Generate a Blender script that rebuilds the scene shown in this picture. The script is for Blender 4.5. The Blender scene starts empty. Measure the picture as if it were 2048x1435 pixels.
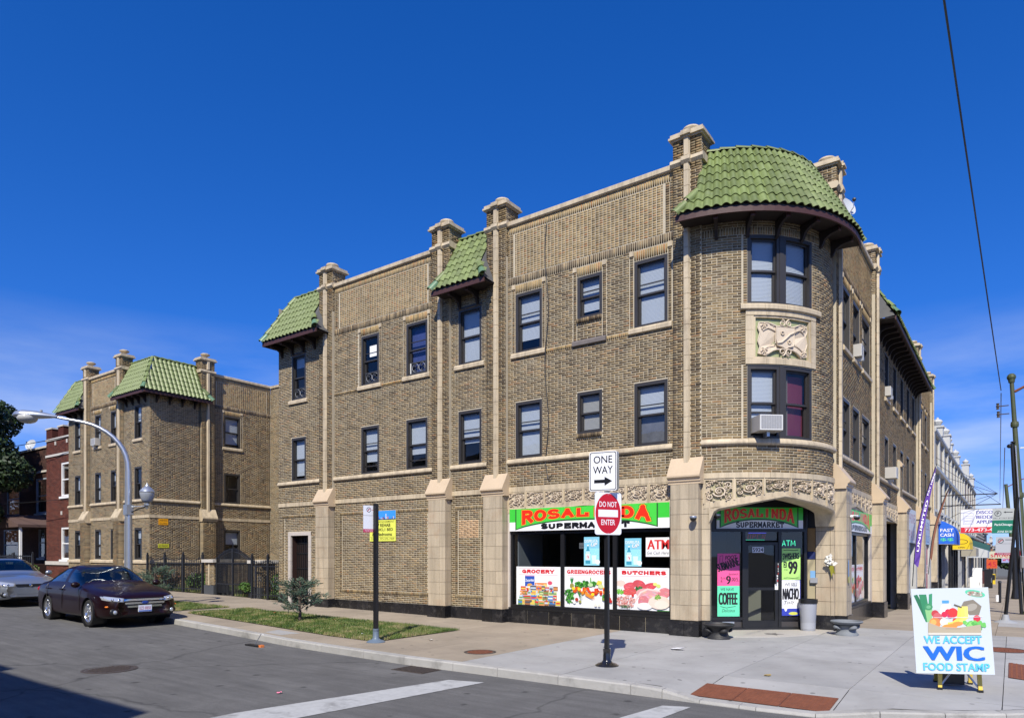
import bpy,bmesh,math,random
import numpy as np
from mathutils import Vector,Matrix,noise
R=math.radians
random.seed(7);rng=np.random.default_rng(7)
scene=bpy.context.scene
COL=scene.collection

# ------------------------------------------------------------------ camera
CAM=(3.388,-14.241,1.75)
cam=bpy.data.cameras.new('camera');cam_o=bpy.data.objects.new('camera',cam);COL.objects.link(cam_o)
cam_o.location=CAM
cam_o.rotation_euler=(R(90),0,R(36.05))
cam.sensor_width=36;cam.lens=24.135;cam.shift_y=0.1902
cam.clip_start=0.1;cam.clip_end=3000
scene.camera=cam_o

# ------------------------------------------------------------------ sun and sky
SUN=Vector((0.42,-0.90,1.0)).normalized()
sun_el=math.asin(SUN.z);sun_az=math.atan2(SUN.x,SUN.y)
sl=bpy.data.lights.new('sun','SUN');sl.energy=4.9;sl.angle=R(0.53);sl.color=(1.0,0.94,0.82)
so=bpy.data.objects.new('sun',sl);COL.objects.link(so);so.location=(10,-20,25)
so.rotation_euler=SUN.to_track_quat('Z','Y').to_euler()
world=bpy.data.worlds.new('World');scene.world=world;world.use_nodes=True
wn=world.node_tree;wn.nodes.clear()
def wnode(t,**k):
    n=wn.nodes.new(t)
    for a,b in k.items():setattr(n,a,b)
    return n
sky=wnode('ShaderNodeTexSky',sky_type='NISHITA',sun_disc=False,sun_elevation=sun_el,sun_rotation=sun_az,
            altitude=0,air_density=1.0,dust_density=0.2,ozone_density=6.0)
hsv=wnode('ShaderNodeHueSaturation');hsv.inputs['Saturation'].default_value=1.28;hsv.inputs['Value'].default_value=1.0
bg=wnode('ShaderNodeBackground');bg.inputs['Strength'].default_value=0.09
wo=wnode('ShaderNodeOutputWorld')
tc=wnode('ShaderNodeTexCoord');sep=wnode('ShaderNodeSeparateXYZ')
mp=wnode('ShaderNodeMapping');mp.inputs['Scale'].default_value=(1.6,1.6,7.0);mp.inputs['Location'].default_value=(0.6,0.2,0.1)
nz=wnode('ShaderNodeTexNoise');nz.inputs['Scale'].default_value=2.2;nz.inputs['Detail'].default_value=7;nz.inputs['Roughness'].default_value=0.55
cr=wnode('ShaderNodeValToRGB');cr.color_ramp.elements[0].position=0.36;cr.color_ramp.elements[1].position=0.72
band=wnode('ShaderNodeMapRange');band.inputs['From Min'].default_value=0.04;band.inputs['From Max'].default_value=0.30
band.inputs['To Min'].default_value=0.85;band.inputs['To Max'].default_value=0.0
mulc=wnode('ShaderNodeMath',operation='MULTIPLY')
mixc=wnode('ShaderNodeMix',data_type='RGBA');mixc.inputs['B'].default_value=(7.6,8.2,9.2,1)
L=wn.links.new
# the sky keeps the blue of a few degrees up right down to the roofs: direction fed to the sky is lifted slightly
lift=wnode('ShaderNodeVectorMath',operation='MULTIPLY_ADD');lift.inputs[1].default_value=(1,1,.9);lift.inputs[2].default_value=(0,0,.075)
L(tc.outputs['Generated'],lift.inputs[0]);L(lift.outputs[0],sky.inputs['Vector'])
tint=wnode('ShaderNodeMix',data_type='RGBA',blend_type='MULTIPLY');tint.inputs['Factor'].default_value=1;tint.inputs['B'].default_value=(.98,1.02,1.52,1)
L(sky.outputs[0],hsv.inputs['Color'])
L(tc.outputs['Generated'],mp.inputs[0]);L(mp.outputs[0],nz.inputs['Vector']);L(nz.outputs['Fac'],cr.inputs[0])
L(tc.outputs['Generated'],sep.inputs[0]);L(sep.outputs['Z'],band.inputs['Value'])
L(cr.outputs[0],mulc.inputs[0]);L(band.outputs[0],mulc.inputs[1]);L(mulc.outputs[0],mixc.inputs['Factor'])
L(hsv.outputs[0],tint.inputs['A']);L(tint.outputs['Result'],mixc.inputs['A']);L(mixc.outputs['Result'],bg.inputs['Color']);L(bg.outputs[0],wo.inputs[0])
scene.view_settings.view_transform='Standard';scene.view_settings.look='None'
scene.view_settings.exposure=0.3;scene.view_settings.gamma=1.0;scene.view_settings.use_curve_mapping=False
scene.cycles.max_bounces=6;scene.cycles.diffuse_bounces=3;scene.cycles.glossy_bounces=3
scene.cycles.transparent_max_bounces=10;scene.cycles.caustics_reflective=False;scene.cycles.caustics_refractive=False

# ------------------------------------------------------------------ materials
MATS={}
def mat(name,col=(.5,.5,.5),rough=.8,metal=0,bump=0,bscale=40,var=0,vscale=3,emit=None,estr=0,coat=0,dirt=None,attr=False,objvar=0,spots=0,streak=0,spec=None,trans=0,alpha=1):
    """plain material with noise variation (var), fine bump, optional blotches of a second colour (dirt=(col, amount, scale))"""
    if name in MATS:return MATS[name]
    m=bpy.data.materials.new(name);m.use_nodes=True;nt=m.node_tree;N=nt.nodes;LK=nt.links.new
    b=N['Principled BSDF'];b.inputs['Roughness'].default_value=rough;b.inputs['Metallic'].default_value=metal
    if spec is not None:b.inputs['Specular IOR Level'].default_value=spec
    if coat:b.inputs['Coat Weight'].default_value=coat;b.inputs['Coat Roughness'].default_value=.04
    if trans:b.inputs['Transmission Weight'].default_value=trans
    if alpha<1:b.inputs['Alpha'].default_value=alpha
    if emit:b.inputs['Emission Color'].default_value=(*emit,1);b.inputs['Emission Strength'].default_value=estr
    geo=N.new('ShaderNodeNewGeometry')
    if attr:
        at=N.new('ShaderNodeAttribute');at.attribute_name='col';cur=at.outputs['Color']
    else:
        rgb=N.new('ShaderNodeRGB');rgb.outputs[0].default_value=(*col,1);cur=rgb.outputs[0]
    def scale_by(fac_out,lo,hi,cur):
        mr=N.new('ShaderNodeMapRange');mr.inputs['To Min'].default_value=lo;mr.inputs['To Max'].default_value=hi;LK(fac_out,mr.inputs['Value'])
        mm=N.new('ShaderNodeMix');mm.data_type='RGBA';mm.blend_type='MULTIPLY';mm.inputs['Factor'].default_value=1
        LK(cur,mm.inputs['A']);LK(mr.outputs[0],mm.inputs['B']);return mm.outputs['Result']
    if var:
        n=N.new('ShaderNodeTexNoise');n.inputs['Scale'].default_value=vscale;n.inputs['Detail'].default_value=6;n.inputs['Roughness'].default_value=.65
        LK(geo.outputs['Position'],n.inputs['Vector']);cur=scale_by(n.outputs['Fac'],1-1.6*var,1+1.6*var,cur)
    if objvar:
        oi=N.new('ShaderNodeObjectInfo');cur=scale_by(oi.outputs['Random'],1-objvar,1+objvar,cur)
    if dirt:
        dc,da,ds=dirt
        n=N.new('ShaderNodeTexNoise');n.inputs['Scale'].default_value=ds;n.inputs['Detail'].default_value=8;n.inputs['Roughness'].default_value=.7
        LK(geo.outputs['Position'],n.inputs['Vector'])
        r=N.new('ShaderNodeValToRGB');r.color_ramp.elements[0].position=.52;r.color_ramp.elements[1].position=.74;LK(n.outputs['Fac'],r.inputs[0])
        mu=N.new('ShaderNodeMath');mu.operation='MULTIPLY';mu.inputs[1].default_value=da;LK(r.outputs[0],mu.inputs[0])
        mm=N.new('ShaderNodeMix');mm.data_type='RGBA';LK(mu.outputs[0],mm.inputs['Factor']);LK(cur,mm.inputs['A']);mm.inputs['B'].default_value=(*dc,1)
        cur=mm.outputs['Result']
    def tex_ramp(kind,scale,lo,hi,dark,vec=None):
        n=N.new('ShaderNodeTexVoronoi' if kind=='V' else 'ShaderNodeTexNoise');n.inputs['Scale'].default_value=scale
        if kind=='N':n.inputs['Detail'].default_value=7;n.inputs['Roughness'].default_value=.65
        LK(vec or geo.outputs['Position'],n.inputs['Vector']);r=N.new('ShaderNodeValToRGB');r.color_ramp.elements[0].position=lo;r.color_ramp.elements[1].position=hi
        a,c=((dark,)*3,(1,)*3);r.color_ramp.elements[0].color=(*a,1);r.color_ramp.elements[1].color=(*c,1);LK(n.outputs['Distance' if kind=='V' else 'Fac'],r.inputs[0])
        mm=N.new('ShaderNodeMix');mm.data_type='RGBA';mm.blend_type='MULTIPLY';mm.inputs['Factor'].default_value=1;LK(cur,mm.inputs['A']);LK(r.outputs[0],mm.inputs['B']);return mm.outputs['Result']
    if spots:
        cur=tex_ramp('V',2.3,.06,.09,spots);cur=tex_ramp('V',5.1,.08,.12,(1+spots)/2);cur=tex_ramp('N',.8,.35,.6,.82)
    if streak:
        mp_=N.new('ShaderNodeMapping');mp_.inputs['Scale'].default_value=(7,7,.55);LK(geo.outputs['Position'],mp_.inputs[0]);cur=tex_ramp('N',1.0,.32,.56,1-streak,mp_.outputs[0])
    LK(cur,b.inputs['Base Color'])
    if bump:
        n=N.new('ShaderNodeTexNoise');n.inputs['Scale'].default_value=bscale;n.inputs['Detail'].default_value=4
        LK(geo.outputs['Position'],n.inputs['Vector'])
        bp=N.new('ShaderNodeBump');bp.inputs['Strength'].default_value=bump;bp.inputs['Distance'].default_value=.01
        LK(n.outputs['Fac'],bp.inputs['Height']);LK(bp.outputs[0],b.inputs['Normal'])
    MATS[name]=m;return m

def brick_mat(name,stops,streak=.5):
    m=bpy.data.materials.new(name);m.use_nodes=True;nt=m.node_tree;N=nt.nodes;LK=nt.links.new
    b=N['Principled BSDF'];b.inputs['Roughness'].default_value=.85;b.inputs['Specular IOR Level'].default_value=.3
    at=N.new('ShaderNodeAttribute');at.attribute_name='rnd'
    geo=N.new('ShaderNodeNewGeometry')
    r=N.new('ShaderNodeValToRGB');el=r.color_ramp.elements
    while len(el)<len(stops):el.new(.5)
    for i,(p,c)in enumerate(stops):el[i].position=p;el[i].color=(*c,1)
    LK(at.outputs['Fac'],r.inputs[0])
    n=N.new('ShaderNodeTexNoise');n.inputs['Scale'].default_value=28;n.inputs['Detail'].default_value=5;LK(geo.outputs['Position'],n.inputs['Vector'])
    n2=N.new('ShaderNodeTexNoise');n2.inputs['Scale'].default_value=.7;n2.inputs['Detail'].default_value=6;n2.inputs['Roughness'].default_value=.7;LK(geo.outputs['Position'],n2.inputs['Vector'])
    cur=r.outputs[0]
    for nn,lo,hi in((n,.72,1.25),(n2,.76,1.24)):
        mr=N.new('ShaderNodeMapRange');mr.inputs['From Min'].default_value=.25;mr.inputs['From Max'].default_value=.75
        mr.inputs['To Min'].default_value=lo;mr.inputs['To Max'].default_value=hi;LK(nn.outputs['Fac'],mr.inputs['Value'])
        mm=N.new('ShaderNodeMix');mm.data_type='RGBA';mm.blend_type='MULTIPLY';mm.inputs['Factor'].default_value=1
        LK(cur,mm.inputs['A']);LK(mr.outputs[0],mm.inputs['B']);cur=mm.outputs['Result']
    # lime bloom washed over some areas
    n3=N.new('ShaderNodeTexNoise');n3.inputs['Scale'].default_value=1.3;n3.inputs['Detail'].default_value=9;n3.inputs['Roughness'].default_value=.75;LK(geo.outputs['Position'],n3.inputs['Vector'])
    r3=N.new('ShaderNodeValToRGB');r3.color_ramp.elements[0].position=.55;r3.color_ramp.elements[1].position=.8;r3.color_ramp.elements[1].color=(streak,streak,streak,1);LK(n3.outputs['Fac'],r3.inputs[0])
    mm=N.new('ShaderNodeMix');mm.data_type='RGBA';LK(r3.outputs[0],mm.inputs['Factor']);LK(cur,mm.inputs['A']);mm.inputs['B'].default_value=(.36,.31,.235,1)
    mp_=N.new('ShaderNodeMapping');mp_.inputs['Scale'].default_value=(3.5,3.5,.35);LK(geo.outputs['Position'],mp_.inputs[0])
    n4=N.new('ShaderNodeTexNoise');n4.inputs['Scale'].default_value=1;n4.inputs['Detail'].default_value=8;n4.inputs['Roughness'].default_value=.7;LK(mp_.outputs[0],n4.inputs['Vector'])
    r4=N.new('ShaderNodeValToRGB');r4.color_ramp.elements[0].position=.30;r4.color_ramp.elements[0].color=(.62,.60,.57,1);r4.color_ramp.elements[1].position=.52;LK(n4.outputs['Fac'],r4.inputs[0])
    m5=N.new('ShaderNodeMix');m5.data_type='RGBA';m5.blend_type='MULTIPLY';m5.inputs['Factor'].default_value=.8;LK(mm.outputs['Result'],m5.inputs['A']);LK(r4.outputs[0],m5.inputs['B'])
    LK(m5.outputs['Result'],b.inputs['Base Color'])
    bp=N.new('ShaderNodeBump');bp.inputs['Strength'].default_value=.4;bp.inputs['Distance'].default_value=.004
    LK(n.outputs['Fac'],bp.inputs['Height']);LK(bp.outputs[0],b.inputs['Normal'])
    MATS[name]=m;return m

M_BRICK=brick_mat('brown_brick',[(0,(0.101,0.073,0.041)),(.16,(0.150,0.107,0.058)),(.38,(0.194,0.142,0.074)),(.55,(0.207,0.168,0.102)),(.72,(0.233,0.168,0.083)),(.9,(0.273,0.194,0.095)),(1,(0.255,0.142,0.065))])
M_TAN=brick_mat('tan_brick',[(0,(0.184,0.131,0.063)),(.3,(0.285,0.203,0.091)),(.6,(0.350,0.252,0.118)),(.85,(0.368,0.252,0.114)),(1,(0.304,0.149,0.057))],.6)
M_SOLD=brick_mat('dark_brick',[(0,(0.060,0.044,0.029)),(.4,(0.120,0.085,0.051)),(.75,(0.180,0.136,0.081)),(1,(0.270,0.194,0.102))],.3)
M_PATCH=brick_mat('patch_brick',[(0,(.50,.32,.17)),(1,(.56,.38,.22))],.2)
M_RED=brick_mat('red_brick',[(0,(0.068,0.016,0.010)),(.5,(0.120,0.028,0.016)),(1,(0.150,0.040,0.022))],.05)  # tone lowered to carry the partial tree shade on the red house
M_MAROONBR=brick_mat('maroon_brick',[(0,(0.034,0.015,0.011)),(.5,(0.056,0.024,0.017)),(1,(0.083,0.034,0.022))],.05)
M_MORTAR=mat('mortar',(.47,.41,.30),.95,bump=.3,bscale=60,var=.16,vscale=2)
M_MORTAR_D=mat('dark_mortar',(.16,.09,.07),.95,var=.1)
M_TERRA=mat('cream_terracotta',(.54,.445,.30),.55,bump=.12,bscale=90,var=.10,vscale=2.5,dirt=((.27,.20,.135),.55,2.2),streak=.35)
M_BLOCK=mat('speckled_terracotta',(.465,.385,.27),.6,bump=.2,bscale=120,var=.13,vscale=60,dirt=((.36,.22,.12),.5,1.3),objvar=.08,streak=.3)
M_BLOCKG=mat('grey_terracotta',(.5,.45,.40),.6,bump=.2,bscale=120,var=.10,vscale=50,dirt=((.3,.27,.23),.5,2),objvar=.05)
M_WEATHER=mat('weathering_terracotta',(.54,.42,.28),.5,bump=.1,var=.07,dirt=((.42,.3,.19),.35,2.2))
M_GRANITE=mat('black_glazed_base',(.012,.012,.014),.22,var=.3,vscale=6,dirt=((.13,.12,.11),.5,4),bump=.1,bscale=20,objvar=.3)
M_FRAME=mat('bronze_window_metal',(.035,.032,.03),.45,var=.1)
M_DARKIN=mat('dark_interior',(.012,.012,.013),.9)
M_ROOMW=mat('room_wall',(.16,.15,.14),.9)
M_BLIND=mat('window_blind',(.40,.425,.46),.7)
M_BLIND2=mat('beige_roller_blind',(.3,.285,.25),.8)
M_SHADE=mat('grey_film',(.12,.12,.13),.5,var=.4,vscale=5)
M_CURT=mat('red_curtain',(.11,.01,.03),.8)
M_CURTB=mat('blue_curtain',(.03,.045,.16),.8,var=.3,vscale=9)
M_TILE=mat('green_roof_tile',(.15,.19,.062),.45,var=.22,vscale=4,objvar=.24,bump=.15,bscale=40,dirt=((.27,.29,.20),.3,3))
M_TILEB=mat('bluegreen_roof_tile',(.11,.2,.11),.4,var=.14,vscale=5,objvar=.1)
M_MAROON=mat('maroon_wood',(.055,.02,.018),.6,var=.2,vscale=8,bump=.2)
M_SOFFIT=mat('shaded_wood',(.014,.008,.007),.75)  # shadow under the eaves put into the wood colour of soffits and bracket arms
M_BLACK=mat('black_paint',(.012,.012,.013),.35)
M_WHITE=mat('white_paint',(.78,.78,.76),.5,var=.03)
M_CHROME=mat('bright_metal',(.75,.76,.78),.12,metal=1)
M_STEEL=mat('galvanised_steel',(.52,.54,.56),.38,metal=.85,var=.08)
M_GREYP=mat('grey_plastic',(.30,.31,.33),.5)
M_PRINT=mat('print',attr=True,rough=.35)
M_PRINTM=mat('matt_print',attr=True,rough=.6)
M_ROOFING=mat('roofing_felt',(.09,.09,.09),.9,var=.2)

def glass_mat(name,tint=(.8,.85,.88),refl=1.0,dark=0):
    m=bpy.data.materials.new(name);m.use_nodes=True;nt=m.node_tree;N=nt.nodes;LK=nt.links.new;N.clear()
    out=N.new('ShaderNodeOutputMaterial');tr=N.new('ShaderNodeBsdfTransparent');tr.inputs[0].default_value=(*tint,1)
    gl=N.new('ShaderNodeBsdfGlossy');gl.inputs['Roughness'].default_value=.01;gl.inputs['Color'].default_value=(1,1,1,1)
    g2=N.new('ShaderNodeNewGeometry');dp=N.new('ShaderNodeVectorMath');dp.operation='DOT_PRODUCT';LK(g2.outputs['Normal'],dp.inputs[0]);LK(g2.outputs['Incoming'],dp.inputs[1])
    def mth(op,a,v=None,first=False):
        q=N.new('ShaderNodeMath');q.operation=op
        LK(a,q.inputs[1 if first else 0])
        if v is not None:q.inputs[0 if first else 1].default_value=v
        return q.outputs[0]
    mr=mth('ADD',mth('MULTIPLY',mth('POWER',mth('SUBTRACT',mth('ABSOLUTE',dp.outputs['Value']),1.0,True),5.0),.95),.045+dark)
    sc=N.new('ShaderNodeMath');sc.operation='MULTIPLY';sc.use_clamp=True;sc.inputs[1].default_value=refl;LK(mr,sc.inputs[0])
    geo=N.new('ShaderNodeNewGeometry');n=N.new('ShaderNodeTexNoise');n.inputs['Scale'].default_value=1.2;n.inputs['Detail'].default_value=1
    LK(geo.outputs['Position'],n.inputs['Vector']);bp=N.new('ShaderNodeBump');bp.inputs['Strength'].default_value=.12;bp.inputs['Distance'].default_value=.05
    LK(n.outputs['Fac'],bp.inputs['Height']);LK(bp.outputs[0],gl.inputs['Normal'])
    mx=N.new('ShaderNodeMixShader');LK(sc.outputs[0],mx.inputs[0]);LK(tr.outputs[0],mx.inputs[1]);LK(gl.outputs[0],mx.inputs[2]);LK(mx.outputs[0],out.inputs[0])
    MATS[name]=m;return m
M_GLASS=glass_mat('window_glass',(.92,.95,.97),1.2)
M_SHOPGLASS=glass_mat('shop_glass',(.5,.53,.54),1.3)
M_CARGLASS=glass_mat('car_glass',(.30,.36,.35),1.6)

# ------------------------------------------------------------------ objects and labels
def empty(name,loc,rz=0):
    o=bpy.data.objects.new(name,None);o.location=loc;o.rotation_euler=(0,0,rz);o.empty_display_size=.2;COL.objects.link(o);return o
def tag(o,label=None,cat=None,group=None,kind=None):
    if label:o['label']=label
    if cat:o['category']=cat
    if group:o['group']=group
    if kind:o['kind']=kind
    return o
def world_of(p):
    m=Matrix.Translation(p.location)@p.rotation_euler.to_matrix().to_4x4()if p.type=='EMPTY' or True else None
    if p.parent:m=world_of(p.parent)@p.matrix_parent_inverse@m
    return m
def adopt(o,parent):
    """parent o (whose coordinates are world ones) without moving it"""
    if parent is not None:
        o.parent=parent
        o.matrix_parent_inverse=world_of(parent).inverted()
    return o
def put(me,name,parent=None,matrix=None):
    o=bpy.data.objects.new(name,me);COL.objects.link(o)
    if matrix is not None:o.matrix_world=matrix;
    if parent is not None:
        o.parent=parent;o.matrix_parent_inverse=world_of(parent).inverted()
        if matrix is not None:o.matrix_basis=matrix
    return o

class MB:
    def __init__(s):s.v=[];s.f=[];s.m=[];s.c=[]
    def add(s,vs,fs,mi=0,col=None):
        b=len(s.v);s.v.extend(tuple(float(q)for q in p)for p in vs)
        for f in fs:s.f.append(tuple(b+i for i in f));s.m.append(mi);s.c.append(col)
        return s
    def box(s,x0,x1,y0,y1,z0,z1,mi=0,mp=None,col=None):
        P=[(x,y,z)for z in(z0,z1)for y in(y0,y1)for x in(x0,x1)]
        if mp:P=[mp(*p)for p in P]
        return s.add(P,[(0,2,3,1),(4,5,7,6),(0,1,5,4),(1,3,7,5),(3,2,6,7),(2,0,4,6)],mi,col)
    def cbox(s,mp,u0,u1,d0,d1,z0,z1,seg=1,mi=0):
        """box in facade space, cut into seg pieces along u so that it follows a curved wall"""
        vs=[];
        for i in range(seg+1):
            u=u0+(u1-u0)*i/seg
            vs+=[mp(u,d0,z0),mp(u,d1,z0),mp(u,d1,z1),mp(u,d0,z1)]
        fs=[]
        for i in range(seg):
            a=4*i;b=a+4
            fs+=[(a+j,b+j,b+(j+1)%4,a+(j+1)%4)for j in range(4)]
        fs+=[(0,1,2,3),tuple(4*seg+j for j in(3,2,1,0))]
        return s.add(vs,fs,mi)
    def prof(s,mp,u0,u1,pts,seg=1,mi=0,caps=True):
        """profile pts (d, z) extruded along u"""
        n=len(pts);vs=[]
        for i in range(seg+1):
            u=u0+(u1-u0)*i/seg
            vs+=[mp(u,d,z)for d,z in pts]
        fs=[]
        for i in range(seg):
            for j in range(n):k=(j+1)%n;fs.append((i*n+j,(i+1)*n+j,(i+1)*n+k,i*n+k))
        if caps:fs+=[tuple(range(n)),tuple(seg*n+j for j in reversed(range(n)))]
        return s.add(vs,fs,mi)
    def tube(s,path,r,n=8,mi=0,caps=True,col=None):
        path=[Vector(p)for p in path];rs=r if isinstance(r,(list,tuple))else[r]*len(path)
        vs=[];prev=None
        for i,p in enumerate(path):
            t=(path[min(i+1,len(path)-1)]-path[max(i-1,0)])
            t=t.normalized()if t.length>1e-9 else Vector((0,0,1))
            if prev is None:
                a=Vector((0,0,1))if abs(t.z)<.9 else Vector((1,0,0));x=t.cross(a).normalized()
            else:x=(prev-t*prev.dot(t));x=x.normalized()if x.length>1e-6 else t.orthogonal().normalized()
            prev=x;y=t.cross(x)
            for k in range(n):
                a=2*math.pi*k/n;vs.append(p+(x*math.cos(a)+y*math.sin(a))*rs[i])
        fs=[(i*n+k,i*n+(k+1)%n,(i+1)*n+(k+1)%n,(i+1)*n+k)for i in range(len(path)-1)for k in range(n)]
        if caps:fs+=[tuple(reversed(range(n))),tuple((len(path)-1)*n+k for k in range(n))]
        return s.add(vs,fs,mi,col)
    def lathe(s,prof,c=(0,0,0),n=20,mi=0,caps=True):
        vs=[(c[0]+r*math.cos(2*math.pi*k/n),c[1]+r*math.sin(2*math.pi*k/n),c[2]+z)for r,z in prof for k in range(n)]
        fs=[(i*n+k,i*n+(k+1)%n,(i+1)*n+(k+1)%n,(i+1)*n+k)for i in range(len(prof)-1)for k in range(n)]
        if caps:fs+=[tuple(reversed(range(n))),tuple((len(prof)-1)*n+k for k in range(n))]
        return s.add(vs,fs,mi)
    def prism(s,pts,d0,d1,mp,mi=0,col=None):
        """2-D outline (u, z) extruded from d0 to d1"""
        n=len(pts);vs=[mp(u,d0,z)for u,z in pts]+[mp(u,d1,z)for u,z in pts]
        fs=[tuple(reversed(range(n))),tuple(range(n,2*n))]+[(j,(j+1)%n,n+(j+1)%n,n+j)for j in range(n)]
        return s.add(vs,fs,mi,col)
    def ball(s,c,r,n=8,m=6,mi=0,sc=(1,1,1),col=None):
        vs=[(c[0]+sc[0]*r*math.sin(math.pi*i/m)*math.cos(2*math.pi*k/n),c[1]+sc[1]*r*math.sin(math.pi*i/m)*math.sin(2*math.pi*k/n),c[2]+sc[2]*r*math.cos(math.pi*i/m))for i in range(m+1)for k in range(n)]
        fs=[(i*n+k,(i+1)*n+k,(i+1)*n+(k+1)%n,i*n+(k+1)%n)for i in range(m)for k in range(n)]
        return s.add(vs,fs,mi,col)
    def mesh(s,name,mats,smooth=None,doubles=False):
        me=bpy.data.meshes.new(name);me.from_pydata(s.v,[],s.f)
        for m in(mats if isinstance(mats,(list,tuple))else[mats]):me.materials.append(m)
        if len(me.materials)>1:me.polygons.foreach_set('material_index',s.m)
        if any(c is not None for c in s.c):
            at=me.attributes.new('col','FLOAT_COLOR','CORNER');data=[]
            for f,c in zip(s.f,s.c):data+=list((*(c or(.5,.5,.5)),1))*len(f)
            at.data.foreach_set('color',data)
        bm=bmesh.new();bm.from_mesh(me)
        if doubles:bmesh.ops.remove_doubles(bm,verts=bm.verts,dist=1e-4)
        bmesh.ops.recalc_face_normals(bm,faces=bm.faces);bm.to_mesh(me);bm.free()
        if smooth is not None:
            me.shade_smooth()
            if smooth<180:
                try:me.set_sharp_from_angle(angle=R(smooth))
                except Exception:pass
        me.update();return me
    def build(s,name,mats,parent=None,smooth=None,doubles=False):
        return put(s.mesh(name,mats,smooth,doubles),name,parent)

# ------------------------------------------------------------------ facade spaces: (u along, d outward, z up) -> world
CCX,CCY,CR=-2.47,2.48,2.59
A0=R(-78.3)
def left(u,d,z):return(u,-d,z)
def right(u,d,z):return(0.05+d,u,z)
def bow(u,d,z):
    a=A0+u/CR
    return(CCX+(CR+d)*np.cos(a),CCY+(CR+d)*np.sin(a),z)
def bu(deg):return CR*(R(deg)-A0)
BOW_END=bu(4.5)
WX=-26.91
def wfront(u,d,z):return(u,0.6-d,z)
def wside(u,d,z):return(WX+d,u,z)
def wrec(u,d,z):return(WX-.18+d,u,z)
def mpv(mp,u,d,z):
    x,y,zz=mp(u,d,z);x,y,zz=np.broadcast_arrays(x,y,zz);return np.stack([x,y,zz],-1)
def ground_z(x,y):
    a=0.012*max(0.0,-x-8.0)
    w=min(1,max(0,(x+8)/6.0))
    return a-0.022*max(0.0,y-3.0)*w

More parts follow.
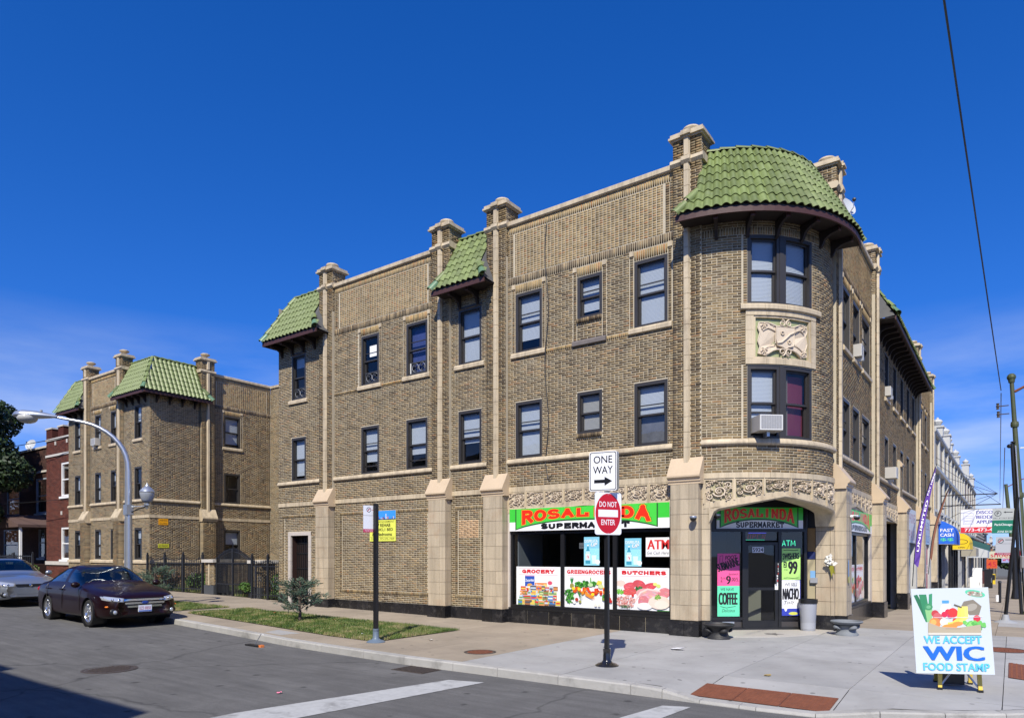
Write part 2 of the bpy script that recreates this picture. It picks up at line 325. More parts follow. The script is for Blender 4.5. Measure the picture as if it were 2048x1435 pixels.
# ------------------------------------------------------------------ brickwork
CH,BL,JT=.0545,.207,.0145  # course height, brick pitch, joint
class Bricks:
    """collects brick boxes of one wall material: arrays of u0,u1,z0,z1,dback,dfront,rnd per facade space"""
    def __init__(s):s.rows=[]
    def rect(s,mp,u0,u1,z0,z1,holes=(),bond='run',d=-.003,dback=-.02,ch=CH,bl=BL,jt=JT,mi=0,phase=0,jitter=.0025):
        if bond in('soldier',):
            n=max(1,round((u1-u0)/ch));p=(u1-u0)/n
            for i in range(n):
                a=u0+i*p+jt*.6;b=u0+(i+1)*p-jt*.6;c=(a+b)/2
                if any(h[0]<c<h[1]and h[2]<(z0+z1)/2<h[3]for h in holes):continue
                s.rows.append((mp,a,b,z0+jt/2,z1-jt/2,dback,d+random.uniform(-jitter,jitter),random.random(),mi,0))
            return
        n=max(1,round((z1-z0)/ch));p=(z1-z0)/n
        for k in range(n):
            za=z0+k*p+jt/2;zb=z0+(k+1)*p-jt/2;zc=(za+zb)/2
            spans=[(u0,u1)]
            for h in holes:
                if h[2]<zc<h[3]:
                    ns=[]
                    for a,b in spans:
                        if h[1]<=a or h[0]>=b:ns.append((a,b));continue
                        if h[0]>a:ns.append((a,h[0]))
                        if h[1]<b:ns.append((h[1],b))
                    spans=ns
            step=bl if bond=='run' else bl/2
            off=(.5*step if(bond=='run' and k%2)else 0)+phase
            for a,b in spans:
                i=math.floor((a-off)/step)
                while off+i*step<b-1e-6:
                    c0=max(a,off+i*step);c1=min(b,off+(i+1)*step);i+=1
                    if c1-c0<.03:continue
                    full=(c1-c0)>step-.001 and bond=='run'
                    c0+=jt/2;c1-=jt/2
                    if bond=='run' and full and random.random()<.12:  # now and then a pair of headers
                        m=(c0+c1)/2
                        s.rows.append((mp,c0,m-jt/2,za,zb,dback,d+random.uniform(-jitter,jitter),random.random(),mi,0))
                        s.rows.append((mp,m+jt/2,c1,za,zb,dback,d+random.uniform(-jitter,jitter),random.random(),mi,0))
                    else:
                        s.rows.append((mp,c0,c1,za,zb,dback,d+random.uniform(-jitter,jitter),random.random(),mi,1 if full else 0))
    def build(s,name,mats,parent,singles=0):
        rows=s.rows
        if singles:
            cand=[]
            for i,r in enumerate(rows):
                if not r[9]or r[8]!=0:continue
                uc=(r[1]+r[2])/2;p=Vector(r[0](uc,r[6],(r[3]+r[4])/2));q=Vector(r[0](uc,r[6]+1,(r[3]+r[4])/2));nrm=(q-p)
                v=Vector(CAM)-p;cand.append((nrm.dot(v)/v.length/(v.length_squared),i))
            cand.sort(reverse=True);pick={i for _,i in cand[:singles]}
            variants=[]
            for k in range(14):
                b=MB();w=BL-JT;hh=CH-JT;e=.003
                f0=[(-w/2,-hh/2),(w/2,-hh/2),(w/2,hh/2),(-w/2,hh/2)]
                vs=[(x,-.02,z)for x,z in f0]+[(x,.0-e,z)for x,z in f0]+[(x-math.copysign(e,x),0,z-math.copysign(e,z))for x,z in f0]
                fs=[(8,9,10,11)]+[(j,(j+1)%4,4+(j+1)%4,4+j)for j in range(4)]+[(4+j,4+(j+1)%4,8+(j+1)%4,8+j)for j in range(4)]
                b.add(vs,fs);me=b.mesh('brick',mats[0]);at=me.attributes.new('rnd','FLOAT','FACE');at.data.foreach_set('value',[(k+.5)/14]*len(me.polygons));variants.append(me)
            inv=world_of(parent).inverted()
            for i in pick:
                r=rows[i];uc=(r[1]+r[2])/2;zc=(r[3]+r[4])/2
                p=Vector(r[0](uc,r[6],zc));t=(Vector(r[0](uc+.05,r[6],zc))-Vector(r[0](uc-.05,r[6],zc))).normalized();n=Vector((t.y,-t.x,0))
                mt=Matrix(((t.x,n.x,0,p.x),(t.y,n.y,0,p.y),(0,0,(r[4]-r[3])/(CH-JT),p.z),(0,0,0,1)))
                o=bpy.data.objects.new('brick',variants[int(r[7]*13.99)]);COL.objects.link(o);o.parent=parent;o.matrix_parent_inverse=inv;o.matrix_basis=mt
            rows=[r for i,r in enumerate(rows)if i not in pick]
        if not rows:return None
        V=[];MI=[];RN=[]
        bymap={}
        for r in rows:bymap.setdefault(r[0],[]).append(r)
        for mp_,rs in bymap.items():
            a=np.array([[r[1],r[2],r[3],r[4],r[5],r[6]]for r in rs]);e=.0025
            u0,u1,z0,z1,db,df=a.T
            P=[]
            for(uu,zz,dd)in((u0,z0,db),(u1,z0,db),(u1,z1,db),(u0,z1,db),(u0,z0,df),(u1,z0,df),(u1,z1,df),(u0,z1,df)):
                P.append(mpv(mp_,uu,dd,zz))
            V.append(np.stack(P,1).reshape(-1,3));MI+=[r[8]for r in rs];RN+=[r[7]for r in rs]
        V=np.concatenate(V);nb=len(V)//8
        base=(np.arange(nb)*8)[:,None,None]
        Fq=np.array([(4,5,6,7),(0,1,5,4),(1,2,6,5),(2,3,7,6),(3,0,4,7)])[None]
        F=(base+Fq).reshape(-1,4)
        me=bpy.data.meshes.new(name)
        me.vertices.add(len(V));me.vertices.foreach_set('co',V.astype(np.float32).ravel())
        me.loops.add(F.size);me.loops.foreach_set('vertex_index',F.astype(np.int32).ravel())
        me.polygons.add(len(F));me.polygons.foreach_set('loop_start',np.arange(0,F.size,4,dtype=np.int32))
        me.polygons.foreach_set('material_index',np.repeat(np.array(MI,np.int32),5))
        for m in mats:me.materials.append(m)
        at=me.attributes.new('rnd','FLOAT','FACE');at.data.foreach_set('value',np.repeat(np.array(RN,np.float32),5))
        me.update(calc_edges=True);me.validate()
        o=put(me,name,parent);o['kind']='stuff';return o

def backing(b,mp,u0,u1,z0,z1,holes=(),d=-.008,depth=.14,step=None,mi=0):
    """mortar face of a wall with real openings and their reveals"""
    us={u0,u1};zs={z0,z1}
    for h in holes:us|={min(max(h[0],u0),u1),min(max(h[1],u0),u1)};zs|={min(max(h[2],z0),z1),min(max(h[3],z0),z1)}
    us=sorted(us)
    if step:
        n2=[]
        for a,c in zip(us,us[1:]):
            k=max(1,math.ceil((c-a)/step));n2+=[a+(c-a)*i/k for i in range(k)]
        us=n2+[us[-1]]
    zs=sorted(zs)
    for a,c in zip(us,us[1:]):
        for e,g in zip(zs,zs[1:]):
            mu,mz=(a+c)/2,(e+g)/2
            if any(h[0]<mu<h[1]and h[2]<mz<h[3]for h in holes):continue
            b.add([mp(a,d,e),mp(c,d,e),mp(c,d,g),mp(a,d,g)],[(0,1,2,3)],mi)
    for h in holes:
        a,c,e,g=h;a=max(a,u0);c=min(c,u1);e=max(e,z0);g=min(g,z1)
        k=max(1,math.ceil((c-a)/step))if step else 1
        b.add([mp(a,d,e),mp(a,-depth,e),mp(a,-depth,g),mp(a,d,g)],[(0,1,2,3)],mi)
        b.add([mp(c,d,e),mp(c,-depth,e),mp(c,-depth,g),mp(c,d,g)],[(3,2,1,0)],mi)
        for i in range(k):
            p,q=a+(c-a)*i/k,a+(c-a)*(i+1)/k
            for zz in(e,g):b.add([mp(p,d,zz),mp(q,d,zz),mp(q,-depth,zz),mp(p,-depth,zz)],[(0,1,2,3)],mi)

def blocks(mp,u0,u1,pts,step,name,m,parent,seg=1,jt=.006,jd=.012,joint=True):
    """a course of separate stones with profile pts (d, z); the joints show a recessed mortar core"""
    n=max(1,round((u1-u0)/step));p=(u1-u0)/n
    for i in range(n):
        a=u0+i*p+(jt/2 if i else 0);b_=u0+(i+1)*p-(jt/2 if i<n-1 else 0)
        MB().prof(mp,a,b_,pts,seg).build(name,m,parent)
    if joint and n>1:
        cz=sum(q[1]for q in pts)/len(pts);q2=[((d-jd)if d>0 else d,cz+(z-cz)*.9)for d,z in pts]
        MB().prof(mp,u0+.01,u1-.01,q2,seg*n).build('joint_core',M_MORTAR,parent)

def ring(b,mp,u0,u1,z0,z1,w,d0,d1,seg=1,mi=0,wb=None):
    wb=wb or w
    b.cbox(mp,u0,u1,d0,d1,z1-w,z1,seg,mi);b.cbox(mp,u0,u1,d0,d1,z0,z0+wb,seg,mi)
    b.cbox(mp,u0,u0+w,d0,d1,z0+wb,z1-w,1,mi);b.cbox(mp,u1-w,u1,d0,d1,z0+wb,z1-w,1,mi)

def window(mp,u0,u1,z0,z1,parent,blind=.5,blindmat=None,low=0,curved=False,extra=True,shade_low=None):
    """double-hung window: casing, two sashes, two panes, blind and the dark room behind"""
    sg=4 if curved else 1
    b=MB();ring(b,mp,u0,u1,z0,z1,.075,-.13,-.012,sg,wb=.05)
    ring(b,mp,u0+.02,u1-.02,z0+.02,z1-.02,.03,-.16,-.10,sg)
    w=b.build('window',M_FRAME,parent)
    a,c,e,g=u0+.075,u1-.075,z0+.05,z1-.075;mid=(e+g)/2
    s=MB();ring(s,mp,a,c,mid-.02,g,.04,-.105,-.07,sg);s.build('sash',M_FRAME,w)
    s=MB();ring(s,mp,a,c,e,mid+.02,.045,-.145,-.108,sg)
    if low:s.cbox(mp,a,c,-.145,-.108,e+low,e+low+.03,sg)
    s.build('sash',M_FRAME,w)
    if extra and random.random()<.4:
        q=MB();q.cbox(mp,a+.03,c-.03,-.104,-.075,mid+.16*(g-e),mid+.16*(g-e)+.022,sg);q.build('sash_rail',M_FRAME,w)
    for(zz0,zz1,dd)in((mid+.01,g-.03,-.088),(e+.03,mid,-.127)):
        p=MB()
        for i in range(sg):
            ua,ub=a+.03+(c-a-.06)*i/sg,a+.03+(c-a-.06)*(i+1)/sg
            p.add([mp(ua,dd,zz0),mp(ub,dd,zz0),mp(ub,dd,zz1),mp(ua,dd,zz1)],[(0,1,2,3)])
        p.build('pane',M_GLASS,w)
    if blind>0:
        bb=MB();zt=g-.01;zb=g-blind*(g-e);n=max(3,int((zt-zb)/.028))
        for i in range(n):
            za=zb+(zt-zb)*i/n;zc=zb+(zt-zb)*(i+1)/n
            for j in range(sg):
                ua,ub=a+.015+(c-a-.03)*j/sg,a+.015+(c-a-.03)*(j+1)/sg
                bb.add([mp(ua,-.150,za),mp(ub,-.150,za),mp(ub,-.154,zc),mp(ua,-.154,zc)],[(0,1,2,3)])
        bb.build('blind',blindmat or M_BLIND,w)
    if shade_low:
        bb=MB();bb.cbox(mp,a,c,-.21,-.20,e,e+shade_low[0]*(g-e),sg);bb.build('curtain',shade_low[1],w)
    r=MB();ring(r,mp,u0-.3,u1+.3,z0-.2,z1+.1,.01,-1.5,-.16,sg)
    r.add([mp(u0-.3,-1.5,z0-.2),mp(u1+.3,-1.5,z0-.2),mp(u1+.3,-1.5,z1+.1),mp(u0-.3,-1.5,z1+.1)],[(0,1,2,3)])
    r.build('room',M_ROOMW,w)
    return w
# =================================================================== roof tiles
TP,RL=.19,.275  # tile pitch across, row length
def tile_mesh():
    b=MB();n=8;xs=[-.5+i/n for i in range(n+1)]
    def z(x):return .052*max(0,math.cos(math.pi*(x+.08)/.78))**.8 if abs(x+.08)<.39 else 0.0
    vs=[]
    for yy,zz in((0,.026),(RL+.03,.0)):
        for x in xs:vs.append((x*TP,yy,z(x)+zz))
    for x in xs:vs.append((x*TP,.004,z(x)+.026-.017))
    m=n+1;fs=[(i,i+1,m+i+1,m+i)for i in range(n)]+[(2*m+i,2*m+i+1,i+1,i)for i in range(n)]
    b.add(vs,fs);me=b.mesh('roof_tile',M_TILE,smooth=50);return me
TILE=tile_mesh()
def barrel_mesh(name,r0,r1,ln,m):
    b=MB();n=8;vs=[]
    for yy,r,zo in((0,r0,.018),(ln,r1,0)):
        for i in range(n+1):
            a=math.pi*i/n;vs.append((r*math.cos(a),yy,r*math.sin(a)*.9+zo))
    for i in range(n+1):
        a=math.pi*i/n;vs.append(((r0-.016)*math.cos(a),0,(r0-.016)*math.sin(a)*.9+.018))
    k=n+1;fs=[(i,i+1,k+i+1,k+i)for i in range(n)]+[(i,i+1,2*k+i+1,2*k+i)for i in range(n)]
    b.add(vs,fs);return b.mesh(name,m,smooth=60)
HIP=barrel_mesh('hip_tile',.115,.085,.34,M_TILEB);HIPG=barrel_mesh('hip_tile',.10,.08,.34,M_TILE);RIDGE=barrel_mesh('ridge_tile',.085,.07,.36,M_TILE)
def col_matrix(p,x,y,z,sx=1):
    return Matrix(((x.x*sx,y.x,z.x,p.x),(x.y*sx,y.y,z.y,p.y),(x.z*sx,y.z,z.z,p.z),(0,0,0,1)))
def frame_at(mp,u,d,z,slope):
    """axes of a roof slope: x along the wall, y up the slope, z outward"""
    p=Vector(mp(u,d,z));t=(Vector(mp(u+.02,d,z))-Vector(mp(u-.02,d,z))).normalized()
    n=(Vector(mp(u,d+1,z))-p).normalized();up=Vector((0,0,1))
    y=(-n*slope[0]+up*slope[1]).normalized();zz=t.cross(y)
    if zz.dot(n)<0:t=-t;zz=-zz
    return p,t,y,zz
class TileBudget:n=300
def put_tiles(places,parent):
    """places: list of (matrix, flag) -> separate tiles within the budget, the rest joined"""
    inv=world_of(parent).inverted();rest=[]
    for m in places:
        if TileBudget.n>0:
            TileBudget.n-=1
            o=bpy.data.objects.new('roof_tile',TILE);COL.objects.link(o);o.parent=parent;o.matrix_parent_inverse=inv;o.matrix_basis=m
        else:rest.append(m)
    if rest:
        co=np.array([list(v.co)+[1]for v in TILE.vertices]);fs=[tuple(p.vertices)for p in TILE.polygons];V=[];F=[]
        for m in rest:
            b=len(V);V+=(co@np.array(m).T)[:,:3].tolist();F+=[tuple(b+i for i in f)for f in fs]
        me=bpy.data.meshes.new('roof_tiles');me.from_pydata(V,[],F);me.materials.append(M_TILE);me.shade_smooth();me.set_sharp_from_angle(angle=R(50))
        o=put(me,'roof_tiles',parent);o['kind']='stuff'
def mansard(mp,u0,u1,parent,ov=.60,zt=10.42,ze=8.80,dt=-.35,rows=7,lh=.18,rh=.18,curved=False,seg=1,brackets=True,hipl=True,hipr=True,full_hip=(0,0),ridge=True,tip=.33):
    """tiled slope between u0 and u1 (upper width); lower rows reach lh / rh further to the sides in front of the piers"""
    H=zt-ze;Dd=ov-dt;ln=math.hypot(H,Dd);slope=(Dd/ln,H/ln)
    def at_t(t):return ov-Dd*t,ze+H*t
    def lim(t):
        k=max(0,1-t/tip)
        return(u0-lh+full_hip[0]*t if full_hip[0]else u0-lh*k),(u1+rh-full_hip[1]*t if full_hip[1]else u1+rh*k)
    places=[]
    ku=(lambda d:(CR+d)/CR)if curved else(lambda d:1)
    n_cols=round((u1-u0+lh+rh)*ku(ov)/TP)if curved else round((u1-u0+lh+rh)/TP)
    pitch=(u1-u0+lh+rh)/n_cols
    for r in range(rows):
        t0=r/rows;d,z=at_t(t0);a,b=lim(t0+.35/rows)
        for c in range(n_cols):
            u=u0-lh+(c+.5)*pitch
            if u<a+.02 or u>b-.02:continue
            p,x,y,zz=frame_at(mp,u,d,z,slope)
            sx=pitch*(ku(d)if curved else 1)/TP*1.01
            p=p+zz*random.uniform(-.002,.003)+y*random.uniform(-.006,.006)
            q=Matrix.Rotation(random.uniform(-.012,.012),3,zz);x2=q@x;y2=q@y
            places.append(col_matrix(p,x2,y2,zz,sx))
    put_tiles(places,parent)
    # deck below the tiles, fascia, soffit
    b=MB();k=max(1,seg)
    for i in range(k):
        for j in range(4):
            t0,t1=j/4,(j+1)/4;q=[]
            for t,w in((t0,0),(t0,1),(t1,1),(t1,0)):
                a,c=lim(t);d,z=at_t(t);u=a+(c-a)*(i+w)/k;q.append(mp(u,d-.025,z-.012))
            b.add(q,[(0,1,2,3)])
    for s_ in(0,1):  # cheek at each end
        if full_hip[s_]:continue
        q=[];
        for t in(0,.25,.5,.75,1):a,c=lim(t);d,z=at_t(t);q.append(mp((a,c)[s_],d-.025,z-.012))
        q+=[mp((u0,u1)[s_],dt,zt-.01),mp((u0,u1)[s_],-.02,ze-.05),mp((u0-lh,u1+rh)[s_],.02,ze-.05)]
        b.add(q,[tuple(range(len(q)))])
    b.build('roof_deck',M_ROOFING,parent)
    MB().cbox(mp,u0-lh,u1+rh,ov-.045,ov-.01,ze-.135,ze-.02,k).build('fascia',M_MAROON,parent)
    MB().cbox(mp,u0-lh+.02,u1+rh-.02,-.02,ov-.05,ze-.07,ze-.045,k).build('soffit',M_SOFFIT,parent)
    if brackets:
        n=max(2,round((u1-u0)/.62))
        for i in range(n):
            u=u0+(i+.5)*(u1-u0)/n
            MB().prof(mp,u-.032,u+.032,[(ov-.13,ze-.08),(ov-.13,ze-.17),(ov-.2,ze-.185),(.24,ze-.20),(.11,ze-.27),(.05,ze-.40),(-.02,ze-.44),(-.02,ze-.08)]).build('bracket',M_SOFFIT,parent)
            MB().cbox(mp,u-.04,u+.04,ov-.14,ov-.115,ze-.18,ze-.09).build('bracket_end',M_MAROON,parent)
    # hips
    def hips(us,sgn,reach):
        nn=max(2,round((reach if reach else tip)*ln/.3));P=[]
        for i in range(nn+1):
            t=(reach if reach else tip)*i/nn;a,c=lim(t);d,z=at_t(t);P.append(Vector(mp((a,c)[sgn],d,z)))
        for i in range(nn):
            y=(P[i+1]-P[i]).normalized();_,x,_,zz=frame_at(mp,us,ov,ze,slope);x=y.cross(zz).normalized();zz=x.cross(y)
            m=col_matrix(P[i]+zz*.02,x,y,zz)
            put(HIP if i==0 and not curved else HIPG,'hip_tile',parent,m)
    if hipl:hips(u0,0,1.0 if full_hip[0]else 0)
    if hipr:hips(u1,1,1.0 if full_hip[1]else 0)
    if ridge:
        a,c=lim(1);n=max(1,round((c-a)*ku(dt)/.34))
        for i in range(n):
            u=a+(c-a)*(i+.02)/n;p=Vector(mp(u,dt,zt));q=Vector(mp(a+(c-a)*(i+1)/n,dt,zt));y=(q-p).normalized()
            x=y.cross(Vector((0,0,1))).normalized();put(RIDGE,'ridge_tile',parent,col_matrix(p+Vector((0,0,.0)),x,y,Vector((0,0,1))))

# =================================================================== shared parts of the two brick blocks
def finial_pier(mp,c,parent,bk,hw=.32,ground='terra',z_base=.336,dg=.24,gm=None,stack_back=.45,up=True,low_only=False,zg=-.35,top=10.68):
    """buttress: terracotta or brick foot, sloped weathering stone, brick shaft with cream strip, stack, cap and finial"""
    core=MB();core.cbox(mp,c-hw+.004,c+hw-.004,-.02,.085,3.7,top if up else 5.1)
    hg=hw-.01
    if ground=='terra':
        cols=[(-hg,-.105),(-.10,.10),(.105,hg)];zs=[z_base+(3.24-z_base)*i/9 for i in range(10)]
        core.cbox(mp,c-hg+.006,c+hg-.006,-.02,dg-.008,z_base,3.24)
        for k in range(9):
            za,zb=zs[k]+.004,zs[k+1]-.004
            for j,(p,q)in enumerate(cols):
                dd=dg if j!=1 else dg+.004
                MB().cbox(mp,c+p,c+q,(-.01 if j!=1 else dg-.02),dd,za,zb).build('terracotta_block',gm or M_BLOCK,parent)
    else:
        core.cbox(mp,c-hg+.004,c+hg-.004,-.02,dg-.01,z_base,3.24)
        bk.rect(mp,c-hg,c+hg,z_base,3.24,d=dg,dback=0)
    # black base under the foot
    for p,q in((-hg-.02,-.004),(.004,hg+.02)):
        MB().cbox(mp,c+p,c+q,-.01,dg+.03,zg,z_base-.006).build('base_slab',M_GRANITE,parent)
    core.build('mortar_core',M_MORTAR,parent)
    # sloped weathering
    b=MB();pts=[(-.01,3.82),(.085,3.82),(dg+.085,3.42),(dg+.085,3.385),(dg+.03,3.345),(dg+.03,3.30),(dg+.005,3.285),(dg+.005,3.24),(-.01,3.24)]
    b.prof(mp,c-hw-.045,c+hw+.045,pts);b.build('weathering_stone',M_WEATHER,parent)
    if not up:
        bk.rect(mp,c-hw*.7,c+hw*.7,3.82,4.9,d=.09,dback=0)
        MB().prof(mp,c-.26,c+.26,[(-.01,4.9),(.14,4.9),(.17,4.97),(.05,5.15),(-.01,5.15)]).build('cap_stone',M_WEATHER,parent);return
    bk.rect(mp,c-hw,c-.075,3.82,10.13,d=.095,dback=0);bk.rect(mp,c+.075,c+hw,3.82,10.13,d=.095,dback=0)
    # cream strip in pieces
    z=3.70;n=0
    while z<10.10:
        z1=min(z+.33,10.12)
        MB().prof_v(mp,c,z+.004,z1-.004).build('strip_stone',M_TERRA,parent);z=z1
    # band, stack, cap
    hb=hw+.05
    MB().prof(mp,c-hb,c+hb,[(-stack_back-.04,10.13),(.10,10.13),(.15,10.19),(.13,10.27),(.09,10.29),(-stack_back-.04,10.29)]).build('band_stone',M_TERRA,parent)
    MB().prof(mp,c-.1,c+.1,[(.08,10.12),(.16,10.12),(.205,10.18),(.19,10.27),(.13,10.30),(.08,10.30)]).build('band_stone',M_TERRA,parent)
    s=MB();s.cbox(mp,c-hw+.01,c+hw-.01,-stack_back,.085,10.0,top);s.build('stack_core',M_MORTAR,parent)
    bk.rect(mp,c-hw,c-.075,10.29,top,d=.095,dback=.05);bk.rect(mp,c+.075,c+hw,10.29,top,d=.095,dback=.05)
    for sg in(-1,1):  # stack cheeks
        mps=(lambda sg:(lambda u,d,z:mp(c+sg*(hw-.005+d),-u,z)))(sg)
        key=(mp,round(c,2),sg)
        bk.rect(mps,-.095,stack_back,9.4 if stack_back>.2 else 10.29,top,d=.004,dback=-.02)
    MB().prof_v(mp,c,10.30,top).build('strip_stone',M_TERRA,parent)
    b=MB();hc=hw+.075
    def lay(o,z0,z1):b.cbox(mp,c-hw-o,c+hw+o,-stack_back-o,.095+o,z0,z1);b.cbox(mp,c-.09-o*.3,c+.09+o*.3,0,.15+o,z0-.001,z1-.002)
    lay(.03,top,top+.035);lay(.075,top+.035,top+.08);lay(.045,top+.08,top+.15)
    b.build('cap_stone',M_TERRA,parent)
    cx,cy,_=mp(c,-(stack_back-.09)/2,0)
    MB().lathe([(.10,0),(.10,.05),(.12,.075),(.185,.10),(.205,.14),(.185,.18),(.11,.205),(.0,.21)],(cx,cy,top+.15),18).build('finial',M_TERRA,parent,smooth=40)
def prof_v(s,mp,c,z0,z1,w=.062,d=.155):
    pts=[(c-w-.012,.08),(c-w-.012,.10),(c-w+.015,d),(c+w-.015,d),(c+w+.012,.10),(c+w+.012,.08)]
    n=len(pts);vs=[mp(u,dd,z0)for u,dd in pts]+[mp(u,dd,z1)for u,dd in pts]
    return s.add(vs,[tuple(range(n)),tuple(reversed(range(n,2*n)))]+[(j,(j+1)%n,n+(j+1)%n,n+j)for j in range(n)])
MB.prof_v=prof_v

BELT=[(-.01,4.03),(.03,4.03),(.065,4.065),(.065,4.10),(.045,4.15),(.02,4.172),(-.01,4.172)]
COURSE=[(-.01,3.33),(.02,3.33),(.02,3.46),(-.01,3.46)]
def sill_pts(z):return[(-.10,z-.13),(.035,z-.13),(.055,z-.12),(.055,z-.04),(.03,z),(-.10,z+.01)]
def parapet_bay(mp,u0,u1,wins,bk,parent,pm=1,sm=2):
    """third floor and parapet brick patterns of a flat bay; wins = [(u0,u1,z0)] returns zones taken"""
    zones=[]
    bk.rect(mp,u0,u1,8.62,8.82,bond='soldier',d=.003,mi=sm)
    bk.rect(mp,u0,u0+.21,8.83,9.93,bond='header',d=0);bk.rect(mp,u1-.21,u1,8.83,9.93,bond='header',d=0)
    bk.rect(mp,u0+.24,u1-.24,8.83,9.92,bond='header',d=-.004,mi=pm,jitter=.002)
    bk.rect(mp,u0,u1,9.93,10.12,bond='soldier',d=.0,mi=pm)
    zones.append((u0-1,u1+1,8.62,10.2))
    for(a,b,z0)in wins:
        bk.rect(mp,a,b,8.385,8.60,bond='soldier',d=.004,mi=pm)
        for p,q in((a-.115,a),(b,b+.115)):
            bk.rect(mp,p+.01,q,6.86,8.50,bond='header',d=0,bl=.23)
            MB().cbox(mp,p+.008,q-.004,-.01,.02,8.505,8.62).build('corner_stone',M_TERRA,parent)
        zones.append((a-.115,b+.115,min(z0,6.86),8.62))
    return zones

# =================================================================== the corner building
B=empty('apartment_building',(0.0,0.0,0.0))
tag(B,'three-storey brown brick corner building with green tiled rounded corner roof and supermarket below','building')
bk=Bricks();core=MB()
PIERS=dict(A=-14.24,B=-9.36,C=-7.42,D=-2.26)
WIN=dict(Z=(-16.12,-15.36),A=(-12.69,-11.90),B=(-10.77,-9.93),C=(-8.79,-7.98),D=(-6.87,-6.06),E=(-5.05,-4.37),F=(-3.55,-2.74))
def holes_for(names):
    H=[]
    for n in names:
        a,b=WIN[n]
        if n=='E':H+=[(a,b,4.62,5.61),(a,b,7.37,8.37)]
        else:H+=[(a,b,4.172,5.61),(a,b,6.86,8.37)]
    return H
bays=[(-16.82,-14.56,'Z',False),(-13.92,-9.68,'AB',True),(-9.04,-7.77,'C',False),(-7.13,-2.61,'DEF',True)]
for u0,u1,names,par in bays:
    H=holes_for(names)
    door=[(-16.27,-15.08,-.3,2.47)]if names=='Z' else[]
    shop=names=='DEF'
    backing(core,left,u0,u1,.30 if not shop else 3.40,10.13 if par else 8.8,H+door)
    zones=list(H)
    if par:
        zones+=parapet_bay(left,u0,u1,[(*WIN[n],6.86 if n!='E' else 7.37)for n in names],bk,B)
        ws=sorted([WIN[n]for n in names]);edges=[u0]+[q for w in ws for q in(w[0]-.12,w[1]+.12)]+[u1]
        for i in range(0,len(edges),2):
            if edges[i+1]-edges[i]>.15:bk.rect(left,edges[i],edges[i+1],6.72,6.82,bond='soldier',d=.012,mi=1 if i else 0);zones.append((edges[i],edges[i+1],6.72,6.82))
        zones.append((u0,u1,6.72,6.72))
    top=8.62 if par else 8.75
    for n in names:
        a,b=WIN[n];q=.115
        if n=='E':
            for zz in(4.62,7.37):bk.rect(left,a,b,zz-.11,zz,bond='soldier',d=.045,dback=-.05,mi=2);zones.append((a,b,zz-.11,zz))
            MB().prof(left,a-.115,b+.115,sill_pts(6.85)).build('sill',mat('sooty_terracotta',(.14,.12,.11),.8,var=.3,vscale=8),B);bk.rect(left,a,b,6.86,7.26);zones.append((a-.115,b+.115,6.72,6.86))
        else:
            blocks(left,a-q,b+q,sill_pts(6.86),.34,'sill_stone',M_TERRA,B);zones.append((a-q,b+q,6.73,6.87))
            if not par:MB().cbox(left,a-.02,b+.02,-.05,.01,8.37,8.42).build('lintel',M_FRAME,B)
    zones.append((u0,u1,4.03,4.172))
    bk.rect(left,u0,u1,4.172,8.78 if not par else 8.62,zones)
    bk.rect(left,u0,u1,3.46,4.03)
    blocks(left,u0+.002,u1-.002,BELT,.92,'belt_stone',M_TERRA,B)
    blocks(left,u0+.002,u1-.002,COURSE,.40,'course_stone',M_TERRA,B)
    if par:blocks(left,u0+.002,u1-.002,[(-.3,10.125),(.03,10.125),(.06,10.15),(.06,10.24),(.04,10.26),(-.3,10.28)],.92,'coping_stone',M_TERRA,B)
# ground floor brickwork: wall panels framed by rowlock bricks
def framed_panel(u0,u1,a,b,z0,z1,extra=()):
    fr=[(a,b,z0,z1)]
    bk.rect(left,u0,u1,.336,3.33,fr+list(extra))
    bk.rect(left,a,b,z1-.11,z1,extra,bond='soldier',d=.006,mi=0);bk.rect(left,a,b,z0,z0+.11,extra,bond='soldier',d=.006,mi=0)
    bk.rect(left,a,a+.1,z0+.11,z1-.11,extra,bond='header',d=.004);bk.rect(left,b-.1,b,z0+.11,z1-.11,extra,bond='header',d=.004)
    bk.rect(left,a+.115,b-.115,z0+.115,z1-.115,extra,d=-.004)
framed_panel(-13.92,-9.68,-13.66,-9.80,.55,3.05)
patch=(-8.78,-8.08,2.18,2.66)
framed_panel(-9.04,-7.77,-8.90,-7.90,.55,3.05,[patch])
bk.rect(left,*patch,d=.0,mi=3)
framed_panel(-16.82,-14.56,-16.60,-14.66,.70,3.05,[(-16.28,-15.07,-.3,2.475)])
WINOPT={('Z',3):dict(blind=.25,low=.28),('A',3):dict(blind=0,low=.3),('B',3):dict(blind=0,blindmat=M_CURTB,low=.3,shade_low=(1,M_CURTB)),('C',3):dict(blind=1),('D',3):dict(blind=.8),('E',3):dict(blind=.85),('F',3):dict(blind=1),
          ('Z',2):dict(blind=.9),('A',2):dict(blind=.75,low=.18),('B',2):dict(blind=.7,low=.2),('C',2):dict(blind=.6),('D',2):dict(blind=1),('E',2):dict(blind=1,blindmat=M_BLIND2),('F',2):dict(blind=.5,shade_low=(.95,M_SHADE))}
for n,(a,b)in WIN.items():
    for fl in(2,3):
        zb=(4.172 if fl==2 else 6.86)if n!='E' else(4.62 if fl==2 else 7.37);zt=5.61 if fl==2 else 8.37
        window(left,a,b,zb,zt,B,**WINOPT[(n,fl)])
for k in 'ABCD':finial_pier(left,PIERS[k],B,bk,stack_back=.45)
# return of the building's left end and a court wall behind
backing(core,lambda u,d,z:(-16.82-d,u,z),0.0,6.4,.3,10.1)
bk.rect(lambda u,d,z:(-16.82-d,u,z),.02,1.2,.336,8.75)
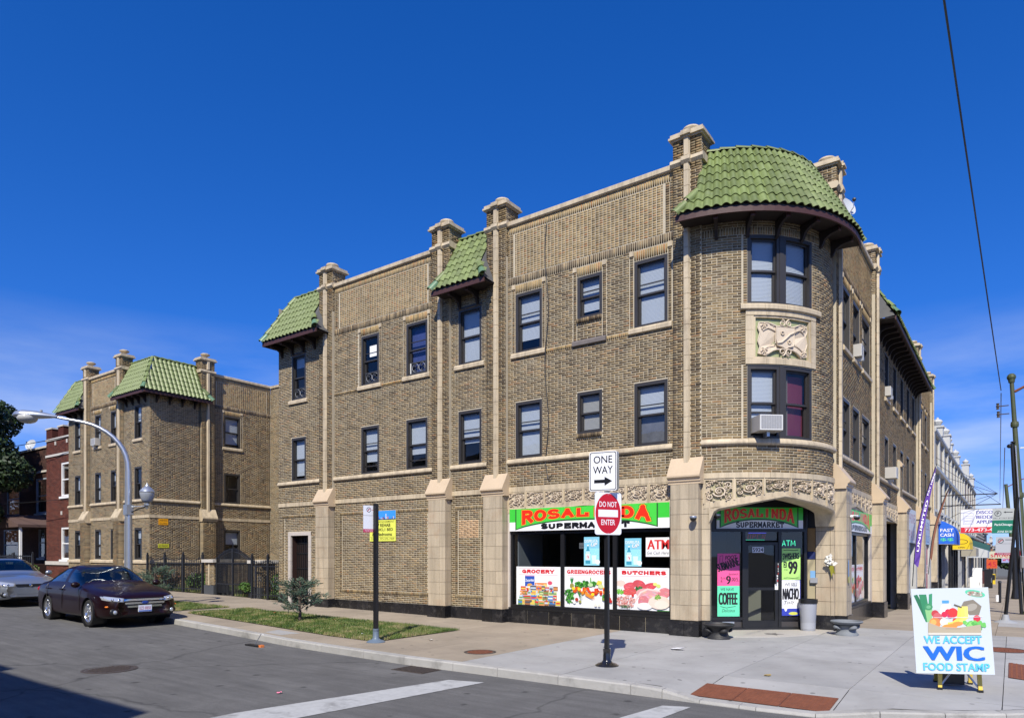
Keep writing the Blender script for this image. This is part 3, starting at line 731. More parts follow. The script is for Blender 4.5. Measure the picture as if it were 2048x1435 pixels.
# black base
def base_run(mp,u0,u1,z0=-.35,step=.55,z1=.336,d=.03,seg=1,depth=.15):
    n=max(1,round((u1-u0)/step));p=(u1-u0)/n
    for i in range(n):MB().cbox(mp,u0+i*p+.005,u0+(i+1)*p-.005,-depth,d,z0,z1-.006,seg).build('base_slab',M_GRANITE,B)
    MB().cbox(mp,u0,u1,-depth-.02,d-.012,z0,z1-.01,max(1,seg*n)).build('joint_core',M_MORTAR,B)
base_run(left,-16.82,-16.27,z1=.40);base_run(left,-15.08,-14.56,z1=.336);base_run(left,-13.92,-9.68);base_run(left,-9.04,-7.77);base_run(left,-7.13,-2.61,step=.645)

# ---- bow (rounded corner bay)
bw0,bw1=bu(-57.8),bu(-22.5);pn0,pn1=bu(-58.6),bu(-20.4)
HB=[(bw0,bw1,4.172,5.70),(bw0,bw1,6.98,8.44)]
backing(core,bow,0,BOW_END,3.46,8.8,HB+[(pn0,pn1,5.72,6.84)],step=.14)
zb_=[(bw0,bw1,4.172,5.715),(pn0,pn1,5.715,6.86),(pn0-.1,pn1+.12,6.86,6.98),(bw0,bw1,6.98,8.44),(0,BOW_END,4.03,4.172),(0,BOW_END,8.44,8.8),
       (bw0-.115,bw0,4.172,8.44)]
bk.rect(bow,0,BOW_END,4.172,8.44,zb_,jitter=.003)
bk.rect(bow,bw0-.105,bw0,4.172,5.715,bond='header',bl=.21);bk.rect(bow,bw0-.105,bw0,6.98,8.44,bond='header',bl=.21)
bk.rect(bow,pn0-.1,pn0,5.72,6.86,bond='header',bl=.2)
bk.rect(bow,0,BOW_END,8.44,8.60,bond='soldier',d=0);bk.rect(bow,0,BOW_END,8.60,8.75)
bk.rect(bow,0,BOW_END,3.46,4.03,jitter=.003)
blocks(bow,.0,BOW_END,BELT,.46,'belt_stone',M_TERRA,B,seg=3)
blocks(bow,.0,BOW_END,[(-.01,3.345),(.03,3.345),(.03,3.46),(-.01,3.46)],.48,'course_stone',M_TERRA,B,seg=3)
blocks(bow,pn0-.11,pn1+.12,[(-.12,6.855),(.06,6.855),(.075,6.87),(.075,6.95),(.05,6.98),(-.12,6.985)],.5,'sill_stone',M_TERRA,B,seg=3)
mc=bu(-41.2)
for zb2,zt2,o1,o2 in((4.172,5.70,dict(blind=.95,low=.5),dict(blind=0,shade_low=(.95,M_CURT))),(6.98,8.44,dict(blind=1,extra=False),dict(blind=1,extra=False))):
    window(bow,bw0,mc-.035,zb2,zt2,B,curved=True,**o1);window(bow,mc+.035,bw1,zb2,zt2,B,curved=True,**o2)
    MB().cbox(bow,mc-.045,mc+.045,-.13,.0,zb2+.002,zt2-.002,1).build('mullion',M_FRAME,B)
# heraldic terracotta panel
M_GREENG=mat('green_glaze',(.30,.33,.17),.5,var=.15,vscale=6)
M_ORN=mat('cream_ornament',(.60,.50,.375),.55,bump=.2,bscale=80,var=.1)
P0,P1,Z0,Z1=pn0,pn1,5.725,6.855
for(a,b,c,d_)in((P0,P1,Z1-.11,Z1),(P0,P1,Z0,Z0+.11)):
    blocks(bow,a,b,[(-.10,c),(.025,c),(.025,d_),(-.10,d_)],.42,'panel_stone',M_TERRA,B,seg=3)
for a,b in((P0,P0+.16),(P1-.16,P1)):
    n=3
    for i in range(n):
        z0_,z1_=Z0+.115+i*(Z1-Z0-.23)/n,Z0+.11+(i+1)*(Z1-Z0-.23)/n
        MB().cbox(bow,a,b,-.10,.022,z0_,z1_).build('panel_stone',M_TERRA,B)
pb=MB();ring(pb,bow,P0+.16,P1-.16,Z0+.11,Z1-.11,.045,-.10,.0,6);pb.build('panel_moulding',M_TERRA,B)
MB().cbox(bow,P0+.2,P1-.2,-.11,-.055,Z0+.15,Z1-.15,8).build('panel_field',M_GREENG,B)
pcx,pcz=(P0+P1)/2,(Z0+Z1)/2;pw,ph=(P1-P0)/2-.24,(Z1-Z0)/2-.17
def pm(u,d,z):return bow(pcx+u,d,pcz+z)
def curl(b,cx,cz,r,turns,a0,sgn,th,d0=-.05,d1=.02):
    pts=[]
    n=int(14*turns)
    for i in range(n+1):
        a=a0+sgn*2*math.pi*turns*i/n;rr=r*(1-.75*i/n);pts.append(pm(cx+rr*math.cos(a),d1-.02*i/n*0,cz+rr*math.sin(a)))
    b.tube(pts,[th*(1-.4*i/n)for i in range(n+1)],6)
sc=MB()
outl=[(-.93,.78),(-.62,.80),(-.42,.60),(-.2,.62),(0,.58),(.2,.62),(.42,.60),(.62,.80),(.93,.78),(.97,.5),(.90,.25),(.97,-.2),(.90,-.5),(.97,-.86),(.68,-.97),(.45,-.66),(.15,-.6),(0,-.7),(-.15,-.6),(-.45,-.66),(-.68,-.97),(-.97,-.86),(-.90,-.5),(-.97,-.2),(-.90,.25),(-.97,.5)]
sc.prism([(x*pw,z*ph)for x,z in outl],-.06,-.012,pm)
sc.tube([pm(x*pw,-.012,z*ph)for x,z in outl+outl[:1]],.014,6)
sc.build('scroll_ornament',M_ORN,B)
sh=MB();so_=[(-.34,.58),(.34,.58),(.34,-.1),(.30,-.42),(.1,-.5),(0,-.62),(-.1,-.5),(-.30,-.42),(-.34,-.1)]
sh.prism([(x*pw,z*ph)for x,z in so_],-.02,.022,pm);sh.tube([pm(x*pw,.022,z*ph)for x,z in so_+so_[:1]],.010,5)
sh.tube([pm(x*pw,.03,z*ph)for x,z in((-.32,-.32),(-.16,-.26),(0,-.05),(.16,.18),(.32,.30))],.022,6)
for cx,cz in((-.12,.24),(.14,-.22)):
    for q in range(7):
        a=q*.9;x,y,z=pm((cx+.055*math.cos(a))*pw,.03,(cz+.09*math.sin(a))*ph);sh.ball((x,y,z),.016,6,4)
sh.build('shield_ornament',M_ORN,B,smooth=50)
cu=MB()
for sx in(-1,1):
    curl(cu,sx*.13*pw,.76*ph,.075,1.3,R(90),sx,.018);curl(cu,sx*.13*pw,-.76*ph,.085,1.3,R(-90),-sx,.02)
    for cx,cz in((.78,.62),(.78,-.72)):
        for q in range(9):
            a=q*2.4;rr=.02+.007*q;x,y,z=pm(sx*cx*pw+rr*math.cos(a),.0,cz*ph+rr*math.sin(a));cu.ball((x,y,z),.02,6,4)
    cu.tube([pm(sx*x*pw,.0,z*ph)for x,z in((.36,.35),(.5,.44),(.62,.5),(.72,.44),(.80,.35))],.012,5)
    cu.tube([pm(sx*x*pw,.0,z*ph)for x,z in((.36,.26),(.36,-.3),(.6,-.46),(.72,-.6))],.010,5)
    cu.tube([pm(sx*x*pw,.0,z*ph)for x,z in((.1,.58),(.3,.60),(.42,.66),(.55,.74))],.016,5)
    cu.tube([pm(sx*x*pw,.0,z*ph)for x,z in((.1,-.62),(.3,-.62),(.46,-.7),(.62,-.86),(.72,-.9))],.018,5)
cu.build('curl_ornament',M_ORN,B,smooth=60)

# ---- right facade
RP=dict(E=3.18,F=8.72,H=20.3,I=26.6);RG=14.3
RW=dict(a=(4.15,5.05),b=(5.45,6.40),c=(6.80,8.05),d=(11.0,11.85),e=(12.95,13.8),f=(14.9,15.75),g=(16.8,17.65),h=(18.6,19.45),i=(21.8,22.7),j=(23.8,24.7))
rb=[(2.74,2.86,'',False),(3.50,8.40,'abc',True),(9.04,19.98,'defgh',False),(20.62,26.28,'ij',True),(26.92,27.4,'',True)]
for u0,u1,names,par in rb:
    H=[h for n in names for h in((*RW[n],4.172,5.61),(*RW[n],6.86,8.37))]
    lo=3.40 if u1>3.4 else .3
    flat=names=='defgh' or u1<3
    backing(core,right,u0,u1,lo,8.8 if flat else 10.13,H)
    zones=list(H)
    if par and names:
        zones+=parapet_bay(right,u0,u1,[(*RW[n],6.86)for n in names],bk,B)
    for n in names:blocks(right,RW[n][0]-.1,RW[n][1]+.1,sill_pts(6.86),.5,'sill_stone',M_TERRA,B);zones.append((RW[n][0]-.1,RW[n][1]+.1,6.73,6.87))
    zones.append((u0,u1,4.03,4.172))
    bk.rect(right,u0,u1,4.172,8.78 if flat else 8.62 if par and names else 10.13,zones);bk.rect(right,u0,u1,3.46,4.03)
    if names:
        blocks(right,u0+.002,u1-.002,BELT,.92,'belt_stone',M_TERRA,B);blocks(right,u0+.002,u1-.002,COURSE,.6,'course_stone',M_TERRA,B)
    if par:blocks(right,u0+.002,u1-.002,[(-.3,10.125),(.03,10.125),(.06,10.15),(.06,10.24),(.04,10.26),(-.3,10.28)],.92,'coping_stone',M_TERRA,B)
    for n in names:
        for zb2,zt2 in((4.172,5.61),(6.86,8.37)):window(right,*RW[n],zb2,zt2,B,blind=random.choice([.4,.7,1]))
for k in 'EFHI':finial_pier(right,RP[k],B,bk,dg=.30,stack_back=.45,zg=-.9)
finial_pier(right,RG,B,bk,dg=.30,up=False,zg=-.9)
bk.rect(right,3.8,4.1,3.5,3.52)
# roofs
TileBudget.n=215
mansard(bow,-.02,BOW_END+.02,B,ov=.56,zt=10.42,ze=8.80,dt=-.36,lh=.36,rh=.22,curved=True,seg=24,tip=.34)
TileBudget.n+=90
mansard(left,-9.02,-7.79,B,lh=.22,rh=.36,tip=.30)
TileBudget.n=0
mansard(left,-16.88,-14.58,B,lh=.0,rh=.5,tip=.36,full_hip=(.55,0),hipl=True,seg=4)
mansard(right,9.06,19.96,B,lh=.3,rh=.3,tip=.3,seg=6)
# left slope of the end roof, turning the corner
mansard(lambda u,d,z:(-16.88-d+.45,u,z),.1,4.0,B,lh=.7,rh=0,tip=.8,full_hip=(.95,0),ridge=False,hipl=False,hipr=False,brackets=True,ov=.45,dt=-.10)
# building volume behind the walls
roof=MB();pts=[(-16.6,.28),(-2.2,.28),(-.75,1.2),(-.25,2.4),(-.25,27.3),(-9,27.3),(-9,9),(-16.6,9)]
roof.prism([(x,y)for x,y in pts],9.86,9.95,lambda u,d,z:(u,z,d));roof.build('flat_roof',M_ROOFING,B)
vol=MB();vol.box(-16.8,-9,8.9,9.0,0,10.0);vol.box(-9.05,-8.95,9,27.4,0,10.0);vol.box(-9,0.0,27.3,27.4,-.9,10.1);vol.build('rear_wall',M_TAN,B)

# ---- frieze, arches and shopfronts
def ornament_mesh():
    b=MB();rr=random.Random(4)
    def sp(cx,cz,r,turns,a0,sgn,th):
        n=int(12*turns)+2
        b.tube([(cx+r*(1-.8*i/n)*math.cos(a0+sgn*2*math.pi*turns*i/n),.02+.02*i/n,cz+r*(1-.8*i/n)*math.sin(a0+sgn*2*math.pi*turns*i/n))for i in range(n+1)],[th*(1-.3*i/n)for i in range(n+1)],5)
    sp(.02,-.02,.27,1.6,R(200),1,.045);sp(-.36,.30,.13,1.2,R(10),1,.032);sp(.36,.28,.14,1.2,R(170),-1,.032);sp(.37,-.34,.12,1.2,R(120),1,.03);sp(-.37,-.3,.13,1.2,R(60),-1,.03)
    for k in range(46):
        a=rr.uniform(0,6.28);rad=rr.uniform(.25,.62);x=max(-.46,min(.46,rad*math.cos(a)));z=max(-.46,min(.46,rad*math.sin(a)))
        t=rr.uniform(0,6.28);l=rr.uniform(.05,.1)
        b.tube([(x-l*math.cos(t),.01,z-l*math.sin(t)),(x,.05,z),(x+l*math.cos(t),.015,z+l*math.sin(t))],[.008,rr.uniform(.02,.034),.006],5)
    for k in range(7):
        a=k*.9;b.ball((.02+.07*math.cos(a),.05,-.02+.07*math.sin(a)),.04,6,4)
    return b.mesh('ornament',M_ORN,smooth=70)
ORN=ornament_mesh()
M_FRZ=mat('frieze_ground',(.34,.31,.18),.6,var=.3,vscale=12)
def frieze(mp,u0,u1,n,zt,zlow,apex,seg=1):
    """row of ornament panels whose lower edge follows a shallow pointed arch; zlow(u) -> z of the arch top"""
    p=(u1-u0)/n
    for i in range(n):
        a,b=u0+i*p,u0+(i+1)*p;c=(a+b)/2;zl=min(zlow(a),zlow(b))-.0;zl2=max(zlow(a),zlow(b))
        f=MB();w=.035
        f.cbox(mp,a,a+w,-.02,.012,zl,zt,1);f.cbox(mp,b-w,b,-.02,.012,zl,zt,1);f.cbox(mp,a+w,b-w,-.02,.012,zt-.035,zt,2)
        f.cbox(mp,a-.012,a+.012,-.02,.03,zl,zt,1)
        f.prism([(a,zlow(a)-.1),(b,zlow(b)-.1),(b,zlow(b)+.03),(a,zlow(a)+.03)],-.02,.01,mp)
        f.cbox(mp,a,b,-.06,-.035,zl-.05,zt,2,mi=1)
        fp=f.build('frieze_panel',[M_TERRA,M_FRZ],B)
        h=zt-.035-(zlow(c)+.03);ww=p-2*w
        P=Vector(mp(c,-.035,zlow(c)+.03+h/2));t=(Vector(mp(c+.05,0,0))-Vector(mp(c-.05,0,0))).normalized();nn=(Vector(mp(c,1,0))-Vector(mp(c,0,0))).normalized()
        m=Matrix(((t.x*ww*.98,nn.x,0,P.x),(t.y*ww*.98,nn.y,0,P.y),(0,0,h*.98,P.z),(0,0,0,1)))
        put(ORN,'ornament',fp,m)
zl_left=lambda u:2.89+.12*(1-abs(u+4.87)/2.26)
frieze(left,-7.11,-2.63,8,3.33,zl_left,0)
core.cbox(left,-7.13,-2.61,-.30,-.02,2.85,3.46)
zl_right=lambda u:2.89+.22*(1-abs(u-5.95)/2.45)
frieze(right,3.52,8.38,8,3.33,zl_right,0);core.cbox(right,3.5,8.4,-.3,-.02,2.85,3.46)
frieze(right,9.06,13.98,8,3.33,lambda u:2.92+.15*(1-abs(u-11.5)/2.45),0);core.cbox(right,9.04,14,-.3,-.02,2.85,3.46)
# arch over the corner entrance
ea,eb=bu(-77.8),BOW_END
apx=bu(-39.5)
def arch_z(u):
    """underside of the arch"""
    s_=(u-ea-.22)/(apx-ea-.22)if u<apx else(eb-.02-u)/(eb-.02-apx)
    return 2.66+.27*max(0,s_)
lo_,hi_=ea+.13,eb-.01
frieze(bow,ea+.02,eb-.01,6,3.34,lambda u:arch_z(u)+.15,0)
ar=MB()
N_=36;us=[lo_+(hi_-lo_)*i/N_ for i in range(N_+1)]
def under(u):
    z=arch_z(u);e=min(u-lo_,hi_-u);rr=.28
    if e<rr:z=min(z,2.66-rr+math.sqrt(max(0,rr*rr-(rr-e)**2))+.27*e)
    return z
prof=[]
for u in us:
    prof.append([bow(u,.012,arch_z(u)+.06),bow(u,.035,arch_z(u)+.055),bow(u,.035,under(u)+.03),bow(u,-.0,under(u)),bow(u,-.38,under(u)),bow(u,-.38,3.46)])
vs=[p for q in prof for p in q];fs=[]
for i in range(N_):
    for j in range(5):fs.append((i*6+j,(i+1)*6+j,(i+1)*6+j+1,i*6+j+1))
ar.add(vs,fs)
ar.build('arch_stone',M_TERRA,B,smooth=35)
core.cbox(bow,0,BOW_END,-.37,-.06,3.0,3.5,18)
# jamb blocks left and right of the arch
for(a,b,dd)in((0.0,lo_+.02,.0),):
    for k in range(9):
        za,zb=.336+k*.3227,.336+(k+1)*.3227
        if zb>3.3:zb=2.9
        MB().cbox(bow,a,b,-.30,dd,za+.004,zb-.004,1).build('terracotta_block',M_BLOCK,B)
    MB().cbox(bow,a-.01,b+.01,-.39,.03,-.35,.33).build('base_slab',M_GRANITE,B)
# plinth under the bow in front of the jamb at the right
bcp=bu(-14)
for k in range(9):
    za,zb=.336+k*.3227,.336+(k+1)*.3227
    MB().box(-.28,.115,2.76,2.88,za+.004,min(zb,3.0)-.004).build('terracotta_block',M_BLOCK,B)
MB().box(-.30,.14,2.745,2.88,-.35,.33).build('base_slab',M_GRANITE,B)
MB().box(-2.34,-2.22,.16,1.30,.336,3.4).build('recess_wall',M_BLOCK,B)
MB().box(-2.36,-2.20,.16,1.30,-.3,.33).build('recess_base',M_GRANITE,B)
# entrance recess ceiling
MB().prism([(-2.3,.2),(-1.2,.5),(-.5,1.3),(-.2,2.3),(-.3,3.0),(-2.4,1.2)],3.02,3.10,lambda u,d,z:(u,z,d)).build('recess_ceiling',M_DARKIN,B)
for mb_,nm,mt in((core,'brick_wall',M_MORTAR),):mb_.build(nm,mt,B)

def shop_window(mp,u0,u1,z0,z1,mull,parent=B,dd=-.10,interior=3.0,seg=1):
    f=MB();ring(f,mp,u0,u1,z0,z1,.06,dd-.06,dd+.05,seg,wb=.07)
    for m in mull:f.cbox(mp,m-.05,m+.05,dd-.055,dd+.045,z0+.07,z1-.06)
    fr=f.build('shop_window',M_BLACK,parent);e=[u0]+list(mull)+[u1]
    for a,b in zip(e,e[1:]):
        p=MB();p.add([mp(a+.05,dd,z0+.06),mp(b-.05,dd,z0+.06),mp(b-.05,dd,z1-.05),mp(a+.05,dd,z1-.05)],[(0,1,2,3)]);p.build('pane',M_SHOPGLASS,fr)
    MB().cbox(mp,u0-.02,u1+.02,dd-.2,.02,z0-.055,z0-.002).build('window_ledge',M_BLACK,fr)
    q=MB();ring(q,mp,u0-.2,u1+.2,z0-.5,z1+.6,.02,-interior,dd-.07);q.add([mp(u0,-interior,z0-.5),mp(u1,-interior,z0-.5),mp(u1,-interior,z1+.6),mp(u0,-interior,z1+.6)],[(0,1,2,3)])
    q.build('shop_room',mat('shop_wall',(.06,.06,.06),.9),fr)
    q=MB();q.cbox(mp,u0+.12,u0+.16,-1.3,dd-.1,z0,z1);q.build('inner_partition',mat('grey_partition',(.40,.42,.45),.8),fr)
    return fr
shop_window(left,-7.06,-2.66,.39,2.31,[-5.50,-4.07]);core2=MB()
MB().cbox(left,-7.13,-7.055,-.16,.0,.336,2.95).build('jamb_block',M_BLOCKG,B);MB().cbox(left,-2.662,-2.60,-.16,.0,.336,2.95).build('jamb_block',M_BLOCKG,B)
MB().cbox(left,-7.1,-2.62,-.16,-.02,2.31,2.92).build('sign_backing',M_BLACK,B)
shop_window(right,3.9,8.10,.39,2.31,[5.05,6.2],interior=2.5)
MB().cbox(right,3.50,3.9,-.16,.0,.336,2.95).build('jamb_block',M_BLOCKG,B);MB().cbox(right,8.10,8.42,-.16,.0,.336,2.95).build('jamb_block',M_BLOCKG,B)
MB().cbox(right,3.5,8.4,-.16,-.02,2.31,2.92).build('sign_backing',M_BLACK,B)
base_run(right,3.5,8.4,z0=-.9)
# door bay further along
f=MB();ring(f,right,9.15,13.9,-.2,2.8,.08,-.5,-.4);f.cbox(right,10.6,10.7,-.5,-.4,-.2,2.8);f.cbox(right,9.15,13.9,-.5,-.4,2.1,2.2);f.cbox(right,12.1,12.2,-.5,-.4,-.2,2.8)
df=f.build('shop_window',M_BLACK,B);q=MB();q.add([right(9.2,-.46,-.2),right(13.9,-.46,-.2),right(13.9,-.46,2.8),right(9.2,-.46,2.8)],[(0,1,2,3)]);q.build('pane',M_SHOPGLASS,df)
q=MB();q.cbox(right,9.1,14.0,-3,-2.9,-.5,3);q.cbox(right,9.1,14,-3,-.5,2.85,2.9);q.build('shop_room',M_DARKIN,df)
MB().cbox(right,9.05,9.3,-.5,.0,-.3,2.9).build('jamb_block',M_BLOCKG,B);base_run(right,9.3,10.6,z0=-.9,z1=.30)
# boarded shop beyond
base_run(right,14.7,19.9,z0=-1.2,z1=.0)
f=MB();f.cbox(right,14.65,19.98,-.3,-.02,2.6,3.46);f.cbox(right,14.65,15.2,-.3,.05,-.6,2.6);f.cbox(right,19.4,19.98,-.3,.05,-.6,2.6);f.cbox(right,17.0,17.6,-.3,.03,-.6,2.6)
f.cbox(right,20.62,26.3,-.3,-.02,2.6,3.46);f.cbox(right,20.62,21.0,-.3,.05,-.7,2.6);f.cbox(right,25.4,26.3,-.3,.05,-.7,2.6);f.cbox(right,23.2,23.8,-.3,.05,-.7,2.6)
f.build('painted_wall',mat('old_white_wall',(.5,.5,.48),.7,var=.1,streak=.25),B)
f=MB();f.cbox(right,14.6,26.3,-1.2,-1.1,-1,3);f.build('shop_room',M_DARKIN,B)
for a,b in((15.2,17.0),(17.6,19.4),(21.0,23.2),(23.8,25.4)):
    f=MB();ring(f,right,a,b,-.2,2.6,.07,-.25,-.15);fo=f.build('shop_window',M_BLACK,B)
    q=MB();q.add([right(a,-.2,-.2),right(b,-.2,-.2),right(b,-.2,2.6),right(a,-.2,2.6)],[(0,1,2,3)]);q.build('pane',M_SHOPGLASS,fo)

# ---- corner shop entrance on a diagonal line
E0,E1=Vector((-2.20,1.14,0)),Vector((-.50,2.56,0));ED=(E1-E0).normalized();EN=Vector((ED.y,-ED.x,0));EL=(E1-E0).length
def ent(u,d,z):return(E0.x+ED.x*u+EN.x*d,E0.y+ED.y*u+EN.y*d,z)
f=MB();ring(f,ent,-.15,EL+.05,.02,2.32,.06,-.05,.05,wb=.05)
dl,dr=.78,1.63
for u in(dl,dr):f.cbox(ent,u-.035,u+.035,-.05,.05,.05,2.26)
f.cbox(ent,-.1,EL,-.048,.048,2.06,2.12)if False else None
f.cbox(ent,-.09,dl-.035,-.048,.048,.24,.30);f.cbox(ent,dr+.035,EL-.01,-.048,.048,.24,.30)
fr=f.build('shop_entrance',M_BLACK,B)
for a,b in((-.09,dl-.035),(dr+.035,EL-.01)):MB().cbox(ent,a,b,-.03,.0,.07,.24).build('kick_panel',mat('brown_metal',(.05,.045,.045),.4),fr)
for a,b,c,d_ in((-.09,dl-.035,.30,2.26),(dr+.035,EL-.01,.30,2.26)):
    p=MB();p.add([ent(a,0,c),ent(b,0,c),ent(b,0,d_),ent(a,0,d_)],[(0,1,2,3)]);p.build('pane',M_SHOPGLASS,fr)
f=MB();ring(f,ent,dl+.04,dr-.04,.06,2.02,.07,-.03,.035,wb=.16);f.cbox(ent,dl+.11,dr-.11,-.02,.03,.92,.98)
dr_=f.build('door',M_BLACK,B)
p=MB();p.add([ent(dl+.1,0,.2),ent(dr-.1,0,.2),ent(dr-.1,0,1.96),ent(dl+.1,0,1.96)],[(0,1,2,3)]);p.build('pane',M_SHOPGLASS,dr_)
MB().tube([ent(dr-.1,.04,1.05),ent(dr-.1,.09,1.07),ent(dr-.1,.09,1.22),ent(dr-.1,.04,1.24)],.012,6).build('handle',M_CHROME,dr_)
p=MB();p.add([ent(dl+.04,0,2.06),ent(dr-.04,0,2.06),ent(dr-.04,0,2.26),ent(dl+.04,0,2.26)],[(0,1,2,3)]);p.build('pane',M_SHOPGLASS,fr)
MB().cbox(ent,-.2,EL+.1,-.10,-.02,2.32,3.05).build('sign_backing',M_BLACK,B)
MB().cbox(ent,-.3,EL+.4,-2.6,-2.5,0,3.1).build('shop_room',M_DARKIN,B)
MB().prism([(-2.9,1.2),(-1.9,1.3),(-.4,2.6),(-.2,3.4),(-1.8,5.2),(-4.4,3.0)],.0,.02,lambda u,d,z:(u,z,d)).build('shop_floor',mat('shop_floor',(.12,.12,.12),.5),B)
# black column and side window right of the door
MB().prism([(-.54,2.60),(-.49,2.55),(-.45,2.62),(-.48,2.9)],.0,3.05,lambda u,d,z:(u,z,d)).build('entrance_column',M_BLACK,B)
s0,s1=Vector((-.50,2.80,0)),Vector((-.26,2.80,0));sd=(s1-s0).normalized();sn=Vector((sd.y,-sd.x,0));sL=(s1-s0).length
def sidew(u,d,z):return(s0.x+sd.x*u+sn.x*d,s0.y+sd.y*u+sn.y*d,z)
f=MB();ring(f,sidew,0,sL,0,3.05,.03,-.03,.03);fs_=f.build('side_window',M_BLACK,B)
MB().cbox(sidew,.03,sL-.03,-.02,.0,.03,1.62).build('side_panel',mat('beige_panel',(.42,.36,.22),.7,var=.1),fs_)
MB().cbox(sidew,.03,sL-.03,-.02,.0,1.63,1.80).build('side_panel',mat('navy_panel',(.02,.03,.12),.5),fs_)
MB().cbox(sidew,.03,sL-.03,-.02,.0,1.81,2.35).build('side_panel',mat('ochre_panel',(.35,.2,.07),.7,var=.2),fs_)
MB().cbox(sidew,.03,sL-.03,-.02,.0,2.36,3.02).build('side_panel',M_BLACK,fs_)
# terrazzo step with a star
M_TERZ=mat('terrazzo',(.46,.43,.38),.5,var=.1,vscale=50)
st=MB();st.prism([(-2.1,.2),(-1.45,.12),(-.55,.78),(.02,1.75),(.1,2.76),(-.5,2.78),(-2.0,1.32)],-.1,.012,lambda u,d,z:(u,z,d));st.build('entrance_floor',M_TERZ,B)
sr=MB();cs=(-.80,1.15);sr.prism([(cs[0]+(.22 if i%2==0 else .09)*math.cos(R(36*i+20)),cs[1]+(.22 if i%2==0 else .09)*math.sin(R(36*i+20)))for i in range(10)],.0125,.017,lambda u,d,z:(u,z,d));sr.build('floor_star',mat('dark_terrazzo',(.14,.13,.12),.5),B)

# service door at the far left of the ground floor
f=MB();
for(a,b,c,d_)in((-16.28,-16.14,.05,2.47),(-15.21,-15.07,.05,2.47)):
    for k in range(5):MB().cbox(left,a,b,-.05,.015,c+k*(d_-c)/5+.003,c+(k+1)*(d_-c)/5-.003).build('door_jamb_block',M_BLOCKG,B)
MB().cbox(left,-16.28,-15.07,-.05,.018,2.36,2.475).build('door_lintel',M_BLOCKG,B)
f.cbox(left,-16.14,-15.21,-.27,-.24,.08,2.36);f.cbox(left,-16.16,-16.13,-.26,-.051,.08,2.36);f.cbox(left,-15.22,-15.19,-.26,-.051,.08,2.36);dd_=f.build('door',mat('brown_door',(.035,.018,.015),.5),B)
for i in range(9):MB().cbox(left,-16.10+i*.10,-16.06+i*.10,-.235,-.21,.1,2.3).build('door_bar',M_BLACK,dd_)
for z in(.75,1.25,1.75,2.1):MB().cbox(left,-16.12,-15.23,-.236,-.205,z,z+.035).build('door_rail',M_BLACK,dd_)
bk.build('brickwork',[M_BRICK,M_TAN,M_SOLD,M_PATCH],B,singles=300)
# =================================================================== left block of the same design, beyond a small court
W=empty('apartment_building',(-26.9,.6,.2))
tag(W,'smaller brown brick apartment block with green mansard roofs behind the dark red parked car','building')
wk=Bricks();wcore=MB();GW=.22
def wing_pier(mp,c,hw=.30,stack_back=.4,zb=1.3):
    wk.rect(mp,c-hw,c+hw,GW,3.24,d=.22,dback=0,jitter=.002)
    b=MB();b.cbox(mp,c-hw+.01,c+hw-.01,-.02,.208,GW-.2,3.24);b.cbox(mp,c-hw+.01,c+hw-.01,-.02,.083,3.6,10.68);b.cbox(mp,c-hw+.02,c+hw-.02,-stack_back,.08,10.0,10.68);b.build('mortar_core',M_MORTAR,W)
    MB().prof(mp,c-hw-.04,c+hw+.04,[(-.01,3.82),(.085,3.82),(.30,3.42),(.30,3.37),(.24,3.26),(.225,3.24),(-.01,3.24)]).build('weathering_stone',M_TERRA,W)
    wk.rect(mp,c-hw,c-.075,3.82,10.68,d=.095,dback=0);wk.rect(mp,c+.075,c+hw,3.82,10.68,d=.095,dback=0)
    for sg in(-1,1):
        mps=(lambda sg:(lambda u,d,z:mp(c+sg*(hw-.01+d),-u,z)))(sg)
        wk.rect(mps,-.09,stack_back,9.3,10.68,d=.008,dback=-.02)
    for z0,z1 in((3.7,5.3),(5.3,6.9),(6.9,8.5),(8.5,10.12),(10.3,10.68)):MB().prof_v(mp,c,z0+.004,z1-.004).build('strip_stone',M_TERRA,W)
    MB().prof(mp,c-hw-.05,c+hw+.05,[(-stack_back-.04,10.13),(.10,10.13),(.15,10.19),(.13,10.27),(-stack_back-.04,10.29)]).build('band_stone',M_TERRA,W)
    b=MB()
    for o,z0,z1 in((.03,10.68,10.715),(.08,10.715,10.77),(.045,10.77,10.84)):b.cbox(mp,c-hw-o,c+hw+o,-stack_back-o,.095+o,z0,z1)
    b.build('cap_stone',M_TERRA,W)
    cx,cy,_=mp(c,-(stack_back-.09)/2,0)
    MB().lathe([(.13,0),(.09,.07),(.09,.10),(.2,.16),(.21,.20),(.15,.24),(.0,.245)],(cx,cy,10.84),14).build('finial',M_TERRA,W,smooth=40)
FL=[(1.50,2.90),(4.172,5.62),(6.86,8.37)]
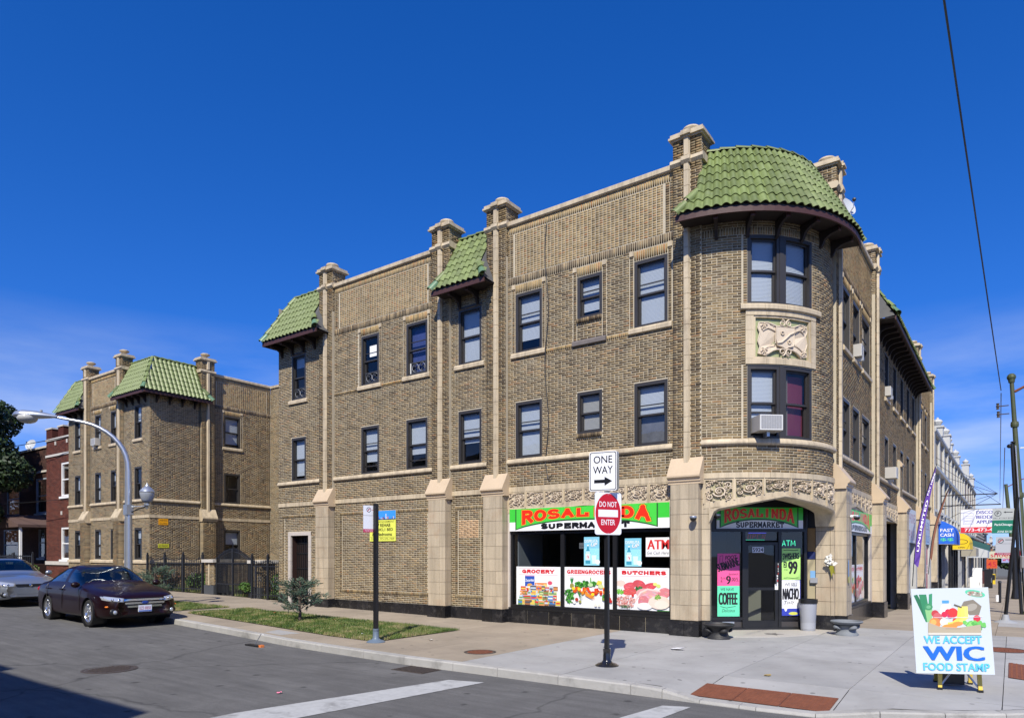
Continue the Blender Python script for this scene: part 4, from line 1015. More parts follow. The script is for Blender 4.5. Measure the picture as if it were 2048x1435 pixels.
def wing_wall(mp,u0,u1,wins,par=False,fl=FL,top=8.8,low=GW-.1,sill_w=.1):
    H=[(a,b,p,q)for a,b in wins for p,q in fl]
    t=10.13 if par else top;backing(wcore,mp,u0,u1,low,t,H);zones=list(H)+[(u0,u1,4.03,4.172),(u0,u1,3.33,3.46),(u0,u1,1.34,1.47)]
    if par:zones+=parapet_bay(mp,u0,u1,[(a,b,6.86)for a,b in wins],wk,W,pm=1,sm=2)
    for a,b in wins:
        MB().prof(mp,a-.1,b+.1,sill_pts(6.86)).build('sill_stone',M_TERRA,W);zones.append((a-.1,b+.1,6.73,6.87))
        for p,q in fl:window(mp,a,b,p,q,W,blind=random.choice([0,.3,.5,.9]))
    wk.rect(mp,u0,u1,low,8.62 if par else t-.02,zones)
    blocks(mp,u0,u1,BELT,.9,'belt_stone',M_TERRA,W);blocks(mp,u0,u1,COURSE,.9,'course_stone',M_TERRA,W)
    blocks(mp,u0,u1,[(-.01,1.34),(.05,1.34),(.05,1.43),(.02,1.47),(-.01,1.47)],.9,'belt_stone',M_TERRA,W)
    if par:blocks(mp,u0,u1,[(-.3,10.125),(.03,10.125),(.06,10.15),(.06,10.24),(.04,10.26),(-.3,10.28)],.92,'coping_stone',M_TERRA,W)
wing_wall(wfront,-35.1,-33.25,[(-34.40,-33.75)])
wing_wall(wfront,-32.6,-29.85,[(-32.17,-31.52),(-30.55,-29.93)],par=True)
wing_wall(wfront,-29.2,-26.91,[(-28.27,-27.58)])
wing_wall(wside,.6,2.90,[])
wing_wall(wrec,3.60,6.75,[(4.22,5.08)],par=True)
for c in(-32.93,-29.52):wing_pier(wfront,c)
wing_pier(wside,3.25,hw=.33)
TileBudget.n=0
mansard(wside,.62,2.93,W,ov=.45,lh=.43,rh=.35,full_hip=(.79,0),tip=.3,hipl=False,hipr=True,dt=-.35)
mansard(wfront,-29.2,-26.93,W,ov=.45,lh=.35,rh=.43,full_hip=(0,.79),tip=.3,hipl=True,hipr=True,dt=-.35)
mansard(wfront,-35.1,-33.25,W,ov=.45,lh=.45,rh=.35,full_hip=(.5,0),tip=.3,dt=-.35)
# court back wall and a narrow shaft
def wback(u,d,z):return(u,6.75-d,z)
backing(wcore,wback,-27.1,-16.8,.1,10.1,[]);wk.rect(wback,-27.09,-22.8,.22,10.1)
blocks(wback,-27.09,-16.9,[(-.3,10.12),(.05,10.12),(.06,10.24),(-.3,10.28)],.9,'coping_stone',M_TERRA,W)
MB().cbox(wback,-24.8,-23.8,-.3,.1,10.0,10.7).build('stack_core',M_TAN,W);MB().cbox(wback,-24.9,-23.7,-.4,.2,10.7,10.85).build('cap_stone',M_TERRA,W)
wk.rect(wback,-24.8,-23.8,.3,10.7,d=.11,dback=0)
v=MB();v.box(-35.08,-35.0,.7,12,0,10.1);v.box(-35.0,-16.7,12,12.1,0,10.1);v.build('rear_wall',M_TAN,W)
v=MB();v.box(-35,-27.2,.9,12,9.8,9.9);v.box(-27.2,-16.7,6.9,12,9.8,9.9);v.build('flat_roof',M_ROOFING,W)
wcore.build('brick_wall',M_MORTAR,W)
wk.build('brickwork',[M_BRICK,M_TAN,M_SOLD,M_PATCH],W)
def plain_box(name,mp,u0,u1,d0,d1,z0,z1,m,parent=None):return MB().cbox(mp,u0,u1,d0,d1,z0,z1).build(name,m,parent)

# =================================================================== houses further left
def house(name,label,x0,x1,y0,y1,H,m_brick,wins,trim,par=None,cat='house',base=.3,mort=None):
    h_=empty(name,((x0+x1)/2,y0,base));tag(h_,label,cat)
    k=Bricks();c=MB();mpf=lambda u,d,z:(u,y0-d,z)
    mpr=lambda u,d,z:(x1+d,u,z)
    Hs=[(a,b,p,q)for a,b,p,q in wins]
    backing(c,mpf,x0,x1,base-.1,H,Hs);backing(c,mpr,y0,y1,base-.1,H,[])
    k.rect(mpf,x0,x1,base,H,Hs,ch=.068,bl=.215);k.rect(mpr,y0,min(y1,y0+6),base,H,ch=.068,bl=.215)
    c.box(x0,x1,y0+.2,y1,H-.25,H-.2)
    c.build('brick_wall',mort or M_MORTAR_D,h_);k.build('brickwork',[m_brick],h_)
    for a,b,p,q in wins:
        f=MB();ring(f,mpf,a,b,p,q,.09,-.12,-.02);f.cbox(mpf,a+.09,b-.09,-.1,-.04,(p+q)/2-.03,(p+q)/2+.03)
        w=f.build('window',trim,h_);g=MB();g.add([mpf(a,-.08,p),mpf(b,-.08,p),mpf(b,-.08,q),mpf(a,-.08,q)],[(0,1,2,3)]);g.build('pane',M_GLASS,w)
        g=MB();g.cbox(mpf,a-.1,b+.1,-1.2,-1.1,p-.1,q+.1);g.build('room',M_ROOMW,w)
        MB().cbox(mpf,a-.12,b+.12,-.05,.07,p-.12,p-.001).build('sill',trim,w)
    return h_,mpf,mpr
M_STONE=mat('limestone',(.5,.47,.42),.8,var=.12)
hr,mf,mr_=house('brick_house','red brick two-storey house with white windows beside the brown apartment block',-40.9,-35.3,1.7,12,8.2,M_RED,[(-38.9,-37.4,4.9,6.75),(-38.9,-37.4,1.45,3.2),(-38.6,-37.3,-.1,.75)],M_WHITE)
for i,(a,b)in enumerate(((-40.9,-40.1),(-39.3,-38.6),(-37.9,-37.0),(-36.4,-35.3))):
    MB().cbox(mf,a,b,-.3,0,8.2,8.75).build('merlon',M_RED,hr);MB().cbox(mf,a-.04,b+.04,-.34,.04,8.75,8.83).build('coping_stone',M_STONE,hr)
for z,d in((8.2,.05),(7.3,.04)):MB().cbox(mf,-40.9,-35.32,-.02,.05,z-.12,z).build('stone_band',M_STONE,hr)
MB().cbox(mf,-40.9,-35.32,-.02,.06,1.15,1.35).build('stone_band',M_STONE,hr)
for u,z in((-39.7,7.8),(-38.2,7.8),(-38.9,3.9),(-37.1,8.5)):MB().cbox(mf,u,u+.16,-.01,.03,z,z+.2).build('stone_inset',M_STONE,hr)
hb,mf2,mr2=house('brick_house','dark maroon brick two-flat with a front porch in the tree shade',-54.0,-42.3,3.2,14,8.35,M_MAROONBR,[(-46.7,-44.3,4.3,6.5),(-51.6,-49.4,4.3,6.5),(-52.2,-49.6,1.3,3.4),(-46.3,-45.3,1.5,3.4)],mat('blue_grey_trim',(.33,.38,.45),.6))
for z in(8.45,6.95):MB().cbox(mf2,-54.1,-42.25,-.2,.08,z-.12,z).build('stone_band',M_STONE,hb)
MB().box(-47.5,-42.4,.9,3.1,.3,1.15).build('porch_wall',M_MAROONBR,hb);
for i in range(9):MB().box(-47.5+i*.57,-47.5+i*.57+.5,.85,1.15,1.15,1.28).build('porch_coping',M_STONE,hb)
for x in(-47.4,-42.6):MB().box(x-.06,x+.06,.95,1.07,1.28,3.3).build('porch_post',M_WHITE,hb)
MB().prism([(-47.7,3.3),(-42.35,3.3),(-42.35,3.45),(-42.6,3.5),(-45.0,4.1),(-47.5,3.5),(-47.7,3.45)],.8,3.2,lambda u,d,z:(u,d,z)).build('porch_roof',mat('porch_roof',(.10,.06,.05),.8),hb)
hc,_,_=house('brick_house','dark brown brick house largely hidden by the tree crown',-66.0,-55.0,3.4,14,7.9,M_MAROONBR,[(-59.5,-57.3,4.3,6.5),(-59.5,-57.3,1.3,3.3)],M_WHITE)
# satellite dish on the maroon house roof
def dish(name,label,loc,aim,r=.45,pole=.5,foot=None):
    t=empty(name,loc);tag(t,label,'satellite dish')
    m=mat('dish_grey',(.42,.44,.46),.5,var=.05);L_=Vector(loc);a=Vector(aim).normalized();c=L_+Vector((0,0,pole));x=a.cross(Vector((0,0,1))).normalized();y=x.cross(a)
    b=MB();vs=[];n=20
    for i in range(5):
        rr=r*i/4
        for k_ in range(n):th=2*math.pi*k_/n;vs.append(c+x*rr*math.cos(th)+y*rr*math.sin(th)*1.1+a*(.25*rr*rr/r))
    fs=[(i*n+k_,i*n+(k_+1)%n,(i+1)*n+(k_+1)%n,(i+1)*n+k_)for i in range(4)for k_ in range(n)]
    b.add(vs,fs);b.build('reflector',m,t,smooth=180)
    MB().tube([L_,L_+Vector((0,0,pole*.7)),c-a*.05],.025,6).build('mast',M_STEEL,t)
    MB().tube([c-y*r*.9+a*.05,c-y*r*.75+a*r*.8,c-y*.1*r+a*r*1.15],.012,5).build('feed_arm',M_STEEL,t);MB().ball(tuple(c-y*.1*r+a*r*1.15),.05,8,6).build('receiver',M_BLACK,t)
    return t
dish('satellite_dish','pale satellite dish standing on the maroon house roof',(-50.3,4.2,8.3),(.45,-.8,.4),r=.36,pole=.8)
dish('satellite_dish','small grey satellite dish on the parapet right of the rounded corner roof',(-.05,5.0,10.2),(.75,-.55,.35),r=.25,pole=.40)
# =================================================================== ground
def sheet(name,xs,ys,zf,m,kind='structure',keep=None):
    b=MB();vs=[(x,y,zf(x,y))for y in ys for x in xs];n=len(xs)
    fs=[(j*n+i,j*n+i+1,(j+1)*n+i+1,(j+1)*n+i)for j in range(len(ys)-1)for i in range(n-1)if keep is None or keep((xs[i]+xs[i+1])/2,(ys[j]+ys[j+1])/2)]
    b.add(vs,fs);o=b.build(name,m,None,smooth=180);o['kind']=kind;return o
def asphalt():
    m=mat('asphalt',(.10,.098,.095),.9,bump=.5,bscale=160,var=.22,vscale=1.4,dirt=((.17,.168,.16),.45,.5));nt=m.node_tree;N=nt.nodes;LK=nt.links.new
    b=N['Principled BSDF'];src=b.inputs['Base Color'].links[0].from_socket;geo=N.new('ShaderNodeNewGeometry')
    # stone grain, oil spots and patches
    v=N.new('ShaderNodeTexNoise');v.inputs['Scale'].default_value=95;v.inputs['Detail'].default_value=4;v.inputs['Roughness'].default_value=.8;LK(geo.outputs['Position'],v.inputs['Vector'])
    mr=N.new('ShaderNodeMapRange');mr.inputs['From Min'].default_value=.3;mr.inputs['From Max'].default_value=.7;mr.inputs['To Min'].default_value=.45;mr.inputs['To Max'].default_value=1.6;LK(v.outputs['Fac'],mr.inputs['Value'])
    a=N.new('ShaderNodeMix');a.data_type='RGBA';a.blend_type='MULTIPLY';a.inputs['Factor'].default_value=1;LK(src,a.inputs['A']);LK(mr.outputs[0],a.inputs['B'])
    vo=N.new('ShaderNodeTexVoronoi');vo.inputs['Scale'].default_value=1.9;vo.inputs['Randomness'].default_value=1;LK(geo.outputs['Position'],vo.inputs['Vector'])
    n2=N.new('ShaderNodeTexNoise');n2.inputs['Scale'].default_value=9;LK(geo.outputs['Position'],n2.inputs['Vector'])
    ad=N.new('ShaderNodeMath');ad.operation='MULTIPLY_ADD';ad.inputs[1].default_value=.16;LK(n2.outputs['Fac'],ad.inputs[0]);LK(vo.outputs['Distance'],ad.inputs[2])
    r=N.new('ShaderNodeValToRGB');r.color_ramp.elements[0].position=.15;r.color_ramp.elements[0].color=(.42,.42,.42,1);r.color_ramp.elements[1].position=.21;r.color_ramp.elements[1].color=(1,1,1,1);LK(ad.outputs[0],r.inputs[0])
    c=N.new('ShaderNodeMix');c.data_type='RGBA';c.blend_type='MULTIPLY';c.inputs['Factor'].default_value=1;LK(a.outputs['Result'],c.inputs['A']);LK(r.outputs[0],c.inputs['B'])
    # long scrape streaks
    mp_=N.new('ShaderNodeMapping');mp_.inputs['Scale'].default_value=(.35,3.5,1);LK(geo.outputs['Position'],mp_.inputs[0])
    n3=N.new('ShaderNodeTexNoise');n3.inputs['Scale'].default_value=2.2;n3.inputs['Detail'].default_value=8;n3.inputs['Roughness'].default_value=.7;LK(mp_.outputs[0],n3.inputs['Vector'])
    m3=N.new('ShaderNodeMapRange');m3.inputs['From Min'].default_value=.3;m3.inputs['From Max'].default_value=.7;m3.inputs['To Min'].default_value=.8;m3.inputs['To Max'].default_value=1.22;LK(n3.outputs['Fac'],m3.inputs['Value'])
    e=N.new('ShaderNodeMix');e.data_type='RGBA';e.blend_type='MULTIPLY';e.inputs['Factor'].default_value=1;LK(c.outputs['Result'],e.inputs['A']);LK(m3.outputs[0],e.inputs['B'])
    # hairline cracks and sealed repairs
    nw=N.new('ShaderNodeTexNoise');nw.inputs['Scale'].default_value=1.3;nw.inputs['Detail'].default_value=5;LK(geo.outputs['Position'],nw.inputs['Vector'])
    av=N.new('ShaderNodeVectorMath');av.operation='MULTIPLY_ADD';av.inputs[1].default_value=(.8,.8,0);LK(nw.outputs['Color'],av.inputs[0]);LK(geo.outputs['Position'],av.inputs[2])
    cv=N.new('ShaderNodeTexVoronoi');cv.feature='DISTANCE_TO_EDGE';cv.inputs['Scale'].default_value=.16;LK(av.outputs[0],cv.inputs['Vector'])
    cr2=N.new('ShaderNodeValToRGB');cr2.color_ramp.elements[0].position=.002;cr2.color_ramp.elements[0].color=(.6,.6,.6,1);cr2.color_ramp.elements[1].position=.006;cr2.color_ramp.elements[1].color=(1,1,1,1);LK(cv.outputs['Distance'],cr2.inputs[0])
    g=N.new('ShaderNodeMix');g.data_type='RGBA';g.blend_type='MULTIPLY';g.inputs['Factor'].default_value=1;LK(e.outputs['Result'],g.inputs['A']);LK(cr2.outputs[0],g.inputs['B'])
    LK(g.outputs['Result'],b.inputs['Base Color']);return m
M_ASPH=asphalt()
xs=list(np.linspace(-140,-20,13))+list(np.linspace(-18,10,29))+list(np.linspace(12,60,7));ys=list(np.linspace(-60,-8,14))+list(np.linspace(-7,40,48))+list(np.linspace(44,340,30))
sheet('road',xs,ys,lambda x,y:ground_z(x,y)-.135,M_ASPH)
sheet('ground',[-1500,-600,-141,61,600,1500],[-1500,-600,-61,341,800,2500],lambda x,y:-.5-(0 if y<300 else 6.8)*0-.022*max(0,min(y,340)-3),mat('far_ground',(.12,.12,.10),.95))
# sidewalk region: y > -5.85 with a rounded corner (centre .9,-2.05 r 3.8)
CXc,CYc,RC=.9,-2.05,3.8
def KY(x):
    for(a,p),(b,q)in zip(KYP,KYP[1:]):
        if b<=x<=a:return p+(q-p)*(a-x)/(a-b)
    return KYP[-1][1]if x<KYP[-1][0]else KYP[0][1]
KYP=[(-5.0,-5.85),(-8.7,-5.6),(-11.2,-5.32),(-14.0,-5.05),(-18,-4.75),(-24,-4.4),(-40,-4.2),(-140,-4.2)]
def inside(x,y,o=0):
    if x<-5:return y>KY(x)+o
    if x>CXc and y<CYc:return math.hypot(x-CXc,y-CYc)<RC-o
    return y>CYc-RC+o if x<=CXc else x<CXc+RC-o
def ramp(x,y):
    """kerb ramps dip to the road"""
    a=max(0,min(1,(-.35-0+x+.75)/.4))*max(0,min(1,(2.25-x)/.4))*max(0,min(1,(-4.45-y)/1.2))if y<-4.4 else 0
    b=max(0,min(1,(y+2.6)/.4))*max(0,min(1,(.0-y)/.4))*max(0,min(1,(x-3.2)/1.2))if x>3.2 else 0
    return-.105*max(a,b)
def sz(x,y):return ground_z(x,y)+ramp(x,y)
M_CONC=mat('new_concrete',(.355,.35,.335),.85,bump=.25,bscale=90,var=.07,vscale=1.7,dirt=((.28,.27,.25),.5,1.1),objvar=.06,spots=.5)
M_CONCT=mat('old_concrete',(.33,.275,.205),.9,bump=.35,bscale=70,var=.10,vscale=2.3,dirt=((.22,.185,.145),.5,1.3),objvar=.08,spots=.55)
M_KERB=mat('kerb_concrete',(.36,.35,.325),.85,bump=.35,bscale=50,var=.15,vscale=3,dirt=((.12,.115,.105),.75,1.6),objvar=.05)
SW=empty('sidewalk',(0,-3,0));SW['kind']='structure'
def clip(poly,a,b,c):
    """keep a*x+b*y<=c"""
    out=[]
    for i in range(len(poly)):
        p,q=poly[i],poly[(i+1)%len(poly)];fp,fq=a*p[0]+b*p[1]-c,a*q[0]+b*q[1]-c
        if fp<=0:out.append(p)
        if fp*fq<0:t=fp/(fp-fq);out.append((p[0]+t*(q[0]-p[0]),p[1]+t*(q[1]-p[1])))
    return out
def region_clip(poly,o):
    """clip to the rounded kerb outline with inset o"""
    poly=clip(poly,0,-1,-(CYc-RC+o));poly=clip(poly,1,0,CXc+RC-o)
    for k in range(1,12):
        a=R(-90+90*k/12);ca,sa=math.cos(a),math.sin(a);poly=clip(poly,ca,sa,ca*CXc+sa*CYc+RC-o)
        if len(poly)<3:return[]
    return poly
def slab(poly,m,zo=0,name='pavement_slab',gap=.006,sub=None):
    if len(poly)<3:return
    cx,cy=sum(p[0]for p in poly)/len(poly),sum(p[1]for p in poly)/len(poly)
    q=[]
    for x,y in poly:
        l=math.hypot(x-cx,y-cy);k=max(0,1-gap/max(l,.01));q.append((cx+(x-cx)*k,cy+(y-cy)*k))
    b=MB();n=len(q)
    b.add([(x,y,sz(x,y)+zo)for x,y in q]+[(x,y,sz(x,y)+zo-.05)for x,y in q],[tuple(range(n))]+[(j,(j+1)%n,n+(j+1)%n,n+j)for j in range(n)])
    return b.build(name,m,SW)
def rect(x0,x1,y0,y1):return[(x0,y0),(x1,y0),(x1,y1),(x0,y1)]
# bed under the slabs, seen only in the joints
sheet('sidewalk_bed',list(np.linspace(-140,-20,25))+list(np.arange(-18,4.6,.5)),list(np.arange(-5.5,8,.5))+list(np.linspace(9,340,60)),lambda x,y:sz(x,y)-.03 if inside(x,y,.25)or y>5 else sz(x,y)-.16,mat('joint_dirt',(.10,.09,.075),.95),keep=lambda x,y:inside(x,y,.5))
# new concrete at the corner
xc=[-3.85,-1.9,.05,1.69,3.3,4.7];yc=[-5.7,-4.45,-2.05,-.05,2.0,4.0]
xc2=[-3.85,-1.9,-.35,.05,.45,1.69,2.1,3.2,3.7,4.2,4.7];
for i in range(len(xc)-1):
    for j in range(len(yc)-1):
        x0,x1,y0,y1=xc[i],xc[i+1],yc[j],yc[j+1]
        if x1<=-1.8 and y0>=-.1:continue
        if x1<=.06 and y0>=1.9:continue
        # slabs near the ramps are cut finer so they can bend
        fine=y1<=-4.4 or x0>=3.2
        if not fine:slab(region_clip(rect(x0,x1,y0,y1),.16),M_CONC);continue
        bm_=MB();nx=max(2,int((x1-x0)/.2));ny=max(2,int((y1-y0)/.2));any_=False
        for a in range(nx):
            for c in range(ny):
                g=.005
                X0,X1=x0+g+(x1-x0-2*g)*a/nx,x0+g+(x1-x0-2*g)*(a+1)/nx;Y0,Y1=y0+g+(y1-y0-2*g)*c/ny,y0+g+(y1-y0-2*g)*(c+1)/ny
                p=region_clip(rect(X0,X1,Y0,Y1),.16)
                if len(p)>2:bm_.add([(x,y,sz(x,y))for x,y in p],[tuple(range(len(p)))]);any_=True
        if any_:bm_.build('pavement_slab',M_CONC,SW,doubles=True)
# tan walk along the side street, narrow strip by the kerb
def lawn_outer(x):return max(KY(x)+.92,-4.78)
def quadstrip(x0,x1,f0,f1):return[(x0,f0(x0)),(x1,f0(x1)),(x1,f1(x1)),(x0,f1(x0))]
LIN=-2.18
for i in range(40):
    x1=-3.85-i*1.5;x0=x1-1.5
    back=.55 if x1<-16.8 else(-.03 if x1>-16.9 else .0)
    if x1>-6.8:
        slab(quadstrip(x0,x1,lambda x:KY(x)+.16,lambda x:-4.3),M_CONCT);slab(rect(x0,x1,-4.3,-2.2),M_CONCT);slab(rect(x0,x1,-2.2,-.03),M_CONCT)
    else:
        slab(rect(x0,x1,LIN,(LIN+back)/2),M_CONCT);slab(rect(x0,x1,(LIN+back)/2,back),M_CONCT)
        slab(quadstrip(x0,x1,lambda x:KY(x)+.16,lawn_outer),M_CONCT)
slab(rect(-16.1,-15.3,-4.2,-2.18),M_CONCT,zo=.004)
slab([(-9.95,-5.2),(-9.3,-5.25),(-9.2,-4.82),(-10.1,-4.75)],M_CONC,zo=.006)
# right street walk
y=4.0;k=0
while y<150:
    st_=1.6 if y<40 else 4.0
    if y<40:
        for a,b in((.05,1.5),(1.5,3.1),(3.1,4.54)):slab(rect(a,b,y,y+st_),M_CONCT if k not in(2,3)or a<3 else M_CONC)
    else:slab(rect(.05,4.54,y,y+st_),M_CONCT)
    y+=st_;k+=1
# kerb stones
def kerb(path,name='kerb_stone',wdt=.16):
    for(a,b)in zip(path,path[1:]):
        a,b=Vector((*a,0)),Vector((*b,0));t=(b-a).normalized();n=Vector((-t.y,t.x,0));a2=a+t*.004;b2=b-t*.004
        q=MB();prof=[(0,-.14),(.0,-.02),(.012,0),(wdt,0),(wdt,-.14)]
        vs=[];
        for p in(a2,b2):
            for d,z in prof:w=p+n*d;vs.append((w.x,w.y,max(sz(w.x,w.y)+z,ground_z(w.x,w.y)-.15)+(.012 if z==0 and ramp(w.x,w.y)<-.02 else .0)))
        q.add(vs,[tuple(range(5)),tuple(range(9,4,-1))]+[(j,j+1,5+j+1,5+j)for j in range(4)]);q.build(name,M_KERB,SW)
kp=[(x,KY(x))for x in list(np.arange(-60,-15,3.0))+[-14,-12.6,-11.2,-9.95,-8.7,-7.4,-6.1]]+[(x,-5.85)for x in(-5.0,-3.9,-3.0,-1.9,-.75,-.3,.2,.7)]
arc=[(CXc+RC*math.cos(R(a)),CYc+RC*math.sin(R(a)))for a in range(-90,1,10)]
kerb(kp+arc);kerb([(4.7,y)for y in(-2.05,-1.2,-.4,.2,2.0)]+[(4.7,y)for y in np.arange(4,60,3.0)]);kerb([(4.7,y)for y in np.arange(58,150,10.0)])
# gutter dirt and iron fittings
M_RUST=mat('rusty_iron',(.17,.055,.025),.85,var=.3,vscale=9,bump=.3)
M_IRON=mat('cast_iron',(.055,.042,.035),.7,var=.3,vscale=15,bump=.3)
def manhole(name,label,x,y,r,z,m,ribs=True):
    t=empty(name,(x,y,z));tag(t,label,'manhole cover')
    MB().lathe([(r+.05,-.03),(r+.05,.004),(r,.006),(r,.0)],(x,y,z),32,caps=False).build('rim',M_IRON,t,smooth=30)
    b=MB();b.lathe([(r-.01,-.02),(r-.01,.003)],(x,y,z),32);b.build('cover',m,t)
    b=MB()
    for i in range(-6,7):
        w=math.sqrt(max(0,(r*.88)**2-(i*r/7)**2))
        for s_ in range(-5,6):
            cx_=s_*r/6
            if abs(cx_)<w-.03:b.box(x+cx_-.022,x+cx_+.022,y+i*r/7-.015,y+i*r/7+.015,z+.002,z+.010)
    o=b.build('cover_studs',m,t);o['kind']='stuff'
manhole('manhole_cover','round iron manhole cover in the road in front of the dark red car',-8.5,-9.05,.36,ground_z(-8.5,-9)-.135,M_IRON)
manhole('manhole_cover','rusty round cover in the tan sidewalk at the edge of the new concrete',-4.29,-4.66,.24,.0,M_RUST)
manhole('manhole_cover','large rusty cover set in the sidewalk right of the sandwich board',3.25,1.15,.36,.0,M_RUST)
def tactile(name,label,x0,x1,y0,y1,axis):
    t=empty(name,((x0+x1)/2,(y0+y1)/2,sz((x0+x1)/2,(y0+y1)/2)));tag(t,label,'tactile paving')
    n=3
    for i in range(n if axis=='x' else 1):
        for j in range(n if axis=='y' else 1):
            a,b=(x0+(x1-x0)*i/n+.003,x0+(x1-x0)*(i+1)/n-.003)if axis=='x' else(x0,x1)
            c,d=(y0+(y1-y0)*j/n+.003,y0+(y1-y0)*(j+1)/n-.003)if axis=='y' else(y0,y1)
            q=MB();nx,ny=4,4
            for p in range(nx):
                for r_ in range(ny):
                    X0,X1,Y0,Y1=a+(b-a)*p/nx,a+(b-a)*(p+1)/nx,c+(d-c)*r_/ny,c+(d-c)*(r_+1)/ny
                    q.add([(X,Y,sz(X,Y)+.012)for X,Y in((X0,Y0),(X1,Y0),(X1,Y1),(X0,Y1))],[(0,1,2,3)])
            pl=q.build('plate',M_RUST,t,doubles=True)
            q=MB();s_=.06;yy=c+.04
            while yy<d-.02:
                xx=a+.04
                while xx<b-.02:
                    z=sz(xx,yy)+.012;r1=.016
                    q.add([(xx-r1,yy-r1,z),(xx+r1,yy-r1,z),(xx+r1,yy+r1,z),(xx-r1,yy+r1,z),(xx,yy,z+.009)],[(0,1,4),(1,2,4),(2,3,4),(3,0,4)]);xx+=s_
                yy+=s_
            o=q.build('domes',M_RUST,pl);o['kind']='stuff'
tactile('tactile_plate','rust coloured tactile plate in the kerb ramp at the crossing',-.02,1.66,-5.62,-4.98,'x')
tactile('tactile_plate','rust coloured tactile plate at the right edge behind the sandwich board',3.35,4.4,-2.2,-.55,'y')
# storm drain at the kerb
t=empty('storm_drain',(-4.45,-6.1,-.13));tag(t,'rusty rectangular storm drain grate by the kerb','drain grate')
MB().box(-4.8,-4.1,-6.35,-5.9,-.145,-.128).build('drain_frame',M_IRON,t)
for i in range(9):MB().box(-4.76+i*.075,-4.72+i*.075,-6.32,-5.93,-.128,-.118).build('bar',M_IRON,t)
# crossing lines
M_PAINT=mat('worn_road_paint',(.40,.405,.40),.8,var=.18,vscale=9,dirt=((.13,.13,.125),.85,3.4),bump=.3,bscale=120)
def stripe(label,pts):
    b=MB();b.add([(x,y,ground_z(x,y)-.129)for x,y in pts],[tuple(range(len(pts)))]);o=b.build('crossing_line',M_PAINT);tag(o,kind='structure');return o
stripe('',[(-3.42,-6.5),(-2.86,-6.35),(-3.25,-9.4),(-3.2,-13.5),(-4.05,-13.5),(-4.05,-9.6)])
stripe('',[(-.12,-6.25),(.2,-6.12),(.12,-7.1),(.05,-13.5),(-.35,-13.5),(-.25,-7.1)])
# soil and grass of the verge and the court
def lawn(name,x0,x1,y0,y1,n,label=None,yedge=None,hmin=.03,hmax=.075,seed=1,zoff=0):
    rr=np.random.default_rng(seed);m=mat('soil',(.10,.095,.045),.95,var=.3,vscale=6)
    xs_=list(np.linspace(x0,x1,24));bb_=MB();ye=yedge or(lambda q:y0)
    for p_,q_ in zip(xs_,xs_[1:]):bb_.add([(p_,ye(p_),ground_z(p_,0)+.012),(q_,ye(q_),ground_z(q_,0)+.012),(q_,y1,ground_z(q_,0)+.012),(p_,y1,ground_z(p_,0)+.012)],[(0,1,2,3)])
    so__=bb_.build('soil',m);so__['kind']='structure'
    x=rr.uniform(x0,x1,n);y=rr.uniform(y0,y1,n)
    cl=np.array([noise.noise(Vector((a*.9,b*.9,seed)))for a,b in zip(x,y)]);cl2=np.array([noise.noise(Vector((a*3.3,b*3.3,seed+9)))for a,b in zip(x,y)])
    edge_ok=np.array([yedge is None or q>yedge(p)for p,q in zip(x,y)]);keep=edge_ok&(rr.random(n)<np.clip(.85+cl*.7+cl2*.5,.25,1));x,y,cl,cl2=x[keep],y[keep],cl[keep],cl2[keep];n=len(x)
    hgt=rr.uniform(hmin,hmax,n)*(1+.5*cl);a=rr.uniform(0,6.28,n);w=rr.uniform(.004,.009,n);lean=rr.uniform(.0,.045,n);la=rr.uniform(0,6.28,n)
    z=np.array([ground_z(p,q)for p,q in zip(x,y)])+.01+zoff
    V=np.stack([np.stack([x-w*np.cos(a),y-w*np.sin(a),z],-1),np.stack([x+w*np.cos(a),y+w*np.sin(a),z],-1),np.stack([x+lean*np.cos(la),y+lean*np.sin(la),z+hgt],-1)],1).reshape(-1,3)
    me=bpy.data.meshes.new(name);me.vertices.add(3*n);me.vertices.foreach_set('co',V.astype(np.float32).ravel());me.loops.add(3*n);me.loops.foreach_set('vertex_index',np.arange(3*n,dtype=np.int32))
    me.polygons.add(n);me.polygons.foreach_set('loop_start',np.arange(0,3*n,3,dtype=np.int32))
    at=me.attributes.new('rnd','FLOAT','FACE');at.data.foreach_set('value',np.clip(.5+.9*cl2+.5*cl+rr.normal(0,.22,n),0,1).astype(np.float32));me.materials.append(M_GRASS);me.update(calc_edges=True)
    o=put(me,name);o['kind']='stuff'
    return o
gm_=bpy.data.materials.new('grass_blades');gm_.use_nodes=True;nt=gm_.node_tree;at_=nt.nodes.new('ShaderNodeAttribute');at_.attribute_name='rnd';r_=nt.nodes.new('ShaderNodeValToRGB');el=r_.color_ramp.elements
for p_,c_ in((.3,(.075,.13,.02)),(.6,(.115,.165,.03)),(.82,(.19,.20,.06))):e_=el.new(p_);e_.color=(*c_,1)
el[0].color=(.035,.075,.012,1);el[-1].color=(.33,.28,.14,1);nt.links.new(at_.outputs['Fac'],r_.inputs[0]);nt.links.new(r_.outputs[0],nt.nodes['Principled BSDF'].inputs['Base Color']);nt.nodes['Principled BSDF'].inputs['Roughness'].default_value=.6
M_GRASS=gm_
lawn('grass',-15.25,-6.85,-4.78,-2.2,90000,seed=3,yedge=lawn_outer)
lawn('grass',-28,-16.15,-4.4,-2.2,50000,seed=5,yedge=lawn_outer)
lawn('grass',-26.8,-22.9,.7,3.5,9000,hmin=.06,hmax=.2,seed=6);lawn('grass',-20.6,-16.95,.62,3.0,9000,hmin=.08,hmax=.28,seed=8)
